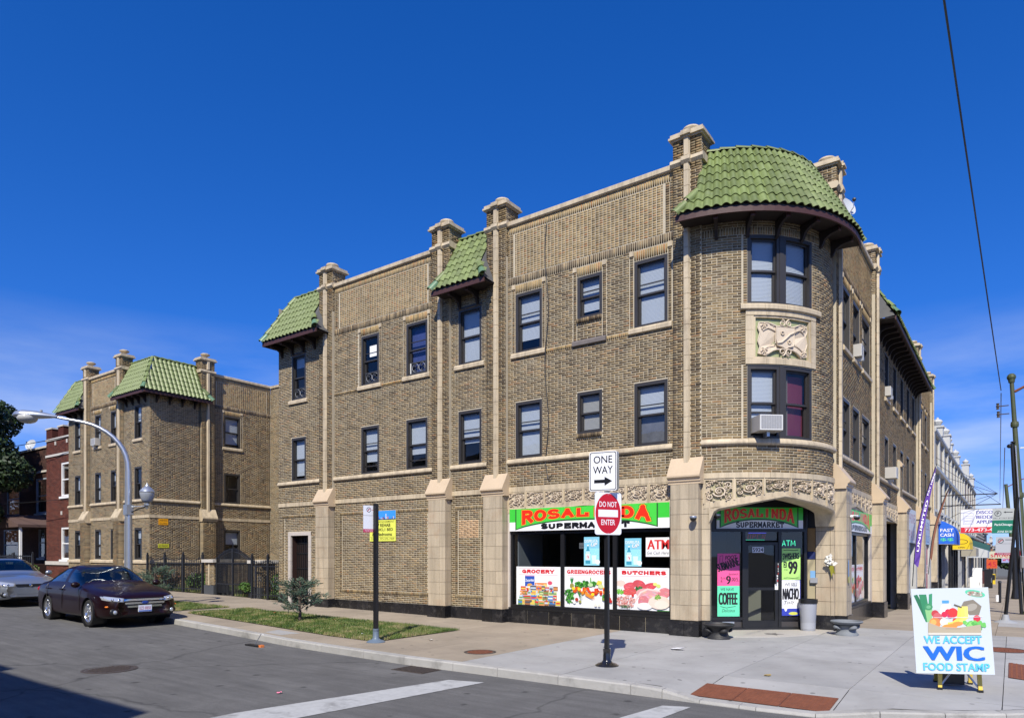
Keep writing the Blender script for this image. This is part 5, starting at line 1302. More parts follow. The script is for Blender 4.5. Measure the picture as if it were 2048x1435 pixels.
# litter
def litter(name,label,x,y,s,col,cat='litter',z=.03):
    rr=random.Random(int(abs(x*100)+abs(y*10)));b=MB();n=7;z0=ground_z(x,y)+z
    pts=[(x+s*rr.uniform(.5,1)*math.cos(6.28*i/n),y+s*rr.uniform(.4,.8)*math.sin(6.28*i/n),z0+rr.uniform(0,.35)*s)for i in range(n)]+[(x,y,z0+s*.25)]
    b.add(pts,[(i,(i+1)%n,n)for i in range(n)]);o=b.build(name,mat('litter_%02d%02d%02d'%tuple(int(99*c)for c in col),col,.6));tag(o,label,cat)
litter('food_wrapper','orange wrapper lying in the grass right of the little spruce',-10.6,-2.75,.09,(.75,.35,.12))
litter('plastic_cup','red crushed cup at the back edge of the lawn',-13.3,-2.6,.10,(.6,.04,.03))
litter('paper_scrap','white paper scrap on the lawn before the signpost',-7.9,-4.2,.06,(.75,.75,.75))
litter('paper_scrap','white crumpled paper on the tan walk right of the lawn tip',-6.1,-4.0,.07,(.8,.78,.75),z=.01)
litter('paper_sheet','flat white sheet of paper on the new concrete before the door',-1.55,-2.35,.16,(.8,.8,.82),'paper',z=.005)
litter('pink_wrapper','pink scrap of paper on the asphalt',-4.6,-8.6,.05,(.75,.2,.3),z=-.12)
litter('dry_leaf','yellow brown leaf on the corner concrete behind the tactile plate',.55,-4.1,.08,(.35,.25,.08),'leaf',z=.004)
for i,(x,y)in enumerate(((-9.2,-3.6),(-11.9,-4.1),(-12.5,-3.3),(-16,-3.5),(-10.1,-4.3))):litter('dry_leaf',['small brown leaf in the grass by the signpost','dry leaf near the kerb left of the spruce','curled leaf in the middle of the lawn','brown leaf on the lawn beside the parked car','brown leaf between kerb and spruce'][i],x,y,.05,(.34,.2,.1),'leaf')
t=empty('fallen_umbrella',(-9.0,-6.0,-.12));tag(t,'small broken black thing with orange scrap lying in the gutter','debris')
MB().box(-9.3,-8.85,-6.1,-5.98,-.125,-.09).build('folded_cloth',M_BLACK,t);MB().tube([(-9.1,-6.0,-.1),(-9.0,-5.92,.12),(-8.95,-5.9,.10)],.008,5).build('wire',M_STEEL,t);MB().box(-8.86,-8.78,-6.08,-6.0,-.125,-.08).build('orange_scrap',mat('orange_scrap',(.7,.2,.05),.6),t)

# =================================================================== building across the side street (throws the shadow on the road)
hx,mfx,_=house('brick_building','two-storey brown brick building on the opposite side of the street, out of frame',-44,-1.6,-32,-17.3,7.6,M_BRICK,[],M_WHITE,base=0,mort=M_MORTAR)
kk=Bricks();cc=MB();mpb=lambda u,d,z:(u,-17.3+d,z);wins_=[(x,x+1.2,z,z+1.6)for x in np.arange(-42,-4,3.1)for z in(1.2,4.4)]
backing(cc,mpb,-44,-1.6,-.2,7.8,wins_);cc.box(-1.7,-1.6,-32,-17.3,-.2,7.6);cc.box(-7.2,-6.2,-18.4,-17.5,7.4,8.25);cc.build('front_wall',M_TAN,hx)
for a,b,p,q in wins_:g=MB();g.add([mpb(a,-.1,p),mpb(b,-.1,p),mpb(b,-.1,q),mpb(a,-.1,q)],[(0,1,2,3)]);g.build('pane',M_SHOPGLASS,hx)
# =================================================================== flat print: lettering and pictures in thin layers
def plane_frame(O,U,V):
    O,U,V=Vector(O),Vector(U).normalized(),Vector(V).normalized();N=U.cross(V)
    return lambda u,v,d:tuple(O+U*u+V*v+N*d)
def facade_frame(mp,u0,z0,d):return lambda u,v,dd:tuple(float(q)for q in mp(u0+u,d+dd,z0+v))
_TXT={}
def text_mesh(s,bold,shear):
    k=(s,bold,shear)
    if k not in _TXT:
        c=bpy.data.curves.new('lettering','FONT');c.body=s;c.offset=min(.012,bold);c.shear=shear;c.resolution_u=3
        o=bpy.data.objects.new('lettering',c);COL.objects.link(o);bpy.context.view_layer.update()
        me=o.evaluated_get(bpy.context.evaluated_depsgraph_get()).to_mesh()
        V=[(v.co.x,v.co.y)for v in me.vertices];F=[tuple(p.vertices)for p in me.polygons];o.to_mesh_clear()
        bpy.data.objects.remove(o);bpy.data.curves.remove(c)
        x0,x1=min(v[0]for v in V),max(v[0]for v in V);y0,y1=min(v[1]for v in V),max(v[1]for v in V)
        _TXT[k]=([((x-x0)/(x1-x0),(y-y0)/(y1-y0))for x,y in V],F)
    return _TXT[k]
def arcp(cx,cy,rx,ry,a0,a1,n=7):return[(cx+rx*math.cos(R(a0+(a1-a0)*i/n)),cy+ry*math.sin(R(a0+(a1-a0)*i/n)))for i in range(n+1)]
SLAB={
 'R':([[(.2,0),(.2,1)],[(.2,1),(.55,1)]+arcp(.58,.76,.26,.24,90,-90)+[(.2,.52)],[(.5,.5),(.86,0)]],[(.2,0),(.2,1),(.88,0)]),
 'O':([arcp(.5,.5,.38,.5,90,450,20)],[]),'S':([arcp(.5,.74,.34,.26,20,200,8)+arcp(.5,.25,.36,.25,100,-160,10)],[]),
 'A':([[(.14,0),(.5,1),(.86,0)],[(.28,.33),(.72,.33)]],[(.14,0),(.86,0)]),'L':([[(.25,1),(.25,0),(.9,0),(.9,.3)]],[(.25,1),(.2,0)]),
 'I':([[(.5,0),(.5,1)]],[(.5,0),(.5,1)]),'N':([[(.18,0),(.18,1),(.82,0),(.82,1)]],[(.18,0),(.16,1),(.82,1)]),
 'D':([[(.2,0),(.2,1),(.45,1)]+arcp(.45,.5,.4,.5,90,-90,10)+[(.2,0)]],[(.16,0),(.16,1)]),
 'U':([[(.18,1),(.18,.35)]+arcp(.5,.35,.32,.35,180,360,8)+[(.82,1)]],[(.18,1),(.82,1)]),
 'P':([[(.22,0),(.22,1),(.55,1)]+arcp(.58,.74,.26,.26,90,-90)+[(.22,.48)]],[(.22,0),(.18,1)]),
 'E':([[(.22,0),(.22,1),(.85,1),(.85,.8)],[(.22,.52),(.65,.52)],[(.22,0),(.88,0),(.88,.22)]],[(.18,0),(.18,1)]),
 'M':([[(.14,0),(.14,1),(.5,.3),(.86,1),(.86,0)]],[(.14,0),(.86,0),(.12,1),(.88,1)]),
 'K':([[(.22,0),(.22,1)],[(.82,1),(.25,.42)],[(.42,.6),(.86,0)]],[(.22,0),(.22,1),(.88,0),(.84,1)]),
 'T':([[(.5,0),(.5,1)],[(.12,.78),(.12,1),(.88,1),(.88,.78)]],[(.5,0)]),
 'C':([arcp(.52,.5,.38,.5,40,320,14),[(.82,.72),(.82,.95)]],[]),
 'G':([arcp(.5,.5,.38,.5,45,340,14),[(.86,.05),(.86,.45),(.6,.45)]],[]),
 'Y':([[(.12,1),(.5,.5),(.88,1)],[(.5,.5),(.5,0)]],[(.5,0),(.12,1),(.88,1)]),
 'B':([[(.2,0),(.2,1),(.52,1)]+arcp(.55,.77,.24,.23,90,-90,6)+[(.2,.54)],[(.2,.54),(.55,.54)]+arcp(.58,.27,.28,.27,90,-90,6)+[(.2,0)]],[(.16,0),(.16,1)]),
 'H':([[(.18,0),(.18,1)],[(.82,0),(.82,1)],[(.18,.5),(.82,.5)]],[(.18,0),(.18,1),(.82,0),(.82,1)]),
}
class Canvas:
    def __init__(s,mp):s.mp=mp;s.b=MB();s.L=0
    def layer(s):s.L+=.00008;return s.L
    def poly(s,pts,col,same=False):
        l=s.L if same else s.layer();n=len(pts);s.b.add([s.mp(x,y,l)for x,y in pts],[tuple(range(n))],0,col);return s
    def rect(s,x0,x1,y0,y1,col,r=0,same=False):
        if r:pts=[p for cx,cy,a in((x1-r,y0+r,-90),(x1-r,y1-r,0),(x0+r,y1-r,90),(x0+r,y0+r,180))for p in arcp(cx,cy,r,r,a,a+90,4)]
        else:pts=[(x0,y0),(x1,y0),(x1,y1),(x0,y1)]
        return s.poly(pts,col,same)
    def ell(s,cx,cy,rx,ry,col,rot=0,n=14,same=False):
        c,si=math.cos(rot),math.sin(rot)
        return s.poly([(cx+rx*math.cos(6.2832*i/n)*c-ry*math.sin(6.2832*i/n)*si,cy+rx*math.cos(6.2832*i/n)*si+ry*math.sin(6.2832*i/n)*c)for i in range(n)],col,same)
    def line(s,pts,w,col):
        l=s.layer();k=0
        for(ax,ay),(bx,by)in zip(pts,pts[1:]):
            dx,dy=bx-ax,by-ay;L_=math.hypot(dx,dy)or 1e-6;dx/=L_;dy/=L_;e=w*.35
            P=[(ax-dx*e+dy*w/2,ay-dy*e-dx*w/2),(bx+dx*e+dy*w/2,by+dy*e-dx*w/2),(bx+dx*e-dy*w/2,by+dy*e+dx*w/2),(ax-dx*e-dy*w/2,ay-dy*e+dx*w/2)]
            k+=1;s.b.add([s.mp(x,y,l+(k%2)*.00003)for x,y in P],[(0,1,2,3)],0,col)
        return s
    def text(s,t,x,y,w,h,col,bold=.0,shear=0,rot=0,warp=None):
        if bold>.022:
            e=(bold-.008)*h*1.1
            for k in(-1,1):s.text(t,x+k*e,y,w,h,col,.009,shear,rot,warp)
            bold=.009
        V,F=text_mesh(t,bold,shear);l=s.layer();c,si=math.cos(rot),math.sin(rot)
        pts=[(vx*w,vy*h)for vx,vy in V];pts=[(x+a*c-b*si,y+a*si+b*c)for a,b in pts]
        if warp:pts=[warp(a,b)for a,b in pts]
        s.b.add([s.mp(a,b,l)for a,b in pts],F,0,col);return s
    def slab(s,t,x,y,w,h,col,th=.2,warp=None,extra=0,space=.06):
        """slab-serif lettering from strokes; extra thickens it for outlines"""
        n=len(t);cw=w/n
        wp=warp or(lambda a,b:(x+a*w,y+b*h));l=s.layer();k=0
        def quad(P,ll):s.b.add([s.mp(*wp(a,b),ll)for a,b in P],[tuple(range(len(P)))],0,col)
        asp=(cw*(1-space))/h  # stroke width kept even in real units
        for i,ch in enumerate(t):
            st,se=SLAB[ch];ox=i/n+space/2/n;sx=(1-space)/n;tw=th+extra
            m=tw/2
            def T(px,py):return(ox+(.5+(px-.5)*.94)*sx,tw0*.8*asp+py*(1-2*tw0*.8*asp))
            tw0=th*.45
            def seg(a,b,w_,ext=.35):
                nonlocal k
                ax,ay=a[0],a[1]/asp;bx,by=b[0],b[1]/asp;dx,dy=bx-ax,by-ay;L_=math.hypot(dx,dy)or 1e-6;dx/=L_;dy/=L_;e=w_*ext
                P=[(ax-dx*e+dy*w_/2,ay-dy*e-dx*w_/2),(bx+dx*e+dy*w_/2,by+dy*e-dx*w_/2),(bx+dx*e-dy*w_/2,by+dy*e+dx*w_/2),(ax-dx*e-dy*w_/2,ay-dy*e+dx*w_/2)]
                k+=1;quad([T(p,q*asp)for p,q in P],l+(k%7)*.00001)
            for pl in st:
                for a,b in zip(pl,pl[1:]):seg(a,b,tw,.5 if len(pl)<6 else .2)
            for(sx_,sy_)in se:seg((sx_-.13-extra/2,sy_+(.03 if sy_<.5 else-.03)),(sx_+.13+extra/2,sy_+(.03 if sy_<.5 else-.03)),th*.55+extra,.1)
        return s
    def build(s,name,parent=None,m=None):s.b.c=s.b.c;return s.b.build(name,m or M_PRINT,parent)
RED,GRN,WHT,BLK,YEL,BLU=(.62,.02,.015),(.06,.55,.05),(.80,.80,.80),(.01,.01,.012),(.85,.70,.05),(.02,.16,.55)
def sign_thing(name,label,cat,fr,w,h,bg,draw,th=.01,r=0,edge=None,back=None,m=None,group=None):
    """a flat board with printed face; fr(u, v, d) with the origin at its lower left corner"""
    t=empty(name,fr(w/2,0,0));tag(t,label,cat,group)
    b=MB();pts=[(0,0),(w,0),(w,h),(0,h)]if not r else[p for cx,cy,a in((w-r,r,-90),(w-r,h-r,0),(r,h-r,90),(r,r,180))for p in arcp(cx,cy,r,r,a,a+90,5)]
    b.prism(pts,-th,0,lambda u,d,z:fr(u,z,d));b.build('board',edge or mat('sign_board_%02d%02d%02d'%tuple(int(99*c)for c in bg),bg,.4),t)
    c=Canvas(fr);draw(c,w,h);c.build('print',t,m)
    return t
# =================================================================== shop signs and posters
def banner_sign(c,w,h,word2):
    """green and white fascia with arched red word"""
    c.rect(0,w,0,h,WHT);c.rect(0,w,h*.40,h,(.05,.55,.05))
    def bot(t):return h*(.10+.38*(1-(2*t-1)**2)**.8)
    x0,x1=.05*w,.93*w
    for g,col in((.035,(.03,.12,.03)),(.0,(.07,.60,.06))):
        n=16;P=[(x0-g*.5+(x1-x0+g)*i/n,bot(i/n)-g*.7)for i in range(n+1)]+[(x1+g*.4,h*.985),(x0-g*.4,h*.985)]
        for i in range(n):
            a,b=x0+(x1-x0)*i/n,x0+(x1-x0)*(i+1)/n
            c.poly([(a-(g if i==0 else 0),bot(i/n)-g),(b+(g if i==n-1 else 0),bot((i+1)/n)-g),(b+(g if i==n-1 else 0),h*.985),(a-(g if i==0 else 0),h*.985)],col,same=i>0)
    ww=(x1-x0)*.93;xa=x0+(x1-x0)*.035
    def wp(a,b):t=.035+a*.93;lo=bot(t)+h*.07;hi=h*.93;return(xa+a*ww,lo+b*(hi-lo))
    c.slab('ROSALINDA',0,0,ww,h*.62,(.02,.02,.02),th=.33,warp=wp,extra=.13);c.slab('ROSALINDA',0,0,ww,h*.62,YEL,th=.33,warp=wp,extra=.065);c.slab('ROSALINDA',0,0,ww,h*.62,(.75,.03,.01),th=.33,warp=wp)
    n=len(word2);sw=w*.56*n/11
    c.slab(word2,w*.5-sw/2,h*.05,sw,h*.27,BLK,th=.34,space=.04)
for fr,w,h,word,lab in((facade_frame(left,-7.03,2.33,.035),4.35,.56,'SUPERMARKET','green and white supermarket sign above the three picture windows'),
                            (facade_frame(ent,.15,2.33,.02),2.04,.49,'SUPERMARKET','shaded green supermarket sign inside the arched corner entrance'),
                            (facade_frame(right,3.95,2.33,.035),4.2,.56,'SUPERMERCADO','green and white sign seen edge-on above the side street window')):
    sign_thing('shop_sign',lab,'shop sign',fr,w,h,(.75,.75,.75),lambda c,w,h,word=word:banner_sign(c,w,h,word),th=.03)
def poster_title(c,w,h,t):
    c.rect(0,w,0,h,(.80,.81,.82));c.rect(w*.06,w*.94,h*.955,h*.962,(.5,.1,.1));c.rect(w*.06,w*.94,h*.795,h*.802,(.5,.1,.1))
    wd=w*min(.9,.105*len(t));c.slab(t,(w-wd)/2,h*.83,wd,h*.10,(.6,.02,.03),th=.34,space=.05)
def grocery(c,w,h):
    poster_title(c,w,h,'GROCERY');rr=random.Random(2)
    c.rect(w*.2,w*.42,h*.46,h*.78,(.03,.09,.42));c.text('Zucaritas',w*.21,h*.62,w*.2,h*.07,WHT,.03,rot=.05);c.ell(w*.31,h*.53,w*.06,h*.05,(.7,.35,.05));c.rect(w*.2,w*.42,h*.76,h*.78,(.6,.3,.5))
    c.rect(w*.43,w*.7,h*.44,h*.6,(.8,.25,.08));c.text('Sunny',w*.45,h*.52,w*.2,h*.06,WHT,.02,rot=-.1);c.ell(w*.66,h*.53,w*.05,h*.04,(.85,.6,.2));c.rect(w*.71,w*.84,h*.5,h*.68,(.75,.75,.7));c.ell(w*.77,h*.6,w*.05,h*.05,(.65,.08,.15))
    pal=[(.6,.05,.04),(.06,.2,.5),(.7,.55,.1),(.15,.3,.1),(.75,.75,.72),(.35,.15,.06),(.1,.1,.12),(.7,.3,.1),(.5,.6,.7),(.6,.62,.3)]
    for row,(y,hh)in enumerate(((.40,.13),(.28,.13),(.17,.13),(.04,.15))):
        x=.10-.02*row
        while x<.90:
            ww=rr.uniform(.05,.12)*(1.5 if rr.random()<.2 else 1);col=rr.choice(pal);y0=y+rr.uniform(-.01,.01);h1=hh*rr.uniform(.8,1.05)
            c.rect(x*w,(x+ww)*w,y0*h,(y0+h1)*h,col,r=.006);c.rect((x+.008)*w,(x+ww-.008)*w,(y0+h1*.3)*h,(y0+h1*.62)*h,rr.choice(pal));c.rect(x*w,(x+ww)*w,(y0+h1*.93)*h,(y0+h1)*h,(.6,.6,.6));x+=ww+.003
    for i in range(26):c.ell(rr.uniform(.12,.88)*w,rr.uniform(.06,.5)*h,w*rr.uniform(.012,.03),h*rr.uniform(.012,.03),rr.choice(pal),rr.uniform(0,3))
def leafy(c,w,h,cx,cy,r,rr,n=60,g=((.03,.16,.02),(.06,.28,.04),(.12,.42,.06),(.02,.10,.015))):
    for i in range(n):
        a=rr.uniform(0,6.28);q=r*math.sqrt(rr.random());c.ell((cx+q*math.cos(a))*w,(cy+q*math.sin(a))*h,w*rr.uniform(.012,.03),h*rr.uniform(.012,.025),rr.choice(g),rr.uniform(0,3),8)
def greens(c,w,h):
    poster_title(c,w,h,'GREENGROCERS');rr=random.Random(3)
    for i in range(9):a=R(60+i*8);c.poly([(w*.145,h*.58),(w*.165,h*.58),(w*(.155+.16*math.cos(a)*.6),h*(.58+.2*math.sin(a)))],(.03,.12+.02*i,.05))
    c.ell(w*.155,h*.53,w*.045,h*.065,(.22,.2,.05));
    for i in range(16):c.ell(w*(.125+.02*(i%4)),h*(.49+.028*(i//4)),w*.008,h*.009,(.4,.35,.08))
    leafy(c,w,h,.30,.56,.08,rr,70);leafy(c,w,h,.44,.58,.08,rr,60);leafy(c,w,h,.11,.36,.09,rr,60);leafy(c,w,h,.12,.2,.09,rr,60);leafy(c,w,h,.62,.60,.05,rr,30)
    c.poly([(w*.53,h*.55),(w*.58,h*.55),(w*.565,h*.75),(w*.545,h*.75)],(.2,.4,.15));c.ell(w*.55,h*.57,w*.055,h*.045,(.45,.65,.3))
    for i in range(4):c.ell(w*(.70+.02*i),h*(.63-.005*i),w*.018,h*.06,(.7,.6,.08),-.4)
    c.ell(w*.76,h*.54,w*.055,h*.05,(.6,.65,.3))
    for i in range(70):
        x=rr.uniform(.2,.93);y=.42+.07*rr.uniform(-1,1)-.12*max(0,x-.75);c.ell(x*w,y*h,w*rr.uniform(.02,.034),h*rr.uniform(.024,.04),rr.choice([(.6,.04,.01),(.65,.1,.01),(.5,.02,.02),(.75,.25,.02),(.7,.06,.02)]))
    for x,y in((.32,.46),(.6,.34),(.2,.47)):c.ell(x*w,y*h,w*.034,h*.04,(.8,.6,.03))
    for i in range(12):a=R(-25-i*4);c.poly([(w*.28,h*.42),(w*.30,h*.40),(w*(.28+.24*math.cos(a)),h*(.42+.30*math.sin(a)))],(.04,.2+.02*(i%3),.05))
    for i in range(7):a=R(-28-i*3);c.poly([(w*.44,h*(.40-.01*i)),(w*.46,h*(.36-.01*i)),(w*(.45+.26*math.cos(a)),h*(.38+.26*math.sin(a)))],(.8,.26,.03))
    for x,y,r,cl in((.27,.2,.035,(.4,.04,.02)),(.34,.15,.03,(.3,.3,.08)),(.22,.13,.03,(.75,.78,.7)),(.18,.16,.022,(.75,.78,.7)),(.66,.08,.028,(.72,.7,.6)),(.73,.08,.028,(.72,.7,.6)),(.82,.24,.035,(.2,.25,.05)),(.93,.24,.04,(.4,.04,.02)),(.9,.34,.05,(.3,.06,.04)),(.97,.19,.03,(.5,.02,.02))):c.ell(min(x,.96)*w,y*h,w*r,h*r*1.3,cl)
    leafy(c,w,h,.83,.3,.03,rr,16)
def butcher(c,w,h):
    poster_title(c,w,h,'BUTCHERS');rr=random.Random(5)
    def meat(cx,cy,rx,ry,base,rot=0,fat=8):
        c.ell(cx*w,cy*h,rx*w,ry*h,base,rot,18)
        for i in range(fat):
            a=rr.uniform(0,6.28);q=rr.uniform(.2,.8);c.ell((cx+rx*q*math.cos(a))*w,(cy+ry*q*math.sin(a))*h,rx*w*rr.uniform(.1,.3),ry*h*.08,tuple(min(1,v*rr.uniform(.7,1.6)+.04)for v in base),rr.uniform(-.5,.5),8)
    c.ell(.07*w,.62*h,.09*w,.08*h,(.72,.58,.5));meat(.24,.56,.12,.09,(.62,.10,.12),.2);meat(.42,.61,.12,.10,(.58,.08,.10),-.2);meat(.62,.56,.13,.085,(.6,.07,.09),.25);meat(.25,.43,.16,.085,(.6,.09,.09),.1)
    leafy(c,w,h,.06,.42,.07,rr,26,((.12,.4,.04),(.2,.5,.08)));leafy(c,w,h,.42,.5,.06,rr,30,((.03,.12,.03),(.06,.2,.06)));c.ell(.72*w,.62*h,.04*w,.04*h,(.75,.75,.2));c.ell(.78*w,.58*h,.04*w,.045*h,(.6,.7,.2))
    meat(.62,.36,.26,.15,(.68,.34,.34),-.15,14);meat(.88,.42,.12,.12,(.65,.22,.24),.3,8);c.line([(.34*w,.2*h),(.45*w,.42*h),(.58*w,.5*h),(.8*w,.46*h)],.03*w,(.78,.6,.55));meat(.5,.22,.1,.12,(.6,.2,.22),.5)
    for i in range(190):a=rr.uniform(0,6.28);q=math.sqrt(rr.random());c.ell((.17+.19*q*math.cos(a))*w,(.19+.15*q*math.sin(a))*h,.016*w,.011*h,rr.choice([(.68,.3,.26),(.75,.42,.36),(.55,.15,.13)]),rr.uniform(0,3),6)
    c.ell(.31*w,.34*h,.025*w,.03*h,(.6,.03,.02));c.ell(.53*w,.10*h,.14*w,.085*h,(.78,.76,.72));c.ell(.8*w,.2*h,.2*w,.16*h,(.78,.62,.52));c.ell(.84*w,.15*h,.13*w,.1*h,(.80,.68,.58));leafy(c,w,h,.77,.33,.05,rr,20,((.1,.3,.05),(.3,.45,.1)))
    for i in range(12):c.line([(rr.uniform(.04,.25)*w,rr.uniform(.03,.1)*h),(rr.uniform(.04,.3)*w,rr.uniform(.03,.1)*h)],.006*w,(.05,.12,.04))
    c.rect(.76*w,w,.0,.02*h,(.03,.15,.03))
for(a,b,z0,z1,fn,lab)in((-6.90,-5.57,.43,1.43,grocery,'grocery poster with stacked packets in the left shop window'),(-5.45,-4.12,.46,1.435,greens,'greengrocers poster with vegetables in the middle shop window'),(-4.02,-2.70,.475,1.438,butcher,'butchers poster with pink meat in the right shop window')):
    sign_thing('window_poster',lab,'poster',facade_frame(left,a,z0,-.090),b-a,z1-z0,(.78,.78,.78),fn,th=.006)
for(a,b,fn,lab)in((5.12,6.15,greens,'vegetable poster in the side street shop window'),(6.26,7.5,butcher,'meat poster in the side street shop window, farther pane')):
    sign_thing('window_poster',lab,'poster',facade_frame(right,a,.46,-.090),b-a,1.0,(.78,.78,.78),fn,th=.006)
def soda(c,w,h):
    c.rect(0,w,0,h,(.30,.68,.80));rr=random.Random(6);c.rect(0,w,h*.6,h,(.22,.55,.70))
    for i in range(30):c.ell(rr.uniform(.05,.95)*w,rr.uniform(.05,.95)*h,rr.uniform(.008,.025)*w,rr.uniform(.008,.025)*w,(.6,.85,.92),n=8)
    c.text('DISFRUTA',w*.04,h*.80,w*.86,h*.11,WHT,.01);c.text('UP',w*.46,h*.66,w*.42,h*.12,(.25,.35,.42),.05,shear=.3);c.text('UP',w*.45,h*.67,w*.42,h*.12,WHT,.03,shear=.3)
    c.poly([(w*.1,h*.06),(w*.42,h*.06),(w*.42,h*.46),(w*.32,h*.6),(w*.31,h*.68),(w*.21,h*.68),(w*.20,h*.6),(w*.1,h*.46)],(.05,.30,.42));c.rect(w*.12,w*.4,h*.38,h*.5,(.5,.8,.85));c.rect(w*.2,w*.32,h*.68,h*.73,(.75,.8,.8));c.rect(w*.1,w*.42,h*.18,h*.42,(.6,.75,.82));c.ell(w*.26,h*.3,w*.06,h*.06,(.6,.05,.05));c.line([(w*.14,h*.36),(w*.3,h*.4),(w*.2,h*.2)],w*.04,WHT)
    c.poly([(w*.55,h*.06),(w*.78,h*.06),(w*.82,h*.36),(w*.5,h*.36)],(.62,.85,.9));c.ell(w*.9,h*.12,w*.14,w*.14,(.85,.92,.95));c.ell(w*.78,h*.16,w*.05,w*.05,(.8,.9,.95))
for(a,b,z0,z1,lab)in((-4.905,-4.49,1.48,2.155,'light blue soda poster left of the signpost'),(-3.825,-3.412,1.467,2.11,'light blue soda poster next to the red lettered cash sign')):
    sign_thing('soda_poster',lab,'poster',facade_frame(left,a,z0,-.088),b-a,z1-z0,(.3,.6,.7),soda,th=.004,group='light blue soda posters in the shop window')
sign_thing('cash_sign','white sign with red ATM letters in the right shop window','sign',facade_frame(left,-3.30,1.69,-.088),.58,.43,(.78,.78,.78),lambda c,w,h:c.rect(0,w,0,h,WHT).text('ATM',w*.07,h*.38,w*.88,h*.5,(.62,.03,.03),.045).text('Get Cash Here',w*.05,h*.12,w*.9,h*.16,(.12,.12,.12),.01,shear=.25),th=.006)
sign_thing('small_notice','small grey notice inside the middle shop window','notice',facade_frame(left,-5.08,1.88,-.16),.22,.14,(.4,.4,.42),lambda c,w,h:c.rect(0,w,0,h,(.4,.4,.42)).text('notice',w*.1,h*.3,w*.8,h*.3,(.1,.1,.1)))
# hand-lettered sheets on the entrance glass
def hand(bgc):
    return lambda c,w,h:None
PINK,MINT,LIME=(.80,.10,.30),(.12,.68,.40),(.42,.74,.18)
def submarine(c,w,h):
    c.rect(0,w,0,h,PINK);c.line([(w*.1,h*.66),(w*.22,h*.68),(w*.25,h*.94),(w*.12,h*.92),(w*.1,h*.66)],.008,BLK);c.text('FOOT',w*.36,h*.80,w*.52,h*.13,BLK,.03,shear=.2,rot=.08)
    c.text('SUBMARINE',w*.06,h*.42,w*1.0,h*.26,BLK,.035,rot=.32,warp=None);c.text('Sandwich',w*.5,h*.33,w*.44,h*.07,BLK,0,shear=.3);c.text('2',w*.14,h*.12,w*.09,h*.15,BLK);c.text('FOR',w*.26,h*.2,w*.1,h*.06,BLK)
    c.text('9',w*.40,h*.05,w*.2,h*.26,BLK,.04);c.text('.00/5.',w*.62,h*.14,w*.34,h*.12,BLK,.01)
def coffee(c,w,h):
    c.rect(0,w,0,h,MINT);c.text('WE HAVE',w*.14,h*.84,w*.6,h*.09,BLK,.01);c.text('COFFEE',w*.07,h*.38,w*.82,h*.40,BLK,.045);c.line([(w*.14,h*.33),(w*.4,h*.28),(w*.82,h*.33)],.012,BLK);c.text('Delicious',w*.2,h*.14,w*.6,h*.11,BLK,0,shear=.35)
def swish(c,w,h):
    c.rect(0,w,0,h,LIME);c.text('SWISHERS',w*.05,h*.64,w*.88,h*.20,BLK,.04,rot=.04);c.line([(w*.1,h*.94),(w*.3,h*.95),(w*.6,h*.935),(w*.88,h*.95)],.015,BLK);c.rect(w*.09,w*.26,h*.38,h*.57,BLK);c.text('2',w*.12,h*.41,w*.1,h*.13,LIME,.02);c.text('FOR',w*.12,h*.28,w*.2,h*.06,BLK)
    c.text('99',w*.36,h*.17,w*.46,h*.42,BLK,.045);c.line([(w*.1,h*.05),(w*.3,h*.06),(w*.6,h*.045),(w*.88,h*.06)],.015,BLK)
def nacho(c,w,h):
    c.rect(0,w,0,h,(.03,.05,.4));c.ell(w*.62,h*.06,w*.25,h*.045,(.6,.62,.1));c.rect(0,w*.97,h*.2,h,(.8,.8,.8));c.poly([(w*.12,h*.2),(w*.3,h*.2),(w*.24,h*.12),(w*.18,h*.12)],(.8,.8,.8));c.text('WE SELL',w*.16,h*.83,w*.68,h*.09,BLK,.01);c.text('NACHO',w*.05,h*.45,w*.85,h*.32,BLK,.045,shear=.06);c.text('Tasty',w*.16,h*.28,w*.55,h*.13,BLK,0,shear=.4,rot=.12)
for(u,z0,w,h,fn,lab)in((.17,1.02,.52,.74,submarine,'pink hand-lettered submarine sandwich sheet on the entrance glass'),(.17,.32,.52,.70,coffee,'mint green hand-lettered coffee sheet below the pink one'),
                              (1.69,1.16,.44,.72,swish,'lime green sheet with 99 right of the shop door'),(1.69,.33,.44,.82,nacho,'white nacho sheet with blue bottom edge right of the shop door')):
    sign_thing('paper_sign',lab,'paper sign',facade_frame(ent,u,z0,.012),w,h,(.6,.6,.6),fn,th=.002,m=M_PRINTM)
sign_thing('house_number','white digits 5924 on the shop door glass','house number',facade_frame(ent,.99,1.78,.012),.27,.13,(.6,.6,.62),lambda c,w,h:[c.rect(w*i/4+.003,w*(i+1)/4-.003,0,h,(.65,.65,.68))for i in range(4)]and c.text('5924',w*.05,h*.14,w*.9,h*.72,BLK,.03),th=.002)
def neon(name,label,draws,z):
    t=empty(name,ent(1,0,z));tag(t,label,'neon sign')
    for nm,pth,col,es in draws:MB().tube([ent(u+.09,-.06,zz)for u,zz in pth],.0065,5).build(nm,mat('neon_%02d%02d%02d'%tuple(int(99*c)for c in col),col,.4,emit=col,estr=es),t)
neon('open_sign','dim red and blue neon sign over the shop door',[('blue_tube',[(.84,2.235),(1.26,2.235)],(.10,.08,.9),1.2),('green_tube',[(.78,2.075),(1.22,2.075)],(.02,.8,.4),.8)]+
     [('red_tube',p,(.5,.01,.03),.25)for p in([(.82,2.1),(.84,2.2),(.90,2.2),(.88,2.1),(.82,2.1)],[(.93,2.1),(.95,2.2),(1.01,2.2),(1.0,2.15),(.94,2.15)],[(1.12,2.2),(1.06,2.2),(1.04,2.1),(1.1,2.1)],[(1.16,2.1),(1.18,2.2),(1.22,2.1),(1.24,2.2)])],2.1)
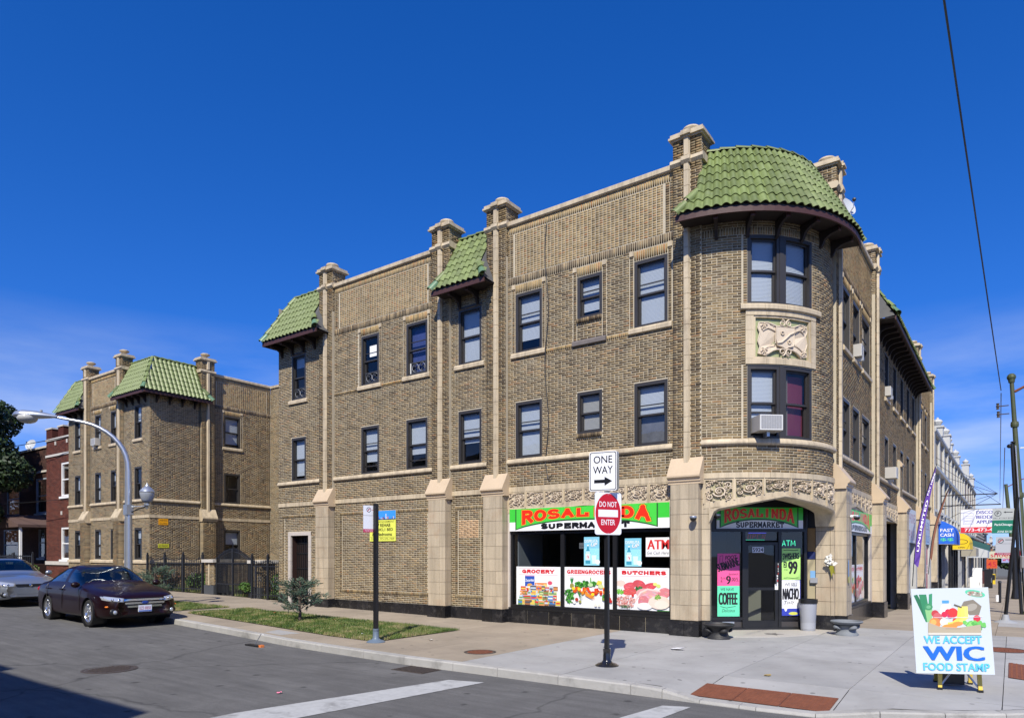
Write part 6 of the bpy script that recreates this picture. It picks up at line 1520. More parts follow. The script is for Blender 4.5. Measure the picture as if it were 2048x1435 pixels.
neon('cash_neon','small green neon letters ATM over the lime sheet',[('green_tube',p,(.08,.9,.5),2.2)for p in([(1.64,1.94),(1.68,2.06),(1.72,1.94)],[(1.655,1.98),(1.705,1.98)],[(1.74,2.06),(1.83,2.06)],[(1.785,2.06),(1.785,1.94)],[(1.85,1.94),(1.86,2.06),(1.90,1.97),(1.94,2.06),(1.95,1.94)])],1.95)
for i in range(9):tag(MB().cbox(ent,1.585-(.03 if i>4 else 0),1.615-(.03 if i>4 else 0),.036,.040,1.5-i*.055,1.54-i*.055).build('sticker',mat('sticker_red' if i%3==1 else 'sticker_white',(.6,.08,.08)if i%3==1 else(.7,.7,.7),.5)),['topmost tiny sticker of the column on the shop door frame','red sticker second from the top on the shop door frame','third tiny sticker from the top on the shop door frame','fourth tiny sticker from the top on the shop door frame','red fifth sticker halfway down the shop door frame','first white sticker of the lower shifted column on the door frame','second sticker of the lower shifted column on the door frame','red sticker near the bottom of the shifted column on the door frame','lowest tiny sticker just above the door handle'][i],'sticker','stickers down the shop door frame')
tag(MB().cbox(ent,1.51,1.585,.036,.045,.93,1.06).build('door_sticker',M_WHITE),'square white sticker with dark dot beside the shop door handle','sticker')
tag(MB().cbox(ent,.28,.56,.01,.03,.12,.20).build('mail_slot',M_STEEL),'pale mail slot plate low left of the shop door','mail slot')
t=empty('card_terminal',sidew(.1,0,1.1));tag(t,'small grey box with blue card display on the beige panel by the bin','payphone');MB().cbox(sidew,.10,.26,.0,.07,1.08,1.2).build('body',M_GREYP,t);MB().cbox(sidew,.09,.27,.0,.012,1.2,1.36).build('card',mat('blue_card',(.2,.4,.65),.5),t)
# warning plates on the brickwork
def small_sign(name,label,fr,w,h,bg,lines,col=BLK,cat='sign',th=.01):
    def dr(c,w,h):
        c.rect(0,w,0,h,bg);n=len(lines)
        for i,s_ in enumerate(lines):
            if s_:c.text(s_,w*.08,h*(1-(i+.85)/n),w*.84,h*.6/n,col,.01)
    return sign_thing(name,label,cat,fr,w,h,bg,dr,th=th)
ORG=(.8,.36,.01)
small_sign('orange_sign','orange warning sign on the side wall of the smaller apartment block',facade_frame(wside,1.0,3.03,.012),.42,.27,ORG,['WARNING','NO LOITERING'])
small_sign('yellow_sign','small yellow plate low on the smaller apartment block',facade_frame(wside,.98,2.02,.012),.48,.18,(.55,.55,.05),['NO PARKING'])
small_sign('orange_sign','orange notice on the strip of wall between the two apartment blocks',facade_frame(lambda u,d,z:(u,6.62-d,z),-24.4,2.9,.012),.42,.55,ORG,['NOTICE','PRIVATE','PROPERTY'])
def rental(c,w,h):
    c.rect(0,w,0,h,(.75,.78,.12));c.rect(0,w,h*.72,h,(.05,.30,.80));rr=random.Random(8);c.rect(0,w,h*.70,h*.735,(.02,.05,.15))
    for i in range(26):x=rr.uniform(0,.95)*w;c.rect(x,x+w*.035,h*.73,h*(.73+rr.uniform(.02,.09)),rr.choice([(.05,.05,.15),(.5,.5,.55),(.5,.1,.1),(.1,.1,.3)]))
    c.rect(w*.62,w*.65,h*.73,h*.90,(.7,.7,.75));c.text('MLG MANAGEMENT',w*.04,h*.61,w*.92,h*.065,(.15,.15,.02),.005);c.text('NEW REHAB',w*.08,h*.47,w*.72,h*.11,BLK,.03);c.text('STUDIO,1 BED',w*.06,h*.32,w*.84,h*.11,BLK,.03);c.text('& 2 Bedrooms',w*.1,h*.175,w*.76,h*.11,BLK,.03)
    c.rect(w*.03,w*.97,h*.135,h*.142,(.1,.1,.02));c.text('OFFICE 773-375-1959',w*.05,h*.04,w*.9,h*.07,(.15,.15,.02),.005)
sign_thing('rental_sign','yellow and blue rental sign on the brick wall behind the signpost','sign',facade_frame(left,-12.27,2.13,.02),1.10,.90,(.6,.6,.1),rental,th=.015)

# =================================================================== posts with traffic signs
def sign_post(name,label,x,y,h,sq,base_m,lean=(0,0),zb=0,base='cast'):
    t=empty(name,(x,y,zb));tag(t,label,'sign post')
    b=MB();s_=sq/2
    for z0,z1,l0,l1 in((.16,h,.16/h,1),):
        vs=[(x+dx+lean[0]*l,y+dy+lean[1]*l,zb+z)for z,l in((z0,l0),(z1,l1))for dx,dy in((-s_,-s_),(s_,-s_),(s_,s_),(-s_,s_))]
        b.add(vs,[(3,2,1,0),(4,5,6,7),(0,1,5,4),(1,2,6,5),(2,3,7,6),(3,0,4,7)])
    b.build('post',M_BLACK,t)
    MB().lathe([(.185,0),(.185,.012),(.15,.035),(.085,.055),(.062,.09),(.058,.22),(.062,.225),(.062,.27),(.04,.27)],(x,y,zb),24).build('base',base_m,t,smooth=40)
    for k in range(4):
        a=R(45+90*k);MB().lathe([(.012,0),(.012,.012)],(x+.15*math.cos(a),y+.15*math.sin(a),zb+.015),6).build('bolt',M_STEEL,t)
    b=MB();z=.5
    while z<h:b.cbox(lambda u,d,zz:(x+u+lean[0]*zz/h,y-d+lean[1]*zz/h,zz+zb),-.005,.005,s_-.002,s_+.0015,z,z+.01);z+=.15
    return t
P1=(-1.745,-4.66)
sign_post('sign_post','black post carrying the one way and do not enter signs',*P1,3.28,.062,mat('glossy_black',(.012,.012,.013),.2,coat=.5))
def oneway(c,w,h):
    c.rect(0,w,0,h,WHT,r=.035);c.rect(.012,w-.012,.012,h-.012,BLK,r=.03);c.rect(.024,w-.024,.024,h-.024,(.80,.81,.84),r=.025)
    c.text('ONE',w*.16,h*.70,w*.68,h*.19,BLK,.012);c.text('WAY',w*.14,h*.435,w*.72,h*.19,BLK,.012)
    c.poly([(w*.18,h*.20),(w*.56,h*.20),(w*.56,h*.13),(w*.84,h*.245),(w*.56,h*.36),(w*.56,h*.29),(w*.18,h*.29)],BLK)
    for z in(.03,.955):c.ell(w*.5,h*z+.004,.006,.006,(.2,.2,.2))
def noenter(c,w,h):
    c.rect(0,w,0,h,(.80,.81,.84),r=.04);c.ell(w/2,h/2,w*.475,h*.475,(.50,.008,.02),n=48);c.rect(w*.13,w*.87,h*.42,h*.59,(.80,.81,.84));c.text('DO NOT',w*.17,h*.655,w*.66,h*.13,(.8,.8,.82),.012);c.text('ENTER',w*.24,h*.23,w*.52,h*.13,(.8,.8,.82),.012)
    for z in(.04,.95):c.ell(w*.5,h*z,.006,.006,(.5,.5,.5))
# sign planes: normals turned towards the viewer's street
def post_sign(name,label,post,ang,w,h,z0,fn,off=.04,m=M_STEEL,shift=0,group=None):
    a=R(ang);U=Vector((math.cos(a),math.sin(a),0));N=Vector((math.sin(a),-math.cos(a),0));O=Vector((post[0],post[1],0))+N*off-U*(w/2-shift)+Vector((0,0,z0))
    return sign_thing(name,label,'traffic sign',plane_frame(O,U,(0,0,1)),w,h,(.7,.7,.7),fn,th=.003,r=.04,edge=m,group=group)
post_sign('one_way_sign','white one way sign with black arrow, upper sign on the black post',P1,9,.455,.62,2.735,oneway,off=.045,shift=-.05)
post_sign('one_way_sign','grey back of the second one way sign mounted behind the first',P1,189,.455,.61,2.745,oneway,off=.06,shift=.05)
post_sign('do_not_enter_sign','square sign with red disc reading do not enter',P1,63,.50,.66,2.05,noenter,off=.05,shift=-.01)
P2=(-6.83,-4.80)
sign_post('sign_post','black post with grey foot at the tip of the lawn',*P2,2.75,.075,mat('grey_blue_cast',(.12,.16,.21),.45),zb=0)
def parking(c,w,h):
    c.rect(0,w,0,h,(.75,.76,.80));c.ell(w*.4,h*.84,w*.17,w*.17,BLK);c.ell(w*.4,h*.84,w*.13,w*.13,(.75,.76,.8));c.text('P',w*.34,h*.80,w*.12,h*.08,BLK,.02);c.line([(w*.3,h*.79),(w*.5,h*.89)],.012,(.55,.05,.08));c.rect(w*.6,w*.92,h*.83,h*.85,(.5,.05,.08));c.rect(0,w,h*.62,h*.63,BLK);c.rect(0,w,0,h*.12,(.5,.03,.1));c.text('TOW ZONE',w*.1,h*.03,w*.8,h*.06,(.75,.75,.8))
post_sign('parking_sign','white parking sign with red bottom strip on the left black post',P2,75,.30,.53,2.18,parking,shift=-.10,off=-.05)
# =================================================================== sandwich board on its ladder stand
t=empty('ladder_stand',(2.80,-3.15,0));tag(t,'yellow ladder frame holding up the food stamp board','ladder')
Mfg=mat('yellow_fibreglass',(.72,.52,.08),.4,var=.06)
Mal=mat('aluminium',(.6,.6,.6),.35,metal=.8)
AU=Vector((math.cos(.188),math.sin(.188),0));AN=Vector((AU.y,-AU.x,0));AO=Vector((2.84,-3.69,0))
def af(u,d,z):p=AO+AU*u+AN*d;return(p.x,p.y,z)
for u0,u1,d0,d1,nm in((-.22,-.18,.06,-.14,'front_rail'),(.22,.18,.06,-.14,'front_rail'),(-.2,-.17,-.55,-.18,'rear_rail'),(.2,.17,-.55,-.18,'rear_rail')):
    q=MB();vs=[]
    for u,d,z in((u0,d0,0),(u1,d1,1.25)):
        for du,dd in((-.022,-.03),(.022,-.03),(.022,.03),(-.022,.03)):vs.append(af(u+du,d+dd,z))
    q.add(vs,[(3,2,1,0),(4,5,6,7),(0,1,5,4),(1,2,6,5),(2,3,7,6),(3,0,4,7)]);q.build(nm,Mfg,t)
    MB().cbox(af,u0-.028,u0+.028,d0-.036,d0+.036,0,.03).build('rubber_foot',M_BLACK,t)
for z in(.32,.62,.92):k_=z/1.25;MB().cbox(af,-.2,.2,.06-.2*k_-.035,.06-.2*k_+.02,z,z+.025).build('step',Mal,t)
for sx in(-1,1):MB().tube([af(sx*.21,.03,.04),af(sx*.03,-.05,.30)],.012,6).build('brace',Mal,t)
MB().cbox(af,-.17,.1,-.40,-.28,.02,.25).build('weight_block',M_BLACK,t)
def wic(c,w,h):
    c.rect(0,w,0,h,(.54,.59,.61));rr=random.Random(9)
    cy=.50
    c.poly([(w*.17,h*.60),(w*.26,h*.60),(w*.08,h*.93),(w*.03,h*.92)],(.02,.15,.06));c.poly([(w*.17,h*.60),(w*.24,h*.60),(w*.2,h*.93),(w*.1,h*.93)],(.03,.22,.09));c.poly([(w*.2,h*.60),(w*.25,h*.60),(w*.28,h*.94),(w*.235,h*.93)],(.04,.26,.12));c.poly([(w*.17,h*.75),(w*.27,h*.75),(w*.25,h*.60),(w*.19,h*.60)],(.25,.5,.2));c.ell(w*.22,h*.78,w*.055,h*.04,(.05,.25,.1),.3);c.ell(w*.22,h*.78,w*.03,h*.02,(.15,.4,.2),.3)
    c.poly([(w*.39,h*.80),(w*.5,h*.82),(w*.55,h*.70),(w*.35,h*.68)],(.74,.8,.82));c.rect(w*.40,w*.49,h*.82,h*.855,(.08,.30,.6))
    c.poly([(w*.68,h*.84),(w*.80,h*.86),(w*.9,h*.78),(w*.86,h*.68),(w*.74,h*.68),(w*.64,h*.78)],(.22,.19,.14));c.ell(w*.77,h*.77,w*.08,h*.04,(.35,.32,.26),.4);c.ell(w*.83,h*.93,w*.13,h*.04,(.10,.55,.32),-.25);c.ell(w*.83,h*.925,w*.10,h*.03,(.3,.28,.22),-.25)
    for i in range(20):c.ell(w*rr.uniform(.74,.92),h*rr.uniform(.905,.945),w*.012,h*.008,rr.choice([(.6,.6,.5),(.2,.18,.12),(.5,.2,.15)]))
    for x,y,r,col in((.30,.70,.05,(.5,.05,.05)),(.33,.66,.06,(.55,.12,.12)),(.42,.69,.04,(.6,.02,.06)),(.47,.72,.04,(.62,.02,.05)),(.49,.67,.035,(.55,.02,.1)),(.53,.71,.065,(.65,.04,.03)),(.29,.59,.075,(.72,.22,.06)),(.27,.60,.04,(.8,.4,.1)),(.41,.60,.055,(.72,.78,.62)),(.83,.64,.045,(.6,.03,.05)),(.55,.62,.03,(.6,.05,.05))):c.ell(w*x,h*y,w*r,h*r*.85,col,n=18)
    for i,(x0,y0,x1,y1)in enumerate(((.50,.57,.62,.76),(.56,.57,.66,.77),(.62,.60,.70,.77),(.47,.58,.60,.66))):
        mx,my=(x0+x1)/2+.04,(y0+y1)/2-.03;c.line([(w*x0,h*y0),(w*mx,h*my),(w*(mx+x1)/2,h*(my+y1)/2),(w*x1,h*y1)],w*.045,((.80,.68,.10),(.78,.66,.12),(.82,.70,.16),(.72,.6,.1))[i])
    c.line([(w*.56,h*.80),(w*.64,h*.77)],w*.025,(.12,.1,.06))
    for x,y in((.45,.55),(.52,.56),(.50,.53),(.58,.58)):c.ell(w*x,h*y,w*.07,h*.025,(.8,.28,.05),.12)
    for i in range(40):c.ell(w*rr.uniform(.66,.86),h*rr.uniform(.51,.60),w*.026,h*.021,rr.choice([(.16,.52,.10),(.25,.62,.16),(.10,.40,.07)]),n=10)
    for i in range(12):c.ell(w*rr.uniform(.8,.93),h*rr.uniform(.55,.6),w*.02,h*.018,(.15,.5,.1))
    c.poly([(w*.19,h*.45),(w*.20,h*.60),(w*.35,h*.545),(w*.6,h*.535),(w*.87,h*.57),(w*.87,h*.45)],(.42,.36,.25));c.rect(w*.42,w*.62,h*.515,h*.53,(.38,.3,.2));c.poly([(w*.19,h*.45),(w*.87,h*.45),(w*.87,h*.475),(w*.19,h*.475)],(.6,.57,.48));c.line([(w*.28,h*.655),(w*.5,h*.65),(w*.9,h*.66)],.005,WHT)
    LB=(.10,.50,.78);c.text('WE ACCEPT',w*.13,h*.35,w*.74,h*.09,LB,.035);c.text('WIC',w*.12,h*.155,w*.76,h*.165,(.01,.13,.62),.06);c.text('FOOD STAMP',w*.10,h*.035,w*.84,h*.09,LB,.035)
AV=Vector((0,0,1))*math.cos(.118)-AN*math.sin(.118);AU2=AU*math.cos(.047)+AV*math.sin(.047);AV2=AV*math.cos(.047)-AU*math.sin(.047)
sign_thing('food_stamp_board','big white board with vegetables and blue WIC lettering on the sidewalk','sandwich board',plane_frame((2.396,-4.033,.22),AU2,AV2),.843,1.083,(.6,.63,.64),wic,th=.02,r=.03)

t=empty('door_mat_board',ent(1.0,-.6,0));tag(t,'pale leaning board seen behind the glass of the shop door','board');MB().add([ent(1.05,-.7,.08),ent(1.42,-.5,.08),ent(1.42,-.5,.95),ent(1.1,-.7,.86)],[(0,1,2,3)]).build('board',mat('pale_board',(.5,.47,.36),.7),t)
# =================================================================== things by the shop door
def planter(name,label,x,y,m,filled):
    t=empty(name,(x,y,0));tag(t,label,'planter')
    pr=[(.20,0),(.235,.0),(.235,.03),(.215,.05),(.19,.09),(.185,.14),(.215,.20),(.27,.25),(.315,.275),(.325,.295),(.315,.31),(.285,.31),(.275,.29),(.22,.20),(.05,.19),(0,.19)]
    MB().lathe(pr,(x,y,0),28).build('bowl',m,t,smooth=45)
    for k in range(4):
        a=R(45+90*k);pts=[(x+(.20+.07*math.sin(math.pi*q/6))*math.cos(a+(q-3)*.12),y+(.20+.07*math.sin(math.pi*q/6))*math.sin(a+(q-3)*.12),.14+.05*math.sin(math.pi*q/6))for q in range(7)]
        MB().tube(pts,[.012,.03,.036,.038,.036,.03,.012],6).build('relief',m,t,smooth=60)
    MB().lathe([(.27,.27 if filled else .22),(0,.285 if filled else .23)],(x,y,0),20,caps=False).build('soil',mat('planter_soil',(.035,.025,.02),.95,bump=.6,bscale=30),t)
planter('stone_planter','black stone planter at the foot of the pier left of the door',-1.52,-.22,mat('black_stone',(.022,.022,.022),.6,bump=.5,bscale=40),True)
planter('stone_planter','grey stone planter right of the corner entrance',.50,2.02,mat('grey_stone',(.17,.185,.20),.75,bump=.4,bscale=40,var=.15),False)
t=empty('trash_bin',(-.36,2.36,.012));tag(t,'tall grey plastic bin with a black bag edge beside the shop door','bin')
bm_=mat('grey_bin',(.34,.355,.39),.45);MB().lathe([(.15,0),(.155,.01),(.19,.66),(.2,.665),(.2,.70),(.18,.70),(.16,.04),(0,.04)],(-.36,2.36,.012),26).build('body',bm_,t,smooth=40)
MB().lathe([(.203,.62),(.207,.66),(.207,.715),(.175,.715),(.172,.60)],(-.36,2.36,.012),18,caps=False).build('bag_edge',M_BLACK,t,smooth=60)
# security cameras on the piers
for(p,n_,lab)in(((-2.02,-.25,2.52),(.1,-1,0),'dome security camera on the pier right of the picture windows'),((.36,3.3,2.62),(1,0,0),'white and black security camera on the pier right of the arch'),((-1.93,.62,2.60),(.8,-.6,0),'small pale security camera under the arch')):
    t=empty('security_camera',p);tag(t,lab,'security camera');n_=Vector(n_).normalized();p=Vector(p)
    MB().tube([p,p+n_*.12],.035,10).build('bracket',M_WHITE if 'white' in lab else M_STEEL,t);c_=p+n_*.13
    MB().lathe([(.075,.02),(.08,.0),(.075,-.02)],(c_.x,c_.y,c_.z),16).build('collar',M_STEEL,t,smooth=40);MB().lathe([(.07,-.02),(.06,-.06),(.03,-.085),(0,-.09)],(c_.x,c_.y,c_.z),16).build('dome',M_BLACK,t,smooth=80)
# paper bundle tied to the pier
t=empty('paper_bundle',(.05,2.70,1.5));tag(t,'torn white paper flower bundle with olive ribbon hanging on the arch jamb','decoration');rr=random.Random(3)
b=MB()
for i in range(34):
    a=rr.uniform(0,6.28);q=rr.uniform(.0,.13);c_=Vector((.05+q*math.cos(a)*.9,2.68-rr.uniform(0,.08),1.58+q*math.sin(a)));s_=rr.uniform(.03,.06);u=Vector((rr.uniform(-1,1),rr.uniform(-.5,.5),rr.uniform(-1,1))).normalized();v=u.cross(Vector((rr.uniform(-.5,.5),-1,rr.uniform(-.5,.5)))).normalized()
    b.add([c_+u*s_,c_+v*s_,c_-u*s_,c_-v*s_*.7],[(0,1,2,3)])
b.build('crumpled_paper',mat('torn_paper',(.72,.70,.64),.8),t)
MB().add([(.0,2.66,1.50),(.12,2.64,1.48),(.16,2.62,1.28),(.11,2.65,1.33),(.07,2.66,1.22),(.05,2.66,1.36)],[(0,1,2,3,4,5)]).build('ribbon',mat('olive_ribbon',(.30,.28,.03),.6),t)
t=empty('paper_ribbon',(.36,2.98,1.3));tag(t,'thin strip of blue, white and yellow paper stuck to the pier edge','decoration')
MB().add([(.37,2.95,1.62),(.372,3.02,1.6),(.375,3.03,1.25),(.372,2.96,1.2)],[(0,1,2,3)]).build('blue_strip',mat('blue_strip',(.2,.35,.6),.6),t);MB().add([(.378,2.93,1.22),(.378,3.06,1.25),(.38,3.05,1.08),(.378,2.95,1.1)],[(0,1,2,3)]).build('yellow_strip',mat('yellow_strip',(.6,.6,.15),.6),t)
# window air conditioners
def ac(label,mp,u0,u1,z0,h,out=.34,grille=True):
    x,y,z=mp((u0+u1)/2,0,z0);t=empty('air_conditioner',(float(x),float(y),z0));tag(t,label,'air conditioner')
    hs=mat('ac_beige',(.44,.42,.38),.5,var=.06);MB().cbox(mp,u0,u1,-.1,out,z0,z0+h,1).build('housing',hs,t)
    f=MB();ring(f,mp,u0+.005,u1-.005,z0+.005,z0+h-.005,.018,out,out+.012);f.build('grille_frame',mat('ac_trim',(.62,.62,.6),.5),t)
    MB().cbox(mp,u0+.02,u1-.02,out+.001,out+.003,z0+.02,z0+h-.02).build('coil',mat('ac_coil',(.22,.23,.24),.5),t)
    g=MB();n=int(h/.022)
    for i in range(n):g.cbox(mp,u0+.02,u1-.02,out+.003,out+.010,z0+.02+i*(h-.04)/n,z0+.028+i*(h-.04)/n)
    for i in range(int((u1-u0)/.035)):g.cbox(mp,u0+.03+i*.035,u0+.036+i*.035,out+.003,out+.009,z0+.02,z0+h-.02)
    o=g.build('grille',mat('ac_grille',(.5,.5,.5),.5),t);o['kind']='stuff'
    MB().cbox(mp,(u0+u1)/2-.03,(u0+u1)/2+.03,.02,.2,z0-.1,z0).build('support',M_STEEL,t)
def bow_flat(a):
    c=bow(bu(a),0,0);aa=R(a);return lambda u,d,z:(float(c[0])-math.sin(aa)*u+math.cos(aa)*d,float(c[1])+math.cos(aa)*u+math.sin(aa)*d,z)
ac('air conditioner in the lower window of the rounded corner bay',bow_flat(-49.5),-.27,.22,4.28,.32)
ac('air conditioner in the middle top window of the side street front',right,5.6,5.95,6.92,.32,.16)
ac('boxy white air conditioner at the first window past the second side street pier',right,11.1,11.6,4.22,.36,.3)
ac('small air conditioner in the first top window under the long side roof',right,11.1,11.5,6.92,.3,.14)
ac('small air conditioner in a top window of the smaller apartment block',wfront,-32.1,-31.65,6.9,.34,.2)
def fan(label,u0,z0):
    t=empty('window_fan',(u0+.3,0,z0));tag(t,label,'window fan');f=MB();ring(f,left,u0,u0+.58,z0,z0+.32,.03,-.11,-.06);f.build('housing',mat('dark_plastic',(.05,.05,.05),.4),t)
    for c_ in(u0+.16,u0+.42):
        for k in range(3):b=MB();a=k*2.09;b.prism([(c_+.02*math.cos(a),z0+.16+.02*math.sin(a)),(c_+.12*math.cos(a-.4),z0+.16+.12*math.sin(a-.4)),(c_+.12*math.cos(a+.4),z0+.16+.12*math.sin(a+.4))],-.095,-.088,left);b.build('blade',mat('fan_grey',(.05,.05,.05),.4),t)
        MB().tube([left(c_+.12*math.cos(q*.52),-.068,z0+.16+.12*math.sin(q*.52))for q in range(13)],.006,4).build('guard_ring',M_GREYP,t)
fan('box fan at the bottom of the wider top window beside the lone eave',-10.62,6.93);fan('box fan at the bottom of the narrow top window in the long bay',-12.55,6.93);fan('dark box fan in the top window under the far left roof',-16.02,6.93)
t=empty('window_paper',(-12.3,0,7.8));tag(t,'white sheet of paper taped in the narrow top window','paper');MB().cbox(left,-12.38,-12.08,-.084,-.082,7.72,8.05).build('sheet',M_WHITE,t)
t=empty('window_paper',(-10.6,0,6.95));tag(t,'white panel beside the box fan in the wider top window','paper');MB().cbox(left,-10.69,-10.60,-.10,-.098,6.95,7.25).build('sheet',M_WHITE,t)
# hanging cable on the long bay
t=empty('wall_cable',(-6.0,0,3.6));tag(t,'thin dark cable hanging down the brick wall of the long bay','cable')
MB().tube([left(-5.90-.05*math.sin(q*.7),.03,9.9-q*.31)for q in range(20)]+[left(-5.86,.05,3.66),left(-5.80,.05,3.6),left(-5.74,.05,3.68)],.011,5).build('wire',M_BLACK,t)

# =================================================================== young spruces
def spruce(label,x,y,s,seed,trunk_h=.55,spread=.75):
    rr=random.Random(seed);z=ground_z(x,y);t=empty('spruce',(x,y,z));tag(t,label,'tree')
    b=MB();b.tube([(x,y,z-.05),(x+.02*s,y,z+.25*s),(x-.03*s,y+.02,z+.6*s),(x+.02*s,y,z+1.15*s)],[.055*s,.038*s,.03*s,.012*s],8)
    tips=[]
    for k in range(26):
        a=rr.uniform(0,6.28);z0=z+s*rr.uniform(trunk_h*.6,1.1);fr=(z0-z)/s;ln=s*spread*rr.uniform(.5,1)*(1.15-.55*max(0,fr-.45));up=rr.uniform(.05,.4)
        p0=Vector((x,y,z0));p1=p0+Vector((math.cos(a)*ln*.5,math.sin(a)*ln*.5,ln*.1));p2=p0+Vector((math.cos(a)*ln,math.sin(a)*ln,ln*up*.6));b.tube([p0,p1,p2],[.014*s,.009*s,.004],5)
        for q in range(14):
            f=rr.uniform(.3,1.05);c=p0.lerp(p2,f)+Vector((rr.gauss(0,.07),rr.gauss(0,.07),rr.gauss(.02,.05)))*s;tips.append((c,(p2-p0).normalized()))
    b.build('trunk',mat('spruce_bark',(.09,.065,.05),.9,bump=.6,bscale=30),t)
    V=[];F=[];C=[]
    for c,d in tips:
        tone=rr.random()
        dd=(d+Vector((rr.uniform(-.6,.6),rr.uniform(-.6,.6),rr.uniform(-.1,.9)))).normalized();L_=.16*s*rr.uniform(.7,1.2)
        for k in range(46):
            p=c+dd*L_*rr.uniform(-.5,.5);o=Vector((rr.gauss(0,1),rr.gauss(0,1),rr.gauss(0,1))).normalized()+dd*.8;o.normalize();sd=o.orthogonal().normalized()*.0045*s;e=p+o*.042*s
            i=len(V);V+=[p-sd,p+sd,e];F.append((i,i+1,i+2));C.append(min(1,max(0,tone+rr.gauss(0,.15))))
    me=bpy.data.meshes.new('needles');me.from_pydata(V,[],F);at=me.attributes.new('rnd','FLOAT','FACE');at.data.foreach_set('value',C);me.materials.append(M_NEEDLE);o=put(me,'needles',t);o['kind']='stuff'
def ramp_mat(name,stops,rough=.6):
    m=bpy.data.materials.new(name);m.use_nodes=True;nt=m.node_tree;a=nt.nodes.new('ShaderNodeAttribute');a.attribute_name='rnd';r=nt.nodes.new('ShaderNodeValToRGB');el=r.color_ramp.elements
    while len(el)<len(stops):el.new(.5)
    for i,(p,c)in enumerate(stops):el[i].position=p;el[i].color=(*c,1)
    nt.links.new(a.outputs['Fac'],r.inputs[0]);nt.links.new(r.outputs[0],nt.nodes['Principled BSDF'].inputs['Base Color']);nt.nodes['Principled BSDF'].inputs['Roughness'].default_value=rough;return m
M_NEEDLE=ramp_mat('spruce_needles',[(0,(.03,.07,.04)),(.4,(.06,.115,.07)),(.75,(.10,.17,.13)),(1,(.14,.13,.06))])
spruce('small lopsided blue-green spruce on the lawn in front of the service door',-11.15,-3.38,.92,5)
spruce('dense bluish spruce behind the hood of the dark red car',-19.4,-2.9,1.0,11,trunk_h=.15,spread=.6)
spruce('low dark spruce shrub between the car and the iron fence',-20.6,-2.7,.8,15,trunk_h=.1,spread=.55)
M_LEAF=ramp_mat('tree_leaves',[(0,(.006,.016,.005)),(.5,(.016,.036,.009)),(.85,(.035,.07,.014)),(1,(.09,.13,.03))])
def leaf_cloud(parent,blobs,n,size,seed,name='crown',m=None):
    r2=np.random.default_rng(seed);V=[];C=[]
    tot=sum(b[3]**2 for b in blobs)
    for(cx,cy,cz,rr_)in blobs:
        k=int(n*rr_**2/tot);d=r2.normal(size=(k,3));d/=np.linalg.norm(d,axis=1)[:,None];rad=rr_*(.55+.5*r2.random(k)**.6)[:,None]
        p=np.array([cx,cy,cz])+d*rad*np.array([1,1,.8]);u=r2.normal(size=(k,3));u/=np.linalg.norm(u,axis=1)[:,None];v=np.cross(u,r2.normal(size=(k,3)));v/=np.linalg.norm(v,axis=1)[:,None]
        s=size*r2.uniform(.6,1.3,(k,1));V.append(np.stack([p-u*s,p-v*s*.6,p+u*s,p+v*s*.6],1));C.append(np.clip(r2.normal(.45,.22,k),0,1))
    V=np.concatenate(V).reshape(-1,3);C=np.concatenate(C);k=len(C);me=bpy.data.meshes.new(name);me.vertices.add(4*k);me.vertices.foreach_set('co',V.astype(np.float32).ravel());me.loops.add(4*k);me.loops.foreach_set('vertex_index',np.arange(4*k,dtype=np.int32));me.polygons.add(k);me.polygons.foreach_set('loop_start',np.arange(0,4*k,4,dtype=np.int32))
    at=me.attributes.new('rnd','FLOAT','FACE');at.data.foreach_set('value',C.astype(np.float32));me.materials.append(m or M_LEAF);me.update(calc_edges=True);return put(me,name,parent)
def broad_tree(label,x,y,H,blobs,n,seed,size=.13,tr=.28):
    z=ground_z(x,y);t=empty('shade_tree',(x,y,z));tag(t,label,'tree');b=MB();b.tube([(x,y,z-.1),(x+.1,y,z+H*.3),(x-.1,y+.1,z+H*.55),(x,y,z+H*.85)],[tr,tr*.8,tr*.55,tr*.15],10)
    for i,(cx,cy,cz,r_)in enumerate(blobs):b.tube([(x,y,z+H*(.3+.04*(i%5))),((x+cx)/2,(y+cy)/2,(z+H*.35+cz)/2+.2),(cx,cy,cz)],[tr*.35,tr*.2,.03],6)
    b.build('trunk',mat('tree_bark',(.07,.055,.045),.9,bump=.6,bscale=15),t);c=leaf_cloud(t,blobs,n,size,seed);return t
rr=random.Random(21)
broad_tree('dark leafy street tree at the left edge shading the maroon house',-46.3,-2.6,8.0,[(-46.5+rr.uniform(-5,2.9),-1.6+rr.uniform(-2.4,3.0),7.2+rr.uniform(-3.4,3.2),rr.uniform(1.1,1.9))for _ in range(26)],60000,2)
broad_tree('street tree farther left behind the silver car',-58,-2.8,9,[(-58+rr.uniform(-4,4),-1.5+rr.uniform(-3,3),6.0+rr.uniform(-2,2.8),rr.uniform(1.4,2.2))for _ in range(12)],20000,4)
def bush(label,x,y,s,n,seed,name='shrub',m=None,size=.06):
    z=ground_z(x,y);t=empty(name,(x,y,z));tag(t,label,'shrub');r3=random.Random(seed);b=MB()
    for k in range(6):a=r3.uniform(0,6.28);b.tube([(x,y,z),(x+s*.5*math.cos(a),y+s*.4*math.sin(a),z+s*r3.uniform(.5,.9))],[.015,.005],4)
    b.build('stems',mat('twig',(.1,.07,.05),.9),t);leaf_cloud(t,[(x+r3.uniform(-.5,.5)*s,y+r3.uniform(-.4,.4)*s,z+s*r3.uniform(.25,.8),s*r3.uniform(.25,.42))for _ in range(6)],n,size,seed,'foliage',m)
M_LEAFG=ramp_mat('bush_leaves',[(0,(.03,.08,.01)),(.6,(.08,.17,.03)),(1,(.2,.25,.05))]);M_LEAFR=ramp_mat('red_bush',[(0,(.06,.05,.02)),(.6,(.13,.08,.03)),(1,(.25,.09,.05))])
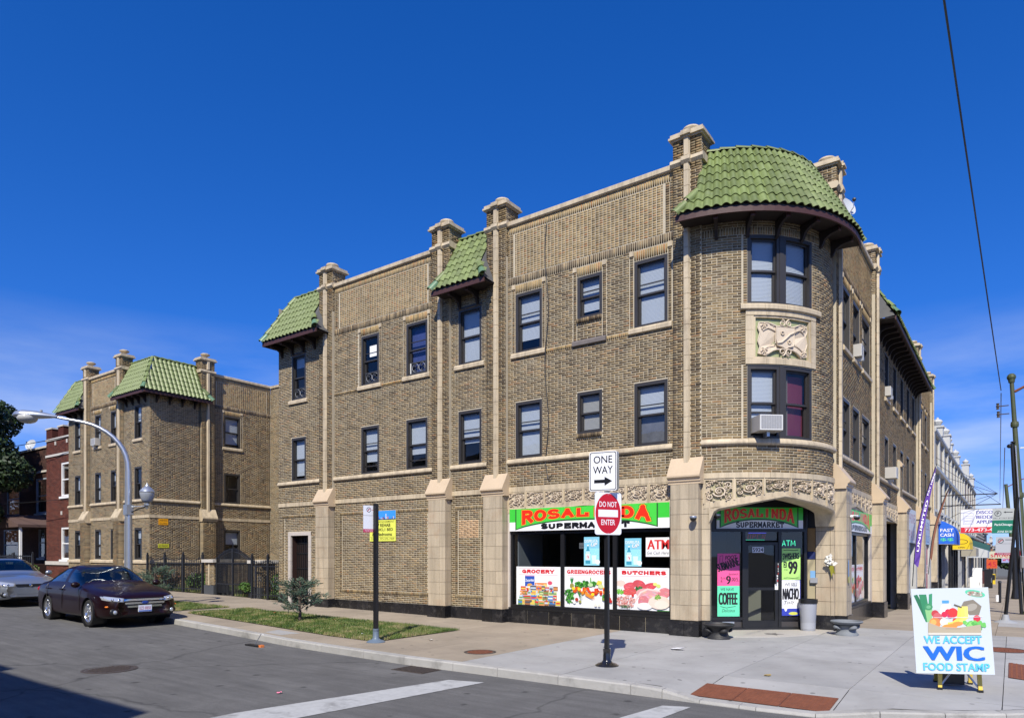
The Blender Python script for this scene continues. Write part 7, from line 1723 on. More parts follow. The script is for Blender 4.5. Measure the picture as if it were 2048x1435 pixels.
bush('bright green weeds at the right side of the court gate',-19.6,.75,.55,900,3,m=M_LEAFG);bush('green shrub against the left end of the corner building',-17.3,.9,.9,1300,5,m=M_LEAFG);bush('reddish weeds behind the iron fence near the corner building',-18.3,.95,.6,900,6,m=M_LEAFR)
bush('reddish brown shrub behind the fence near the smaller block',-26.1,.95,.9,1200,7,m=M_LEAFR);bush('yellow green shrub in the court behind the fence',-24.3,1.6,.9,1300,8,m=M_LEAFG);bush('tall weeds in front of the porch of the maroon house',-40.6,.6,1.0,900,9,m=M_LEAFG,size=.09);bush('small plants beside the porch steps',-43.8,.5,.8,700,10,m=M_LEAFG,size=.08)

# =================================================================== iron fence, gate and brick gate piers of the court
M_FE=mat('black_iron',(.016,.017,.02),.45)
def fence_run(label,p0,p1,n,tops=1.52,scallop=.14,base=.15,post_every=None):
    p0,p1=Vector(p0),Vector(p1);d=(p1-p0);L_=d.length;d.normalize();t=empty('iron_fence',(p0.x,p0.y,base));tag(t,label,'fence')
    nr=Vector((-d.y,d.x,0));PK=MB();h=1.0;PK.box(-.011,.011,-.011,.011,0,h);PK.add([(-.016,-.016,h),(.016,-.016,h),(.016,.016,h),(-.016,.016,h),(0,0,h+.075)],[(0,1,4),(1,2,4),(2,3,4),(3,0,4),(3,2,1,0)]);pm_=PK.mesh('picket',M_FE)
    posts=post_every or 1
    for k in range(posts+1):
        p=p0.lerp(p1,k/posts);b=MB();b.box(p.x-.04,p.x+.04,p.y-.04,p.y+.04,base-.1,base+tops+.02);b.ball((p.x,p.y,base+tops+.06),.045,8,6);b.build('post',M_FE,t)
    seg=L_/posts
    for i in range(n):
        s_=(i+.5)/n;p=p0.lerp(p1,s_);f=(s_*posts)%1;hh=tops-.05-scallop*math.sin(math.pi*f)
        if min(f,1-f)*seg<.05:continue
        m=Matrix.Translation((p.x,p.y,base+.05))@Matrix.Diagonal((1,1,hh-.1,1));put(pm_,'picket',t,m)
    for z in(.14,1.16):q=MB();a=p0;q.add([(*(v+nr*w).xy,base+z+dz)for v in(p0,p1)for w,dz in((-.018,0),(.018,0),(.018,.035),(-.018,.035))],[(0,1,2,3),(7,6,5,4)]+[(j,(j+1)%4,4+(j+1)%4,4+j)for j in range(4)]);q.build('rail',M_FE,t)
    for k in range(posts):
        c=p0.lerp(p1,(k+.5)/posts);q=MB()
        for r_,zz in((.10,.72),):q.tube([tuple(c+d*r_*math.cos(a*.5236)+Vector((0,0,base+zz+r_*math.sin(a*.5236))))for a in range(13)],.010,4);
        for a in range(4):q.tube([tuple(c+Vector((0,0,base+.72))),tuple(c+d*.13*math.cos(a*1.57+.785)+Vector((0,0,base+.72+.13*math.sin(a*1.57+.785))))],.012,4)
        q.build('rosette',M_FE,t)
        q=MB();q.tube([tuple(p0.lerp(p1,(k+x_/12)/posts)+Vector((0,0,base+tops-.10-scallop*math.sin(math.pi*x_/12))))for x_ in range(13)],.012,4);q.build('top_rail',M_FE,t)
fence_run('iron picket fence with scalloped tops in front of the smaller apartment block',(-26.75,.45,0),(-22.55,.55,0),34,base=.2,post_every=3)
fence_run('short iron fence between court gate and the corner building',(-19.0,.42,0),(-16.9,.30,0),18,base=.13,post_every=2)
def brick_pier(label,x,y,w,base,H=1.22):
    t=empty('brick_pier',(x,y,base));tag(t,label,'brick pier');k=Bricks();c=MB();c.box(x-w/2+.008,x+w/2-.008,y-w/2+.008,y+w/2-.008,base,base+H);c.build('mortar_core',M_MORTAR,t)
    k.rect(lambda u,d,z:(u,y-w/2-d,z),x-w/2,x+w/2,base+.33,base+H);k.rect(lambda u,d,z:(x+w/2+d,u,z),y-w/2,y+w/2,base+.33,base+H);k.build('brickwork',[M_BRICK,M_TAN],t)
    MB().cbox(lambda u,d,z:(u,y-w/2-d,z),x-.04,x+.04,0,.03,base+.3,base+H).build('strip_stone',M_TERRA,t);MB().box(x-w/2-.03,x+w/2+.03,y-w/2-.03,y+w/2+.03,base-.1,base+.33).build('base_slab',mat('grey_granite',(.06,.065,.07),.4),t)
    MB().box(x-w/2-.1,x+w/2+.1,y-w/2-.1,y+w/2+.1,base+H,base+H+.12).build('cap_stone',M_STONE,t)
brick_pier('brick gate pier with stone cap left of the court gate',-22.05,.85,.62,.2);brick_pier('brick gate pier with stone cap right of the court gate, behind the fence',-19.1,.95,.62,.18)
gt_=empty('iron_gate',(-20.6,.62,.18));tag(gt_,'tall black iron double gate with arched top and finials closing the court','gate')
GX0,GX1=-21.65,-19.45;GC=(GX0+GX1)/2
def gtop(x):return 1.35+.38*math.cos((x-GC)/(GX1-GX0)*math.pi*.95)
for i in range(27):
    x=GX0+(GX1-GX0)*(i+.5)/27;b=MB();b.box(x-.012,x+.012,.61,.634,.25,.18+gtop(x));b.add([(x-.02,.60,.18+gtop(x)),(x+.02,.60,.18+gtop(x)),(x+.02,.64,.18+gtop(x)),(x-.02,.64,.18+gtop(x)),(x,.62,.27+gtop(x))],[(0,1,4),(1,2,4),(2,3,4),(3,0,4)]);b.build('picket',M_FE,gt_)
for x in(GX0,GC,GX1):MB().box(x-.035,x+.035,.585,.655,.15,.18+gtop(x)+.05).build('post',M_FE,gt_)
for z in(.4,1.2):MB().box(GX0,GX1,.60,.64,.18+z,.22+z).build('rail',M_FE,gt_)
MB().tube([(GX0+(GX1-GX0)*k/16,.62,.10+gtop(GX0+(GX1-GX0)*k/16))for k in range(17)],.018,5).build('arched_rail',M_FE,gt_)
MB().tube([(GC,.62,1.9),(GC,.62,2.15)],.014,5).build('finial',M_FE,gt_)
fence_run('low dark iron fence in front of the maroon house',(-54,.2,0),(-38.5,.2,0),60,base=.45,tops=1.3,scallop=0,post_every=6)

# =================================================================== street lamp
def street_lamp():
    x,y=-17.95,-4.40;z=ground_z(x,y);t=empty('street_lamp',(x,y,z));tag(t,'silver street lamp with long curved arm and acorn globe behind the parked cars','street lamp')
    mt=mat('lamp_metal',(.50,.53,.57),.35,metal=.75,var=.05)
    MB().lathe([(.16,0),(.16,.05),(.115,.1),(.105,2.2),(.088,4.1)],(x,y,z),18).build('pole',mt,t,smooth=40)
    D=Vector((-.62,-.78,0)).normalized();H=5.55
    pts=[Vector((x,y,z+4.1))]
    for k in range(1,10):a=R(78*k/9);pts.append(Vector((x,y,z+4.15))+D*1.5*(1-math.cos(a))+Vector((0,0,1.38*math.sin(a))))
    e=pts[-1];pts.append(e+D*.75+Vector((0,0,.12)));MB().tube(pts,[.085]+[.08-.004*k for k in range(9)]+[.035],10).build('arm',mt,t,smooth=60)
    c=pts[-1];hd=MB();vs=[];n=12;sec=[(-.07,.06,.05),(.0,.08,.06),(.18,.13,.10),(.45,.20,.15),(.75,.22,.16),(.93,.16,.12),(1.0,.03,.04)];S_=Vector((-D.y,D.x,0));up=(Vector((0,0,1))-D*.1).normalized()
    for s_,w_,h_ in sec:
        for k in range(n):a=2*math.pi*k/n;vs.append(c+D*s_*1.05+S_*w_*math.cos(a)+up*(h_*math.sin(a)*(1 if math.sin(a)>0 else .55)))
    fs=[(i*n+k,i*n+(k+1)%n,(i+1)*n+(k+1)%n,(i+1)*n+k)for i in range(len(sec)-1)for k in range(n)];hd.add(vs,fs+[tuple(range(n)),tuple(range((len(sec)-1)*n,len(sec)*n))]);hd.build('luminaire',mt,t,smooth=60)
    q=c+D*.68-up*.07;MB().ball(tuple(q),.2,14,8,sc=(1.3,1.3,.8)).build('lens',mat('lamp_lens',(.45,.45,.42),.2),t,smooth=180);q=c+D*.35+up*.13;MB().lathe([(.035,0),(.035,.05)],tuple(q),10).build('photocell',M_GREYP,t)
    A=Vector((.92,.38,0)).normalized();p=Vector((x,y,z+2.95));MB().box(x-.11,x+.11,y-.1,y+.1,z+2.8,z+3.1).build('bracket',mt,t)
    MB().tube([p+A*.1+Vector((0,0,-.08)),p+A*.35+Vector((0,0,.02)),p+A*.62+Vector((0,0,.08))],.02,6).build('scroll_arm',M_BLACK,t);MB().tube([p+A*.1+Vector((0,0,.09)),p+A*.64+Vector((0,0,.10))],.014,6).build('scroll_arm',mt,t)
    g=p+A*.66;MB().lathe([(.03,.02),(.05,.08),(.09,.12),(.09,.17),(.06,.20)],tuple(g),16).build('socket',mt,t,smooth=40)
    MB().lathe([(.10,.20),(.15,.26),(.19,.38),(.205,.47),(.20,.50)],tuple(g),18).build('globe',mat('acorn_glass',(.42,.46,.52),.15,trans=.4),t,smooth=60);MB().lathe([(.205,.50),(.215,.52),(.19,.56),(.12,.64),(.06,.68),(.05,.72),(.015,.76),(.0,.80)],tuple(g),18).build('cap',mt,t,smooth=40)
street_lamp()
# =================================================================== cars (local space: x forward, y left, z up)
def pl(b,name,m,t,smooth=None):
    me=b if isinstance(b,bpy.types.Mesh)else b.mesh(name,m,smooth);o=bpy.data.objects.new(name,me);COL.objects.link(o);o.parent=t;return o
M_TYRE=mat('tyre_rubber',(.018,.018,.018),.85,bump=.2,bscale=60)
M_ALLOY=mat('alloy_wheel',(.62,.63,.65),.22,metal=.9)
M_CABIN=mat('car_cabin',(.03,.03,.032),.8)
M_LENS=mat('headlight_lens',(.60,.63,.66),.06,metal=.55,coat=1)
M_AMBER=mat('amber_lens',(.7,.18,.02),.2);M_TAIL=mat('tail_lens',(.35,.01,.01),.15,coat=1)
def car_body(paint,L=4.84,Wd=1.83,H=1.485,chrome_line=False):
    h=L/2;w=Wd/2
    # x, [ (y, z) * 9 ] from the underside centre up to the roof centre
    def sec(x,wb,ws,wm,wsh,zsh,wbelt,zbelt,wr,zr,zc,zb=.19):
        return x,[(0,zb),(wb,zb),(ws,zb+.07),(wm,.50),(wsh,zsh),(wbelt,zbelt),(wr,zr),(wr*.55,zc-.012*(zc>1.2)-.004),(0,zc)]
    S=[sec(h,.50,.58,.62,.58,.60,.54,.66,.38,.68,.69,.30),sec(h-.07,.66,.74,.78,.73,.66,.66,.73,.46,.755,.765,.22),sec(h-.28,.78,.85,.875,.83,.72,.75,.80,.52,.83,.845),sec(h-.62,.84,w-.02,w-.01,w-.03,.78,.80,.86,.56,.90,.915),
         sec(h-1.0,.85,w-.005,w,w-.02,.83,.82,.91,.58,.95,.965),sec(h-1.38,.85,w-.005,w,w-.015,.86,.82,.955,.62,.985,1.0),
         sec(h-1.62,.85,w-.005,w,w-.015,.87,.82,.97,.72,1.03,1.06),sec(h-1.98,.85,w,w,w-.015,.88,.82,.975,.70,1.25,1.285),sec(h-2.30,.85,w,w,w-.015,.885,.818,.98,.65,1.415,1.45),
         sec(h-2.62,.85,w,w,w-.015,.89,.818,.985,.63,H-.035,H-.005),sec(h-2.70,.85,w,w,w-.015,.89,.818,.985,.63,H-.032,H),sec(h-3.15,.85,w,w,w-.015,.895,.818,.99,.625,H-.045,H-.012),sec(h-3.50,.85,w,w,w-.015,.90,.815,.995,.62,1.36,1.405),
         sec(h-3.85,.85,w-.002,w,w-.02,.905,.805,1.0,.64,1.22,1.275),sec(h-4.15,.84,w-.01,w-.01,w-.03,.91,.78,1.01,.62,1.06,1.10),sec(h-4.40,.82,w-.04,w-.03,w-.05,.91,.76,.995,.58,1.035,1.045),sec(h-4.70,.76,.82,.85,.83,.90,.70,.985,.50,1.01,1.015,.22),sec(-h,.60,.70,.76,.72,.78,.60,.88,.42,.90,.90,.30)]
    n=9;V=[];idx={}
    for i,(x,P)in enumerate(S):
        for j,(y,z)in enumerate(P):idx[i,j,1]=len(V);V.append((x,y,z))
        for j,(y,z)in enumerate(P):
            if y==0:idx[i,j,-1]=idx[i,j,1]
            else:idx[i,j,-1]=len(V);V.append((x,-y,z))
    F=[];MI=[]
    for i in range(len(S)-1):
        for j in range(n-1):
            for s_ in(1,-1):
                q=[idx[i,j,s_],idx[i+1,j,s_],idx[i+1,j+1,s_],idx[i,j+1,s_]];q=q if s_==1 else q[::-1];F.append(tuple(q));m=0
                if j==5 and i in(6,7,8):m=2
                if j==5 and i in(10,11):m=2
                if j==5 and i==12:m=2
                if j in(6,7)and i in(6,7):m=1
                if j in(6,7)and i in(12,13):m=3
                if j==0:m=4
                MI.append(m)
    for e in(0,len(S)-1):
        for j in range(n-1):
            pass
        ring_=[idx[e,j,1]for j in range(n)]+[idx[e,j,-1]for j in range(n-2,0,-1)]
        cx=sum(V[k][0]for k in ring_)/len(ring_);F.append(tuple(ring_ if e else ring_[::-1]));MI.append(0)
    me=bpy.data.meshes.new('body');me.from_pydata(V,[],F)
    for m in(paint,M_CARGLASS,M_CARGLASS,M_CARGLASS,M_BLACK):me.materials.append(m)
    me.polygons.foreach_set('material_index',MI);me.update()
    o=bpy.data.objects.new('body',me);COL.objects.link(o);sub=o.modifiers.new('s','SUBSURF');sub.levels=2;sub.render_levels=2
    cut=[]
    for ax in(h-.98,h-.98-2.73):
        for s_ in(1,-1):
            b=MB();b.lathe([(.365,-.25),(.365,.3)],(0,0,0),32);cm=b.mesh('cut',M_BLACK);c=bpy.data.objects.new('cut',cm);COL.objects.link(c);c.matrix_world=Matrix.Translation((ax,s_*(w-.05),.335))@Matrix.Rotation(R(90),4,'X');cut.append(c)
            md=o.modifiers.new('b','BOOLEAN');md.operation='DIFFERENCE';md.object=c;md.solver='EXACT'
    bpy.context.view_layer.update()
    out=bpy.data.meshes.new_from_object(o.evaluated_get(bpy.context.evaluated_depsgraph_get()))
    for c in cut+[o]:bpy.data.objects.remove(c)
    res={}
    for k,nm in((0,'body'),(1,'windshield'),(2,'side_windows'),(3,'rear_window'),(4,'underbody')):
        bm=bmesh.new();bm.from_mesh(out);kill=[f for f in bm.faces if(f.material_index if f.material_index<5 else 4)!=k];bmesh.ops.delete(bm,geom=kill,context='FACES')
        if nm=='side_windows':  # one mesh per window
            pass
        m2=bpy.data.meshes.new(nm);
        for f in bm.faces:f.material_index=0;f.smooth=True
        bm.to_mesh(m2);bm.free();m2.materials.clear()if len(m2.materials)else None;m2.materials.append((paint,M_CARGLASS,M_CARGLASS,M_CARGLASS,M_BLACK)[k]);res[nm]=m2
    return res
def split_islands(me,name,m):
    bm=bmesh.new();bm.from_mesh(me);bm.faces.ensure_lookup_table();seen=set();out=[]
    for f0 in bm.faces:
        if f0.index in seen:continue
        st=[f0];isl=[];seen.add(f0.index)
        while st:
            f=st.pop();isl.append(f)
            for e in f.edges:
                for g in e.link_faces:
                    if g.index not in seen:seen.add(g.index);st.append(g)
        mp={};V=[];F=[]
        for f in isl:
            q=[]
            for v in f.verts:
                if v.index not in mp:mp[v.index]=len(V);V.append(tuple(v.co))
                q.append(mp[v.index])
            F.append(q)
        if len(F)>3:n_=bpy.data.meshes.new(name);n_.from_pydata(V,[],F);n_.shade_smooth();n_.materials.append(m);out.append(n_)
    bm.free();return out
def wheel_parts(t,ax,ay,s_,r=.325):
    w=bpy.data.objects.new('wheel',None);COL.objects.link(w);w.parent=t;w.location=(ax,ay,r)
    mp=Matrix.Rotation(R(-90*s_),4,'X')
    def add(prof,nm,m,n=32):
        b=MB();b.lathe(prof,(0,0,0),n,caps=False);b.v=[tuple(mp@Vector(v))for v in b.v];return pl(b,nm,m,w,smooth=35)
    add([(.215,-.19),(.29,-.2),(r-.01,-.18),(r,-.14),(r,-.04),(r-.012,-.01),(.29,.005),(.225,-.0)],'tyre',M_TYRE)
    add([(.226,-.0),(.218,.004),(.205,-.01),(.19,-.11)],'rim',M_ALLOY);add([(.20,-.12),(.0,-.12)],'brake_disc',mat('brake_dark',(.05,.05,.05),.5,metal=.4))
    b=MB()
    for k in range(5):
        for dk in(-.14,.14):
            a=k*2*math.pi/5+dk;c,s2=math.cos(a),math.sin(a);px,py=-s2,c;V=[]
            for rr_,hw,z in((.04,.022,-.02),(.212,.016,-.006)):
                for o_,dz in((-hw,-.022),(hw,-.022),(hw*.6,0),(-hw*.6,0)):V.append((c*rr_+px*o_,s2*rr_+py*o_,z+dz))
            b.add(V,[(3,2,1,0),(4,5,6,7)]+[(j,(j+1)%4,4+(j+1)%4,4+j)for j in range(4)])
    b.lathe([(.055,-.03),(.05,-.006),(.03,.0),(0,.0)],(0,0,0),14,caps=False);b.v=[tuple(mp@Vector(v))for v in b.v];pl(b,'spokes',M_ALLOY,w)
def make_car(name,label,paint,loc,rz,scale=1.0,style='a',detail=True,zl=0,group='cars parked along the kerb',plate=None):
    t=empty(name,loc,rz);t.scale=(scale,)*3;tag(t,label,'car',group)
    res=car_body(paint);h=2.42;w=.915
    from mathutils.bvhtree import BVHTree
    bv=BVHTree.FromPolygons([tuple(v.co)for v in res['body'].vertices],[tuple(p.vertices)for p in res['body'].polygons])
    def front_x(y,z):
        hit=bv.ray_cast(Vector((4,abs(y),z)),Vector((-1,0,0)))[0]
        return hit.x if hit else 2.2
    def patch(ww,z0,z1,off,thick,n=12,taper=0):
        b=MB();V=[]
        for i in range(n+1):
            u=-1+2*i/n
            for z,k in((z0,1),(z0,0),(z1,0),(z1,1)):y=u*(ww+taper*(z-z0)/(z1-z0));V.append((front_x(y,z)+off-thick*k,y,z))
        b.add(V,[(i*4+j,i*4+4+j,i*4+4+(j+1)%4,i*4+(j+1)%4)for i in range(n)for j in range(4)]+[(0,1,2,3),(n*4+3,n*4+2,n*4+1,n*4)]);return b
    pl(res['body'],'body',None,t);pl(res['windshield'],'windshield',None,t);pl(res['rear_window'],'rear_window',None,t);pl(res['underbody'],'underbody',None,t)
    for m_ in split_islands(res['side_windows'],'side_window',M_CARGLASS):pl(m_,'side_window',None,t)
    for ax in(h-.98,h-.98-2.73):
        for s_ in(1,-1):wheel_parts(t,ax,s_*(w-.012),s_)
        for s_ in(1,-1):b=MB();b.lathe([(.37,-.1),(.37,.25),(0,.25)],(0,0,0),24,caps=False);mm=Matrix.Translation((ax,s_*(w-.09),.335))@Matrix.Rotation(R(90*s_),4,'X');b.v=[tuple(mm@Vector(v))for v in b.v];pl(b,'wheel_well',M_BLACK,t)
    b=MB();b.box(-1.7,.9,-.72,.72,.3,.78);pl(b,'cabin_floor',M_CABIN,t)
    for x,y in((.12,.36),(.12,-.36),(-.85,.36),(-.85,-.36)):
        b=MB();b.box(x-.08,x+.06,y-.22,y+.22,.7,1.08);b.box(x-.1,x-.02,y-.12,y+.12,1.09,1.26);pl(b,'seat',M_CABIN,t)
    b=MB();b.box(.55,.98,-.7,.7,.78,.95);pl(b,'dashboard',M_CABIN,t)
    b=MB();b.tube([(.5+.05*math.cos(a*.628),.36+.18*math.cos(a*.628),.98+.17*math.sin(a*.628))for a in range(11)],.014,5);pl(b,'steering_wheel',M_BLACK,t)
    for s_ in(1,-1):
        b=MB();b.ball((.86,s_*.98,1.0),.1,12,8,sc=(.7,1.05,.75));pl(b,'mirror',paint,t,60)
        for x in(-.28,-1.25):b=MB();b.box(x-.09,x+.09,s_*.908,s_*.932,.84,.87)if s_>0 else b.box(x-.09,x+.09,-.932,-.908,.84,.87);pl(b,'door_handle',M_CHROME if style=='b' else paint,t)
        # shut lines of the doors
        for x0,x1 in((.92,.86),(-.24,-.24),(-1.28,-1.42)):b=MB();b.tube([(x0,s_*.912,.36),(x0,s_*.921,.55),(x1,s_*.905,.88),(x1,s_*.84,.965)],.006,4);pl(b,'door_gap',M_BLACK,t)
        tp,bt=((.70,.765),(.60,.655))if style=='a' else((.715,.80),(.60,.62));N1,N2=9,4;V=[];yi,yo=(.47,.88)if style=='a' else(.40,.87)
        for off in(.012,-.03):
            for i in range(N1+1):
                y=yi+(yo-yi)*i/N1;e=1 if i<N1-1 else .75 if i==N1-1 else .2
                for j in range(N2+1):
                    lo,hi=bt[0]+(bt[1]-bt[0])*i/N1,tp[0]+(tp[1]-tp[0])*i/N1;zz=(lo+hi)/2+(hi-lo)*e*(j/N2-.5);V.append((front_x(y,zz)+off,s_*y,zz))
        b=MB();n_=(N1+1)*(N2+1);fs_=[(i*(N2+1)+j,(i+1)*(N2+1)+j,(i+1)*(N2+1)+j+1,i*(N2+1)+j+1)for i in range(N1)for j in range(N2)]
        edge=[i*(N2+1)for i in range(N1+1)]+[N1*(N2+1)+j for j in range(1,N2+1)]+[i*(N2+1)+N2 for i in range(N1-1,-1,-1)]+[j for j in range(N2-1,0,-1)]
        b.add(V,fs_+[(p,q,q+n_,p+n_)for p,q in zip(edge,edge[1:]+edge[:1])]);pl(b,'headlight',M_LENS,t,180)
        for y_ in(.58,.70):b=MB();b.ball((front_x(y_,.66)+.005,s_*y_,.665),.034,10,6);pl(b,'headlight_bulb',M_CHROME,t,180)
        b=MB();b.ball((front_x(.80,.50),s_*.80,.50 if style=='a' else .67),.07,8,6,sc=(1.0,.55,.35 if style=='a' else .8));pl(b,'side_marker',M_AMBER,t,180)
        b=MB();b.ball((front_x(.66,.37)+.012,s_*.66,.37),.05,12,6,sc=(.6,1,1));pl(b,'fog_lamp',M_LENS,t,180);b=MB();b.ball((front_x(.66,.37)-.02,s_*.66,.375),.11,12,6,sc=(.3,1.1,.8));pl(b,'fog_recess',M_BLACK,t,180)
        b=MB();b.ball((-2.30,s_*.68,.80),.16,12,8,sc=(.55,.95,.62));pl(b,'tail_light',M_TAIL,t,180)
    if style=='a':
        pl(patch(.40,.47,.70,.008,.03,taper=.10),'grille',M_BLACK,t)
        for z,ww in((.485,.40),(.565,.46),(.645,.48)):pl(patch(ww,z-.012,z+.034,.03,.03),'grille_bar',M_CHROME,t)
        b=MB();b.ball((front_x(0,.585)+.035,0,.585),.075,16,8,sc=(.15,1.15,.5));pl(b,'badge',mat('badge_blue',(.02,.05,.25),.25),t,180)
    else:
        pl(patch(.36,.60,.69,.008,.03,taper=.05),'grille',M_BLACK,t)
        b=MB();b.ball((front_x(0,.65)+.02,0,.65),.05,12,6,sc=(.2,1,.8));pl(b,'badge',M_CHROME,t,180)
    pl(patch(.50,.27,.38,.006,.03,taper=-.05),'air_intake',M_BLACK,t)
    b=MB();b.box(1.2,1.35,-.02,.02,H_+.0,H_+.02)if False else b.box(-1.3,-1.12,-.03,.03,1.40,1.46);pl(b,'antenna',paint,t)
    if plate:
        PX=front_x(0,.44)+.035
        b=MB();b.box(PX-.03,PX,-.155,.155,.36,.52);pl(b,'number_plate',mat('plate_white',(.62,.66,.74),.4),t)
        c=Canvas(lambda u,v,d:(PX+.001+d,u,v));c.rect(-.15,.15,.365,.515,(.66,.70,.80));c.rect(-.15,.15,.365,.395,(.08,.15,.5));c.text(plate,-.13,.41,.26,.075,(.35,.05,.12),.022);me=c.b.mesh('plate_print',M_PRINT);pl(me,'plate_print',None,t)
    return t
H_=1.445
P_MAR=mat('maroon_paint',(.009,.0012,.002),.38,coat=.3,spec=.25);P_SIL=mat('silver_blue_paint',(.30,.33,.38),.3,metal=.65,coat=1);P_RED=mat('red_paint',(.4,.02,.02),.3,coat=1);P_WHT=mat('white_car_paint',(.6,.6,.6),.3,coat=1);P_GRY=mat('grey_car_paint',(.1,.1,.11),.3,metal=.5,coat=1)
cz=lambda x,y:ground_z(x,y)-.133
make_car('parked_car','dark maroon sedan with chrome grille bars parked at the kerb',P_MAR,(-16.42,-5.74,cz(-16.4,0)),R(-2.5),1.01,'a',plate='EZ3 8858')
make_car('parked_car','silver blue sedan parked behind the maroon sedan, cut by the left edge',P_SIL,(-24.75,-5.35,cz(-24.9,0)),R(-2.5),1.04,'b')
make_car('parked_car','small red car far down the right-hand street',P_RED,(6.2,118,cz(6,118)),R(90),1,'b',group='cars far down the side street')
make_car('parked_car','pale grey car farther down the side street beyond the red one',P_WHT,(6.1,139,cz(6,139)),R(90),1,'b',group='cars far down the side street')
# =================================================================== the street running away on the right
def gy(y):return ground_z(0,y)
M_IVORY=mat('white_glazed_terracotta',(.48,.48,.45),.45,var=.08,vscale=1.5,dirt=((.35,.33,.3),.4,1.2));M_TANW=mat('pale_tan_brick',(.34,.29,.21),.85,var=.15,vscale=4,bump=.3)
def front(name,label,y0,y1,top,depth,wall_m,n_win,trim,floors,urns=(),storefront=True,cat='building',pilasters=0,sill=None,x0=.05):
    t=empty(name,(x0,(y0+y1)/2,gy((y0+y1)/2)));tag(t,label,cat);mp=lambda u,d,z:(x0+d,u,z)
    base=gy(y1)-.3;H=[];wi=[]
    for(za,zb)in floors:
        p=(y1-y0-1.0)/n_win
        for i in range(n_win):a=y0+.5+i*p+p*.14;b_=a+p*.62;H.append((a,b_,za,zb))
    shop_top=2.6;b=MB()
    if storefront:H.append((y0+.6,y1-.6,base-.2,shop_top+gy(y0)*.5))
    backing(b,mp,y0,y1,base,top,H,d=0,depth=.3);b.box(x0-depth,x0-.32,y0,y0+.2,base,top);b.box(x0-depth,x0-.32,y1-.2,y1,base,top);b.box(x0-depth,x0-.3,y0,y1,top-.5,top-.4)
    b.build('wall',wall_m,t)
    for h_ in H[:len(H)-(1 if storefront else 0)]:
        f=MB();ring(f,mp,*h_,.07,-.2,-.1);f.cbox(mp,h_[0],h_[1],-.2,-.12,(h_[2]+h_[3])/2-.03,(h_[2]+h_[3])/2+.03);w=f.build('window',M_WHITE,t);g=MB();g.add([mp(h_[0],-.17,h_[2]),mp(h_[1],-.17,h_[2]),mp(h_[1],-.17,h_[3]),mp(h_[0],-.17,h_[3])],[(0,1,2,3)]);g.build('pane',M_SHOPGLASS,w)
        MB().cbox(mp,h_[0]-.08,h_[1]+.08,-.05,.08,h_[2]-.14,h_[2]).build('sill',trim,w)
    if storefront:
        a,b_=H[-1][0],H[-1][1];MB().cbox(mp,a,b_,-.8,-.75,base,shop_top).build('shop_back',M_DARKIN,t);n=max(2,round((b_-a)/2.4))
        for i in range(n+1):u=a+(b_-a)*i/n;MB().cbox(mp,u-.09,u+.09,-.4,.03,base,shop_top).build('shop_post',random.choice([M_BLACK,M_GREYP,M_STONE]),t)
        for i in range(n):u0=a+(b_-a)*i/n;q=MB();q.add([mp(u0+.1,-.3,base),mp(u0+(b_-a)/n-.1,-.3,base),mp(u0+(b_-a)/n-.1,-.3,shop_top),mp(u0+.1,-.3,shop_top)],[(0,1,2,3)]);q.build('shop_pane',M_SHOPGLASS,t)
    MB().prof(mp,y0,y1,[(-.3,top),(.12,top),(.18,top+.08),(.18,top+.2),(-.3,top+.22)]).build('cornice',trim,t);MB().prof(mp,y0,y1,[(-.01,floors[-1][1]+.25),(.2,floors[-1][1]+.3),(.22,floors[-1][1]+.45),(-.01,floors[-1][1]+.5)]).build('cornice',trim,t);MB().prof(mp,y0,y1,[(-.01,3.4),(.12,3.45),(.15,3.62),(-.01,3.66)]).build('cornice',trim,t)
    for i in range(pilasters):u=y0+.2+(y1-y0-.4)*i/(pilasters-1);MB().cbox(mp,u-.2,u+.2,-.02,.10,3.66,top).build('pilaster',trim,t)
    for u,hh,ww in urns:
        q=MB();q.cbox(mp,u-ww,u+ww,-.3,.24,top+.2,top+.2+hh*.55);q.cbox(mp,u-ww-.06,u+ww+.06,-.36,.30,top+.2+hh*.55,top+.3+hh*.55);q.lathe([(.1,0),(.2,.12),(.26,.25),(.2,.36),(.07,.42),(.05,.5),(0,.52)],(x0-.03,u,top+.3+hh*.55),10);q.build('urn',trim,t)
    return t,mp
front('terracotta_building','pale two-storey shop building with white terracotta trim and roof urns past the long green roof',27.5,56.0,8.1,9,M_TANW,12,M_IVORY,[(4.15,5.9)],urns=[(31,.9,.3),(36.5,1.4,.4),(38.6,.9,.3),(46,1.0,.3)],pilasters=10)
front('terracotta_building','reddish brick shop building with two tall white roof turrets far down the street',56.0,78.0,8.3,9,mat('brown_far_brick',(.16,.09,.065),.9,var=.2),9,M_IVORY,[(4.1,5.9)],urns=[(60,2.2,.6),(70,1.6,.6)],pilasters=6)
front('shop_row','low pale shop row beyond the white turrets',78.0,104.0,4.2,9,M_TANW,8,M_STONE,[(2.9,3.5)],pilasters=4)
front('tall_building','dark tall building block at the end of the visible shop row',112.0,124.0,5.6,9,mat('dark_cladding',(.03,.03,.035),.5),5,M_STONE,[(3.2,4.6)],storefront=False)
front('far_building','small orange brick building with a chimney near the vanishing point',150,165,4.0,8,mat('orange_brick',(.30,.13,.06),.9,var=.2),4,M_STONE,[(1.5,3)],urns=[(154,1.2,.8)],storefront=False)
for k,(y,hh,lab)in enumerate(((175,3,'distant low building at the end of the street'),(205,4,'very distant building block at the end of the street'))):front('far_building',lab,y,y+24,hh,10,M_TANW,5,M_STONE,[(0,1.5)],storefront=False)
rr=random.Random(31)
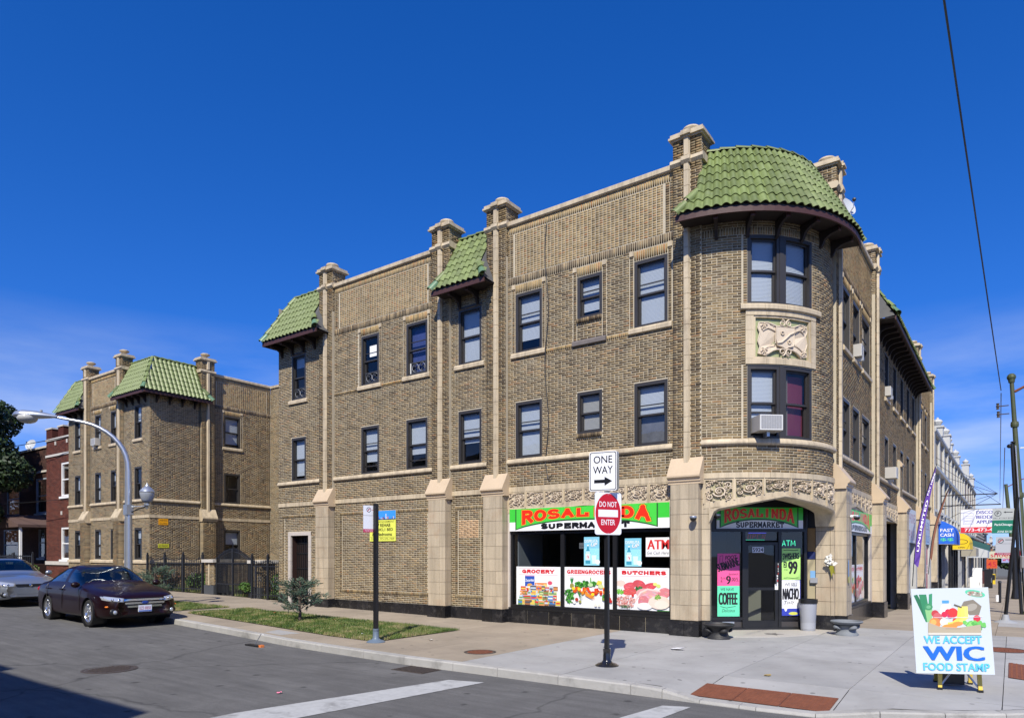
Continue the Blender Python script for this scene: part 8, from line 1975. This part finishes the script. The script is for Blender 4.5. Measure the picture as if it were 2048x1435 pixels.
for lab,x,y,s in(('roundish green tree at the far end of the side street',3.8,190,1.0),('darker tree beside it at the far end of the street',8,205,1.2),('wide tree crown closing the far end of the street',14,230,1.5),('tall tree at the far right end of the street',22,240,1.7)):
    zg=ground_z(1,y);broad_tree(lab,x,y,6*s,[(x+rr.uniform(-2,2)*s,y+rr.uniform(-2,2)*s,zg+4.2*s+rr.uniform(-1.2,1.6)*s,rr.uniform(1.2,1.8)*s)for _ in range(8)],2600,int(y),size=.35)
# awnings
def awning(label,y0,y1,out,z0,z1,col,text=(),tcol=WHT,curved=True,emblem=False):
    t=empty('awning',(.1,(y0+y1)/2,z0));tag(t,label,'awning');m=mat('awning_%02d%02d%02d'%tuple(int(99*c)for c in col),col,.7);n=8
    pts=[(.0,z1)]+([(out*math.sin(R(90*k/n)),z0+(z1-z0)*.35+(z1-z0)*.65*math.cos(R(90*k/n)))for k in range(1,n+1)]if curved else[(out,z0+(z1-z0)*.55)])+[(out,z0)]
    b=MB();V=[(.06+x,y,z)for y in(y0,y1)for x,z in pts];k=len(pts);b.add(V,[(i,i+1,k+i+1,k+i)for i in range(k-1)]);b.build('cover',m,t,smooth=40)
    for yy,nm in((y0,'end_panel'),(y1,'end_panel')):b=MB();b.add([(.06+x,yy,z)for x,z in pts]+[(.06,yy,z0)],[tuple(range(k+1))]);b.build(nm,m,t)
    b=MB();b.tube([(.06,y0,z0),(.06+out,y0,z0),(.06+out,y1,z0),(.06,y1,z0)],.015,4);b.build('frame',M_STEEL,t)
    c=Canvas(lambda u,v,d:(.08+u,y0-.004-d,z0+v));hh=(z1-z0)
    for i,s_ in enumerate(text):c.text(s_,out*.08,hh*(.52-.2*i),out*.84,hh*.14,tcol if i<2 else(.1,.6,.3),.03)
    if emblem:c.line([(out*(.5+.36*math.cos(a*.5236)),hh*(.42+.12*math.sin(a*.5236)))for a in range(13)],.03,BLK);c.text('OPEN',out*.3,hh*.08,out*.4,hh*.07,BLK,.02)
    if text or emblem:c.build('print',t)
awning('bright blue curved shop awning with FAST CASH lettering',31.2,36.4,.74,2.3,3.62,(.01,.12,.62),['FAST','CASH','$$'])
awning('yellow curved awning behind the blue one',42.5,47.0,1.0,2.05,3.35,(.75,.52,.01),emblem=True)
awning('grey beige square awning past the yellow one',52.5,58.0,1.0,1.55,2.75,(.33,.30,.23),curved=False)
awning('white shop awning with dark green top farther down',64,70,1.5,1.4,2.6,(.5,.52,.52),curved=False)
awning('dark teal sloping awning above the white one',70.5,75,1.5,2.0,3.2,(.02,.09,.09),curved=False)
# white window sign and posters on the second half of the long side
small_sign('window_sign','big faded white and blue sign panel over the shop past the third side street pier',lambda u,v,d:(.12+d,15.2+u,2.2+v),4.1,1.35,(.5,.55,.6),['CELL PHONES','REPAIR'],col=(.3,.12,.2))
small_sign('window_sign','pale blue sign over the last shop window of the corner building',lambda u,v,d:(.12+d,20.9+u,2.2+v),4.4,1.2,(.25,.42,.62),['WIRELESS','PAY BILLS'],col=(.05,.1,.3))
small_sign('window_poster','red and white vertical strip in the last shop window',lambda u,v,d:(.03+d,23.9+u,.0+v),1.3,2.1,(.5,.06,.08),['','SALE',''],col=WHT)
small_sign('open_sign_board','white board with red lit square in the doorway past the second side street pier',lambda u,v,d:(.06+d,9.35+u,1.35+v),.8,.62,(.7,.7,.7),[''],col=RED)
MBx=MB();MBx.box(.075,.082,9.5,9.9,1.62,1.9);tag(MBx.build('red_display',mat('red_display',(.5,.02,.02),.4,emit=(1,.04,.03),estr=.8)),'small glowing red display on the white board in the side doorway','sign')
# feather flags
def feather(label,base,tip,width,col,txt):
    t=empty('feather_flag',base);tag(t,label,'flag');a,b=Vector(base),Vector(tip);d=b-a;side=Vector((1,0,-.25)).normalized();bow_=Vector((-.18,0,.12))
    P=[a+d*(k/12)+bow_*math.sin(math.pi*k/12)for k in range(13)]
    MB().tube(P,.016,6).build('pole',M_BLACK,t);V=[];ks=list(range(2,13))
    for k in ks:s_=(k-2)/10;w=width*(1.0 if s_<.5 else 1-((s_-.5)/.5)**1.6)*(1 if k>2 else .75);q=P[k];V+=[q,q+side*w+Vector((0,.03*math.sin(k*1.3),-.12*(1 if k<4 else 0)))]
    bb=MB();bb.add(V,[(2*i,2*i+1,2*i+3,2*i+2)for i in range(len(ks)-1)]);bb.build('cloth',mat('flag_%02d%02d%02d'%tuple(int(99*c)for c in col),col,.7),t,smooth=180)
    if txt:
        U=d.normalized();Vv=-side;O=P[3]+side*(width*.72);Nn=Vector((0,-1,0));c=Canvas(lambda u,v,dd:tuple(O+U*u+Vv*v+Nn*(dd+.05)+bow_*.9*math.sin(math.pi*min(1,.25+u/d.length))-bow_*.9*.7));c.text(txt,.05,.0,d.length*.42,width*.36,WHT,.03);c.text('PAY HERE',d.length*.47,.05,d.length*.2,width*.22,WHT,.02);c.build('print',t)
feather('tall purple feather flag with white lettering leaning over the sidewalk',(.38,15.4,.55),(1.02,17.2,5.25),.19,(.07,.015,.26),'UNLIMITED')
feather('narrow rust brown feather flag behind the purple one',(.55,19.5,.9),(1.25,21.0,4.75),.09,(.14,.04,.015),'')
# hanging double sign with its beam and guy wires
Y_=33.0;t=empty('hanging_sign',(1.0,Y_,3.0));tag(t,'white hanging sign for discount bedding appliances with red phone number strip','sign')
MB().box(.98,3.22,Y_,Y_+.22,2.93,4.32).build('cabinet',mat('sign_cabinet',(.35,.33,.30),.5),t)
c=Canvas(lambda u,v,d:(1.0+u,Y_-.006-d,2.95+v));c.rect(.02,2.18,.02,1.33,(.80,.80,.80));c.rect(.02,2.18,.02,.33,(.65,.03,.04));c.text('773-473-4731',.2,.09,1.75,.18,WHT,.03)
for i,(s_,w_)in enumerate((('DISCOUNT',1.32),('BEDDING',1.15),('APPLIANCES',1.45))):c.text(s_,.76,1.07-i*.27,min(w_,1.38),.19,(.06,.05,.32),.035)
c.rect(.12,.62,.5,1.15,(.3,.3,.45));c.rect(.14,.60,.52,1.13,(.78,.78,.80));c.rect(.17,.57,.58,.86,(.3,.3,.45));c.rect(.19,.55,.6,.84,(.78,.78,.80));c.line([(.16,.95),(.58,.95)],.02,(.3,.3,.45));c.rect(.2,.54,.68,.72,(.3,.3,.45));c.build('print',t)
for z,L_ in((5.15,2.75),(4.55,2.9)):MB().tube([(.05,Y_+.1,z),(L_,Y_+.1,z)],.035,6).build('beam',M_BLACK,t)
for a,b in(((.05,Y_-3.5,7.0),(2.75,Y_+.1,5.15)),((.05,Y_-3,6.7),(2.9,Y_+.1,4.55)),((.05,Y_+3,6.5),(2.75,Y_+.1,5.15)),((.05,Y_+.1,3.6),(2.75,Y_+.1,5.15)),((.05,Y_-2,4.2),(2.75,Y_+.1,5.15))):MB().tube([a,b],.012,4).build('guy_wire',M_BLACK,t)
# posts, pole and banner near the right edge
def lean_pole(name,label,cat,p0,p1,rs,m,n=14):
    t=empty(name,p0);tag(t,label,cat);a,b=Vector(p0),Vector(p1);k=len(rs);MB().tube([a+(b-a)*(i/(k-1))for i in range(k)],rs,n).build('pole',m,t,smooth=40);return t
M_GP=mat('green_pole_paint',(.055,.07,.03),.6,var=.3,vscale=6,dirt=((.10,.06,.03),.5,5));GB=Vector((3.82,14.0,-.24));GT=Vector((3.38,14.0,7.6))
t=lean_pole('utility_pole','old green steel pole with lamp arm and red banner at the right edge','pole',tuple(GB),tuple(GT),[.105,.095,.09,.085,.08,.068,.06],M_GP)
for f,r_ in((.80,.105),(.99,.085),(.0,.16),(.5,.11)):q=GB+(GT-GB)*f;MB().lathe([(r_,-.08),(r_+.012,0),(r_,.1)],tuple(q),16).build('collar',M_GP,t)
MB().ball(tuple(GT+Vector((0,0,.02))),.13,12,8).build('cap',M_GP,t)
def gp(f,dx=0,dy=0):q=GB+(GT-GB)*f;return(q.x+dx,q.y+dy,q.z)
MB().tube([gp(.94,.06),gp(.955,.3),gp(.98,.65),gp(1.01,1.2),gp(1.03,2.4)],[.045,.04,.038,.035,.03],8).build('lamp_arm',M_RUST,t)
MB().tube([gp(.0,-.04,-.16),gp(.71,-.02,-.14)],.022,8).build('conduit',M_STEEL,t);MB().tube([gp(.0,-.17,-.08),gp(.72,-.11,-.08)],.052,10).build('riser',M_BLACK,t)
b=MB();q=gp(.725,-.08,-.1);b.ball(q,.075,8,6,sc=(1,1,.5));b.ball((q[0]-.1,q[1],q[2]-.12),.07,8,6);b.build('weatherhead',M_BLACK,t)
q=gp(.22,.02,-.2);MB().lathe([(.13,-.2),(.14,-.18),(.14,.18),(.13,.2)],q,14).build('grey_box',mat('grey_wrap',(.30,.30,.31),.7),t)
for f in(.85,.885):q=gp(f,-.12);MB().tube([q,(q[0]-.3,q[1],q[2])],.018,5).build('insulator_arm',M_IRON,t);MB().lathe([(.05,-.1),(.035,-.05),(.055,0),(.035,.05),(.05,.1)],(q[0]-.3,q[1],q[2]),8).build('insulator',M_IRON,t)
for f in(.70,.485):q=gp(f,.1);MB().tube([q,(q[0]+.95,q[1],q[2]+.02)],.02,6).build('banner_rod',M_WHITE,t)
tb=empty('street_banner',gp(.5,.3));tag(tb,'red street banner with white lettering cut by the right edge','banner');q0=gp(.49,.2);q1=gp(.695,.22)
MB().add([(q0[0],q0[1],q0[2]),(q0[0]+.85,q0[1],q0[2]),(q1[0]+.85,q1[1],q1[2]),(q1[0],q1[1],q1[2])],[(0,1,2,3)]).build('cloth',mat('banner_red',(.33,.008,.02),.7),tb)
c=Canvas(lambda u,v,d:(q0[0]+u+(q1[0]-q0[0])*v/1.6,q0[1]-.006-d,q0[2]+v));H__=q1[2]-q0[2]
c.text('Austin',.06,H__*.84,.5,.12,WHT,.01);c.text('Chamber',.06,H__*.76,.5,.08,WHT,.01);c.rect(.06,.7,H__*.68,H__*.71,WHT);c.text('Enjoy',.09,H__*.50,.45,.13,WHT,.035,shear=.25);c.text('Shop',.18,H__*.33,.36,.13,WHT,.035,shear=.25);c.text('Come',.14,H__*.06,.42,.13,WHT,.035,shear=.25);c.build('print',tb)
# parking sign post, leaning
NB=Vector((3.25,9.0,-.13));NT=Vector((3.52,9.0,3.3));t=empty('sign_post',tuple(NB));tag(t,'leaning black post with green parking sign near the right edge','sign post')
b=MB();b.tube([NB+Vector((0,0,.15)),NT],.045,4);b.build('post',M_BLACK,t);MB().lathe([(.28,0),(.25,.02),(.1,.07),(.07,.22),(.05,.22)],tuple(NB),18).build('base',mat('pale_cast',(.30,.31,.32),.6),t,smooth=40)
def pk1(c,w,h):c.rect(0,w,0,h,(.40,.42,.40));c.rect(0,w,0,h*.53,(.01,.16,.09));c.ell(w*.25,h*.8,w*.16,w*.16,BLK,n=20);c.ell(w*.25,h*.8,w*.13,w*.13,(.4,.42,.4),n=20);c.text('P',w*.2,h*.74,w*.1,h*.12,BLK,.03);c.line([(w*.55,h*.85),(w*.9,h*.85)],.02,BLK);c.poly([(w*.5,h*.85),(w*.6,h*.89),(w*.6,h*.81)],BLK);c.text('PAY AT PAY BOX',w*.06,h*.58,w*.88,h*.06,BLK);c.text('ParkChicago',w*.12,h*.28,w*.8,h*.12,WHT,.01);c.text('ZONE 304 302',w*.25,h*.03,w*.7,h*.08,WHT)
def pk2(c,w,h):c.rect(0,w,0,h,(.40,.41,.43));c.ell(w*.28,h*.78,w*.17,w*.17,BLK,n=20);c.ell(w*.28,h*.78,w*.13,w*.13,(.4,.41,.43),n=20);c.text('P',w*.22,h*.72,w*.12,h*.12,BLK,.03);c.line([(w*.18,h*.72),(w*.38,h*.84)],.02,(.4,.02,.03));c.line([(w*.55,h*.84),(w*.9,h*.84)],.018,BLK);c.rect(0,w,h*.62,h*.63,BLK);c.rect(0,w,0,h*.13,(.3,.02,.06));c.text('TOW ZONE',w*.1,h*.03,w*.8,h*.08,(.6,.6,.6))
sign_thing('parking_sign','green and grey pay to park sign on the leaning post','traffic sign',plane_frame((2.94,8.95,2.32),(1,.12,0),(.03,0,1)),.50,.68,(.4,.4,.4),pk1,th=.004);sign_thing('parking_sign','grey tow zone sign below the green one on the leaning post','traffic sign',plane_frame((3.02,8.95,1.72),(1,.12,0),(.03,0,1)),.40,.50,(.4,.4,.4),pk2,th=.004)
# bollard-like short black post and farther street furniture
for lab,x,y,h_ in(('short black post standing in the walk behind the food stamp board',2.95,24.0,1.0),):z=gy(y);t=empty('bollard',(x,y,z));tag(t,lab,'bollard');MB().lathe([(.06,0),(.06,h_*.9),(.075,h_*.91),(.05,h_)],(x,y,z),12).build('post',M_BLACK,t);MB().lathe([(.065,.05),(.065,.35)],(x-.1,y-.05,z),10).build('white_sleeve',M_WHITE,t)
t=lean_pole('utility_pole','second green pole farther down the right-hand street','pole',(3.75,64,gy(64)),(2.95,64,8.2),[.19,.18,.17,.16,.14],M_GP);MB().tube([(3.0,64,7.9),(4.2,64,8.6),(5.2,64,8.8)],.05,6).build('lamp_arm',M_RUST,t)
t=lean_pole('street_lamp','black lamp column behind the leaning parking post','street lamp',(3.55,30,gy(30)),(3.5,30,2.1),[.13,.12,.1],M_BLACK);MB().lathe([(.18,0),(.2,.05),(.14,.5),(.12,.9)],(3.55,30,gy(30)),14).build('base',M_BLACK,t)
for lab,x,y,w_,h_,m in(('white refrigerator standing outside the appliance shop',.95,58.5,.7,1.75,M_WHITE),('black stove standing next to the white refrigerator outside',1.75,58.6,.6,1.65,M_BLACK),('low white freezer in front of the refrigerator',.85,57.4,.8,.95,M_WHITE)):
    z=gy(y);t=empty('appliance',(x,y,z));tag(t,lab,'appliance');MB().box(x-w_/2,x+w_/2,y-.3,y+.3,z,z+h_).build('cabinet',m,t);MB().box(x-w_/2+.02,x+w_/2-.02,y-.33,y-.302,z+.05,z+h_*.62).build('door',m,t);MB().box(x+w_/2-.1,x+w_/2-.07,y-.36,y-.332,z+h_*.3,z+h_*.55).build('handle',M_STEEL,t)
for lab,x,y,w_,h_,z0,bg,ln in(('hanging oval cream shop sign far down the street',1.0,92,2.6,.9,1.2,(.55,.55,.4),['shoes']),('small orange square sign far down the street',.6,100,1.2,1.2,-.2,(.6,.1,.03),['45']),('white and red stacked sign board far away above the parked cars',3.4,98,2.3,3.0,-.6,(.6,.55,.6),['OPEN','FOOD','LIQUOR']),('blue and white sign board beside the red and white one',2.2,108,1.8,1.6,.5,(.35,.38,.6),['BANK'])):
    small_sign('hanging_sign',lab,plane_frame((x,y,z0),(1,0,0),(0,0,1)),w_,h_,bg,ln,col=(.5,.03,.05))
t=empty('newspaper_box',(1.6,84,gy(84)));tag(t,'yellow newspaper box far down the walk','box');MB().box(1.35,1.85,83.8,84.2,gy(84),gy(84)+1.2).build('box',mat('yellow_box',(.7,.5,.02),.5),t);MB().box(1.38,1.82,83.76,83.79,gy(84)+.5,gy(84)+1.1).build('door',M_BLACK,t)
t=empty('boarded_stall',(.9,88,gy(88)));tag(t,'dark red stall covered with boards near the yellow box','stall');MB().box(.2,1.3,86,90,gy(88),gy(88)+1.6).build('body',mat('dark_red_stall',(.08,.02,.02),.6),t);MB().box(.15,1.35,85.95,90.05,gy(88)+1.6,gy(88)+1.7).build('top',M_BLACK,t)  # a boxy stall with a flat top, not a vehicle
# other side of the right street: a low row of fronts so the street is not open, mostly out of frame
for i in range(5):front('far_shop',['brown','grey','ochre','white','tan'][i]+' shop front on the far side of the right-hand street, outside the frame',10+i*20,30+i*20,7.5-(i%2),6,[M_TANW,M_BLOCKG,mat('ochre_wall',(.3,.2,.1),.9),M_IVORY,M_TANW][i],6,M_STONE,[(4.2,6)],x0=19.5)if False else None
# wires
def wire(label,pts,r=.012,sag=.3,grp=None):
    a,b=Vector(pts[0]),Vector(pts[1]);P=[a.lerp(b,k/16)-Vector((0,0,sag*4*(k/16)*(1-k/16)))for k in range(17)];o=MB().tube(P,r,4).build('overhead_wire',M_BLACK);tag(o,label,'wire',grp)

wire('long thin cable running from the upper right down to the green pole',[(2.6,-7.5,9.2),(3.1,13.9,7.2)],.014,.0);wire('upper of the cables running along the side street beyond the green pole',[(3.1,14.1,7.15),(2.5,64,6.6)],.014,.25);wire('lower of the cables running along the side street beyond the green pole',[(3.2,14.1,5.3),(2.7,64,5.6)],.014,.25)
for k,z in enumerate((8.9,8.55,8.3)):wire(['top one of three wires entering from the left behind the street lamp','middle one of three wires entering from the left','lowest one of three wires entering from the left'][k],[(-75,4,z+.9),(-34.5,6.5,z)],.02,.2)
wire('wire crossing in front of the maroon house roof',[(-80,-2,9.5),(-36,1.2,7.9)],.02,.5);wire('lower dark wire crossing the porch front of the maroon house',[(-80,-1,6.5),(-36,1.0,4.6)],.02,.5)
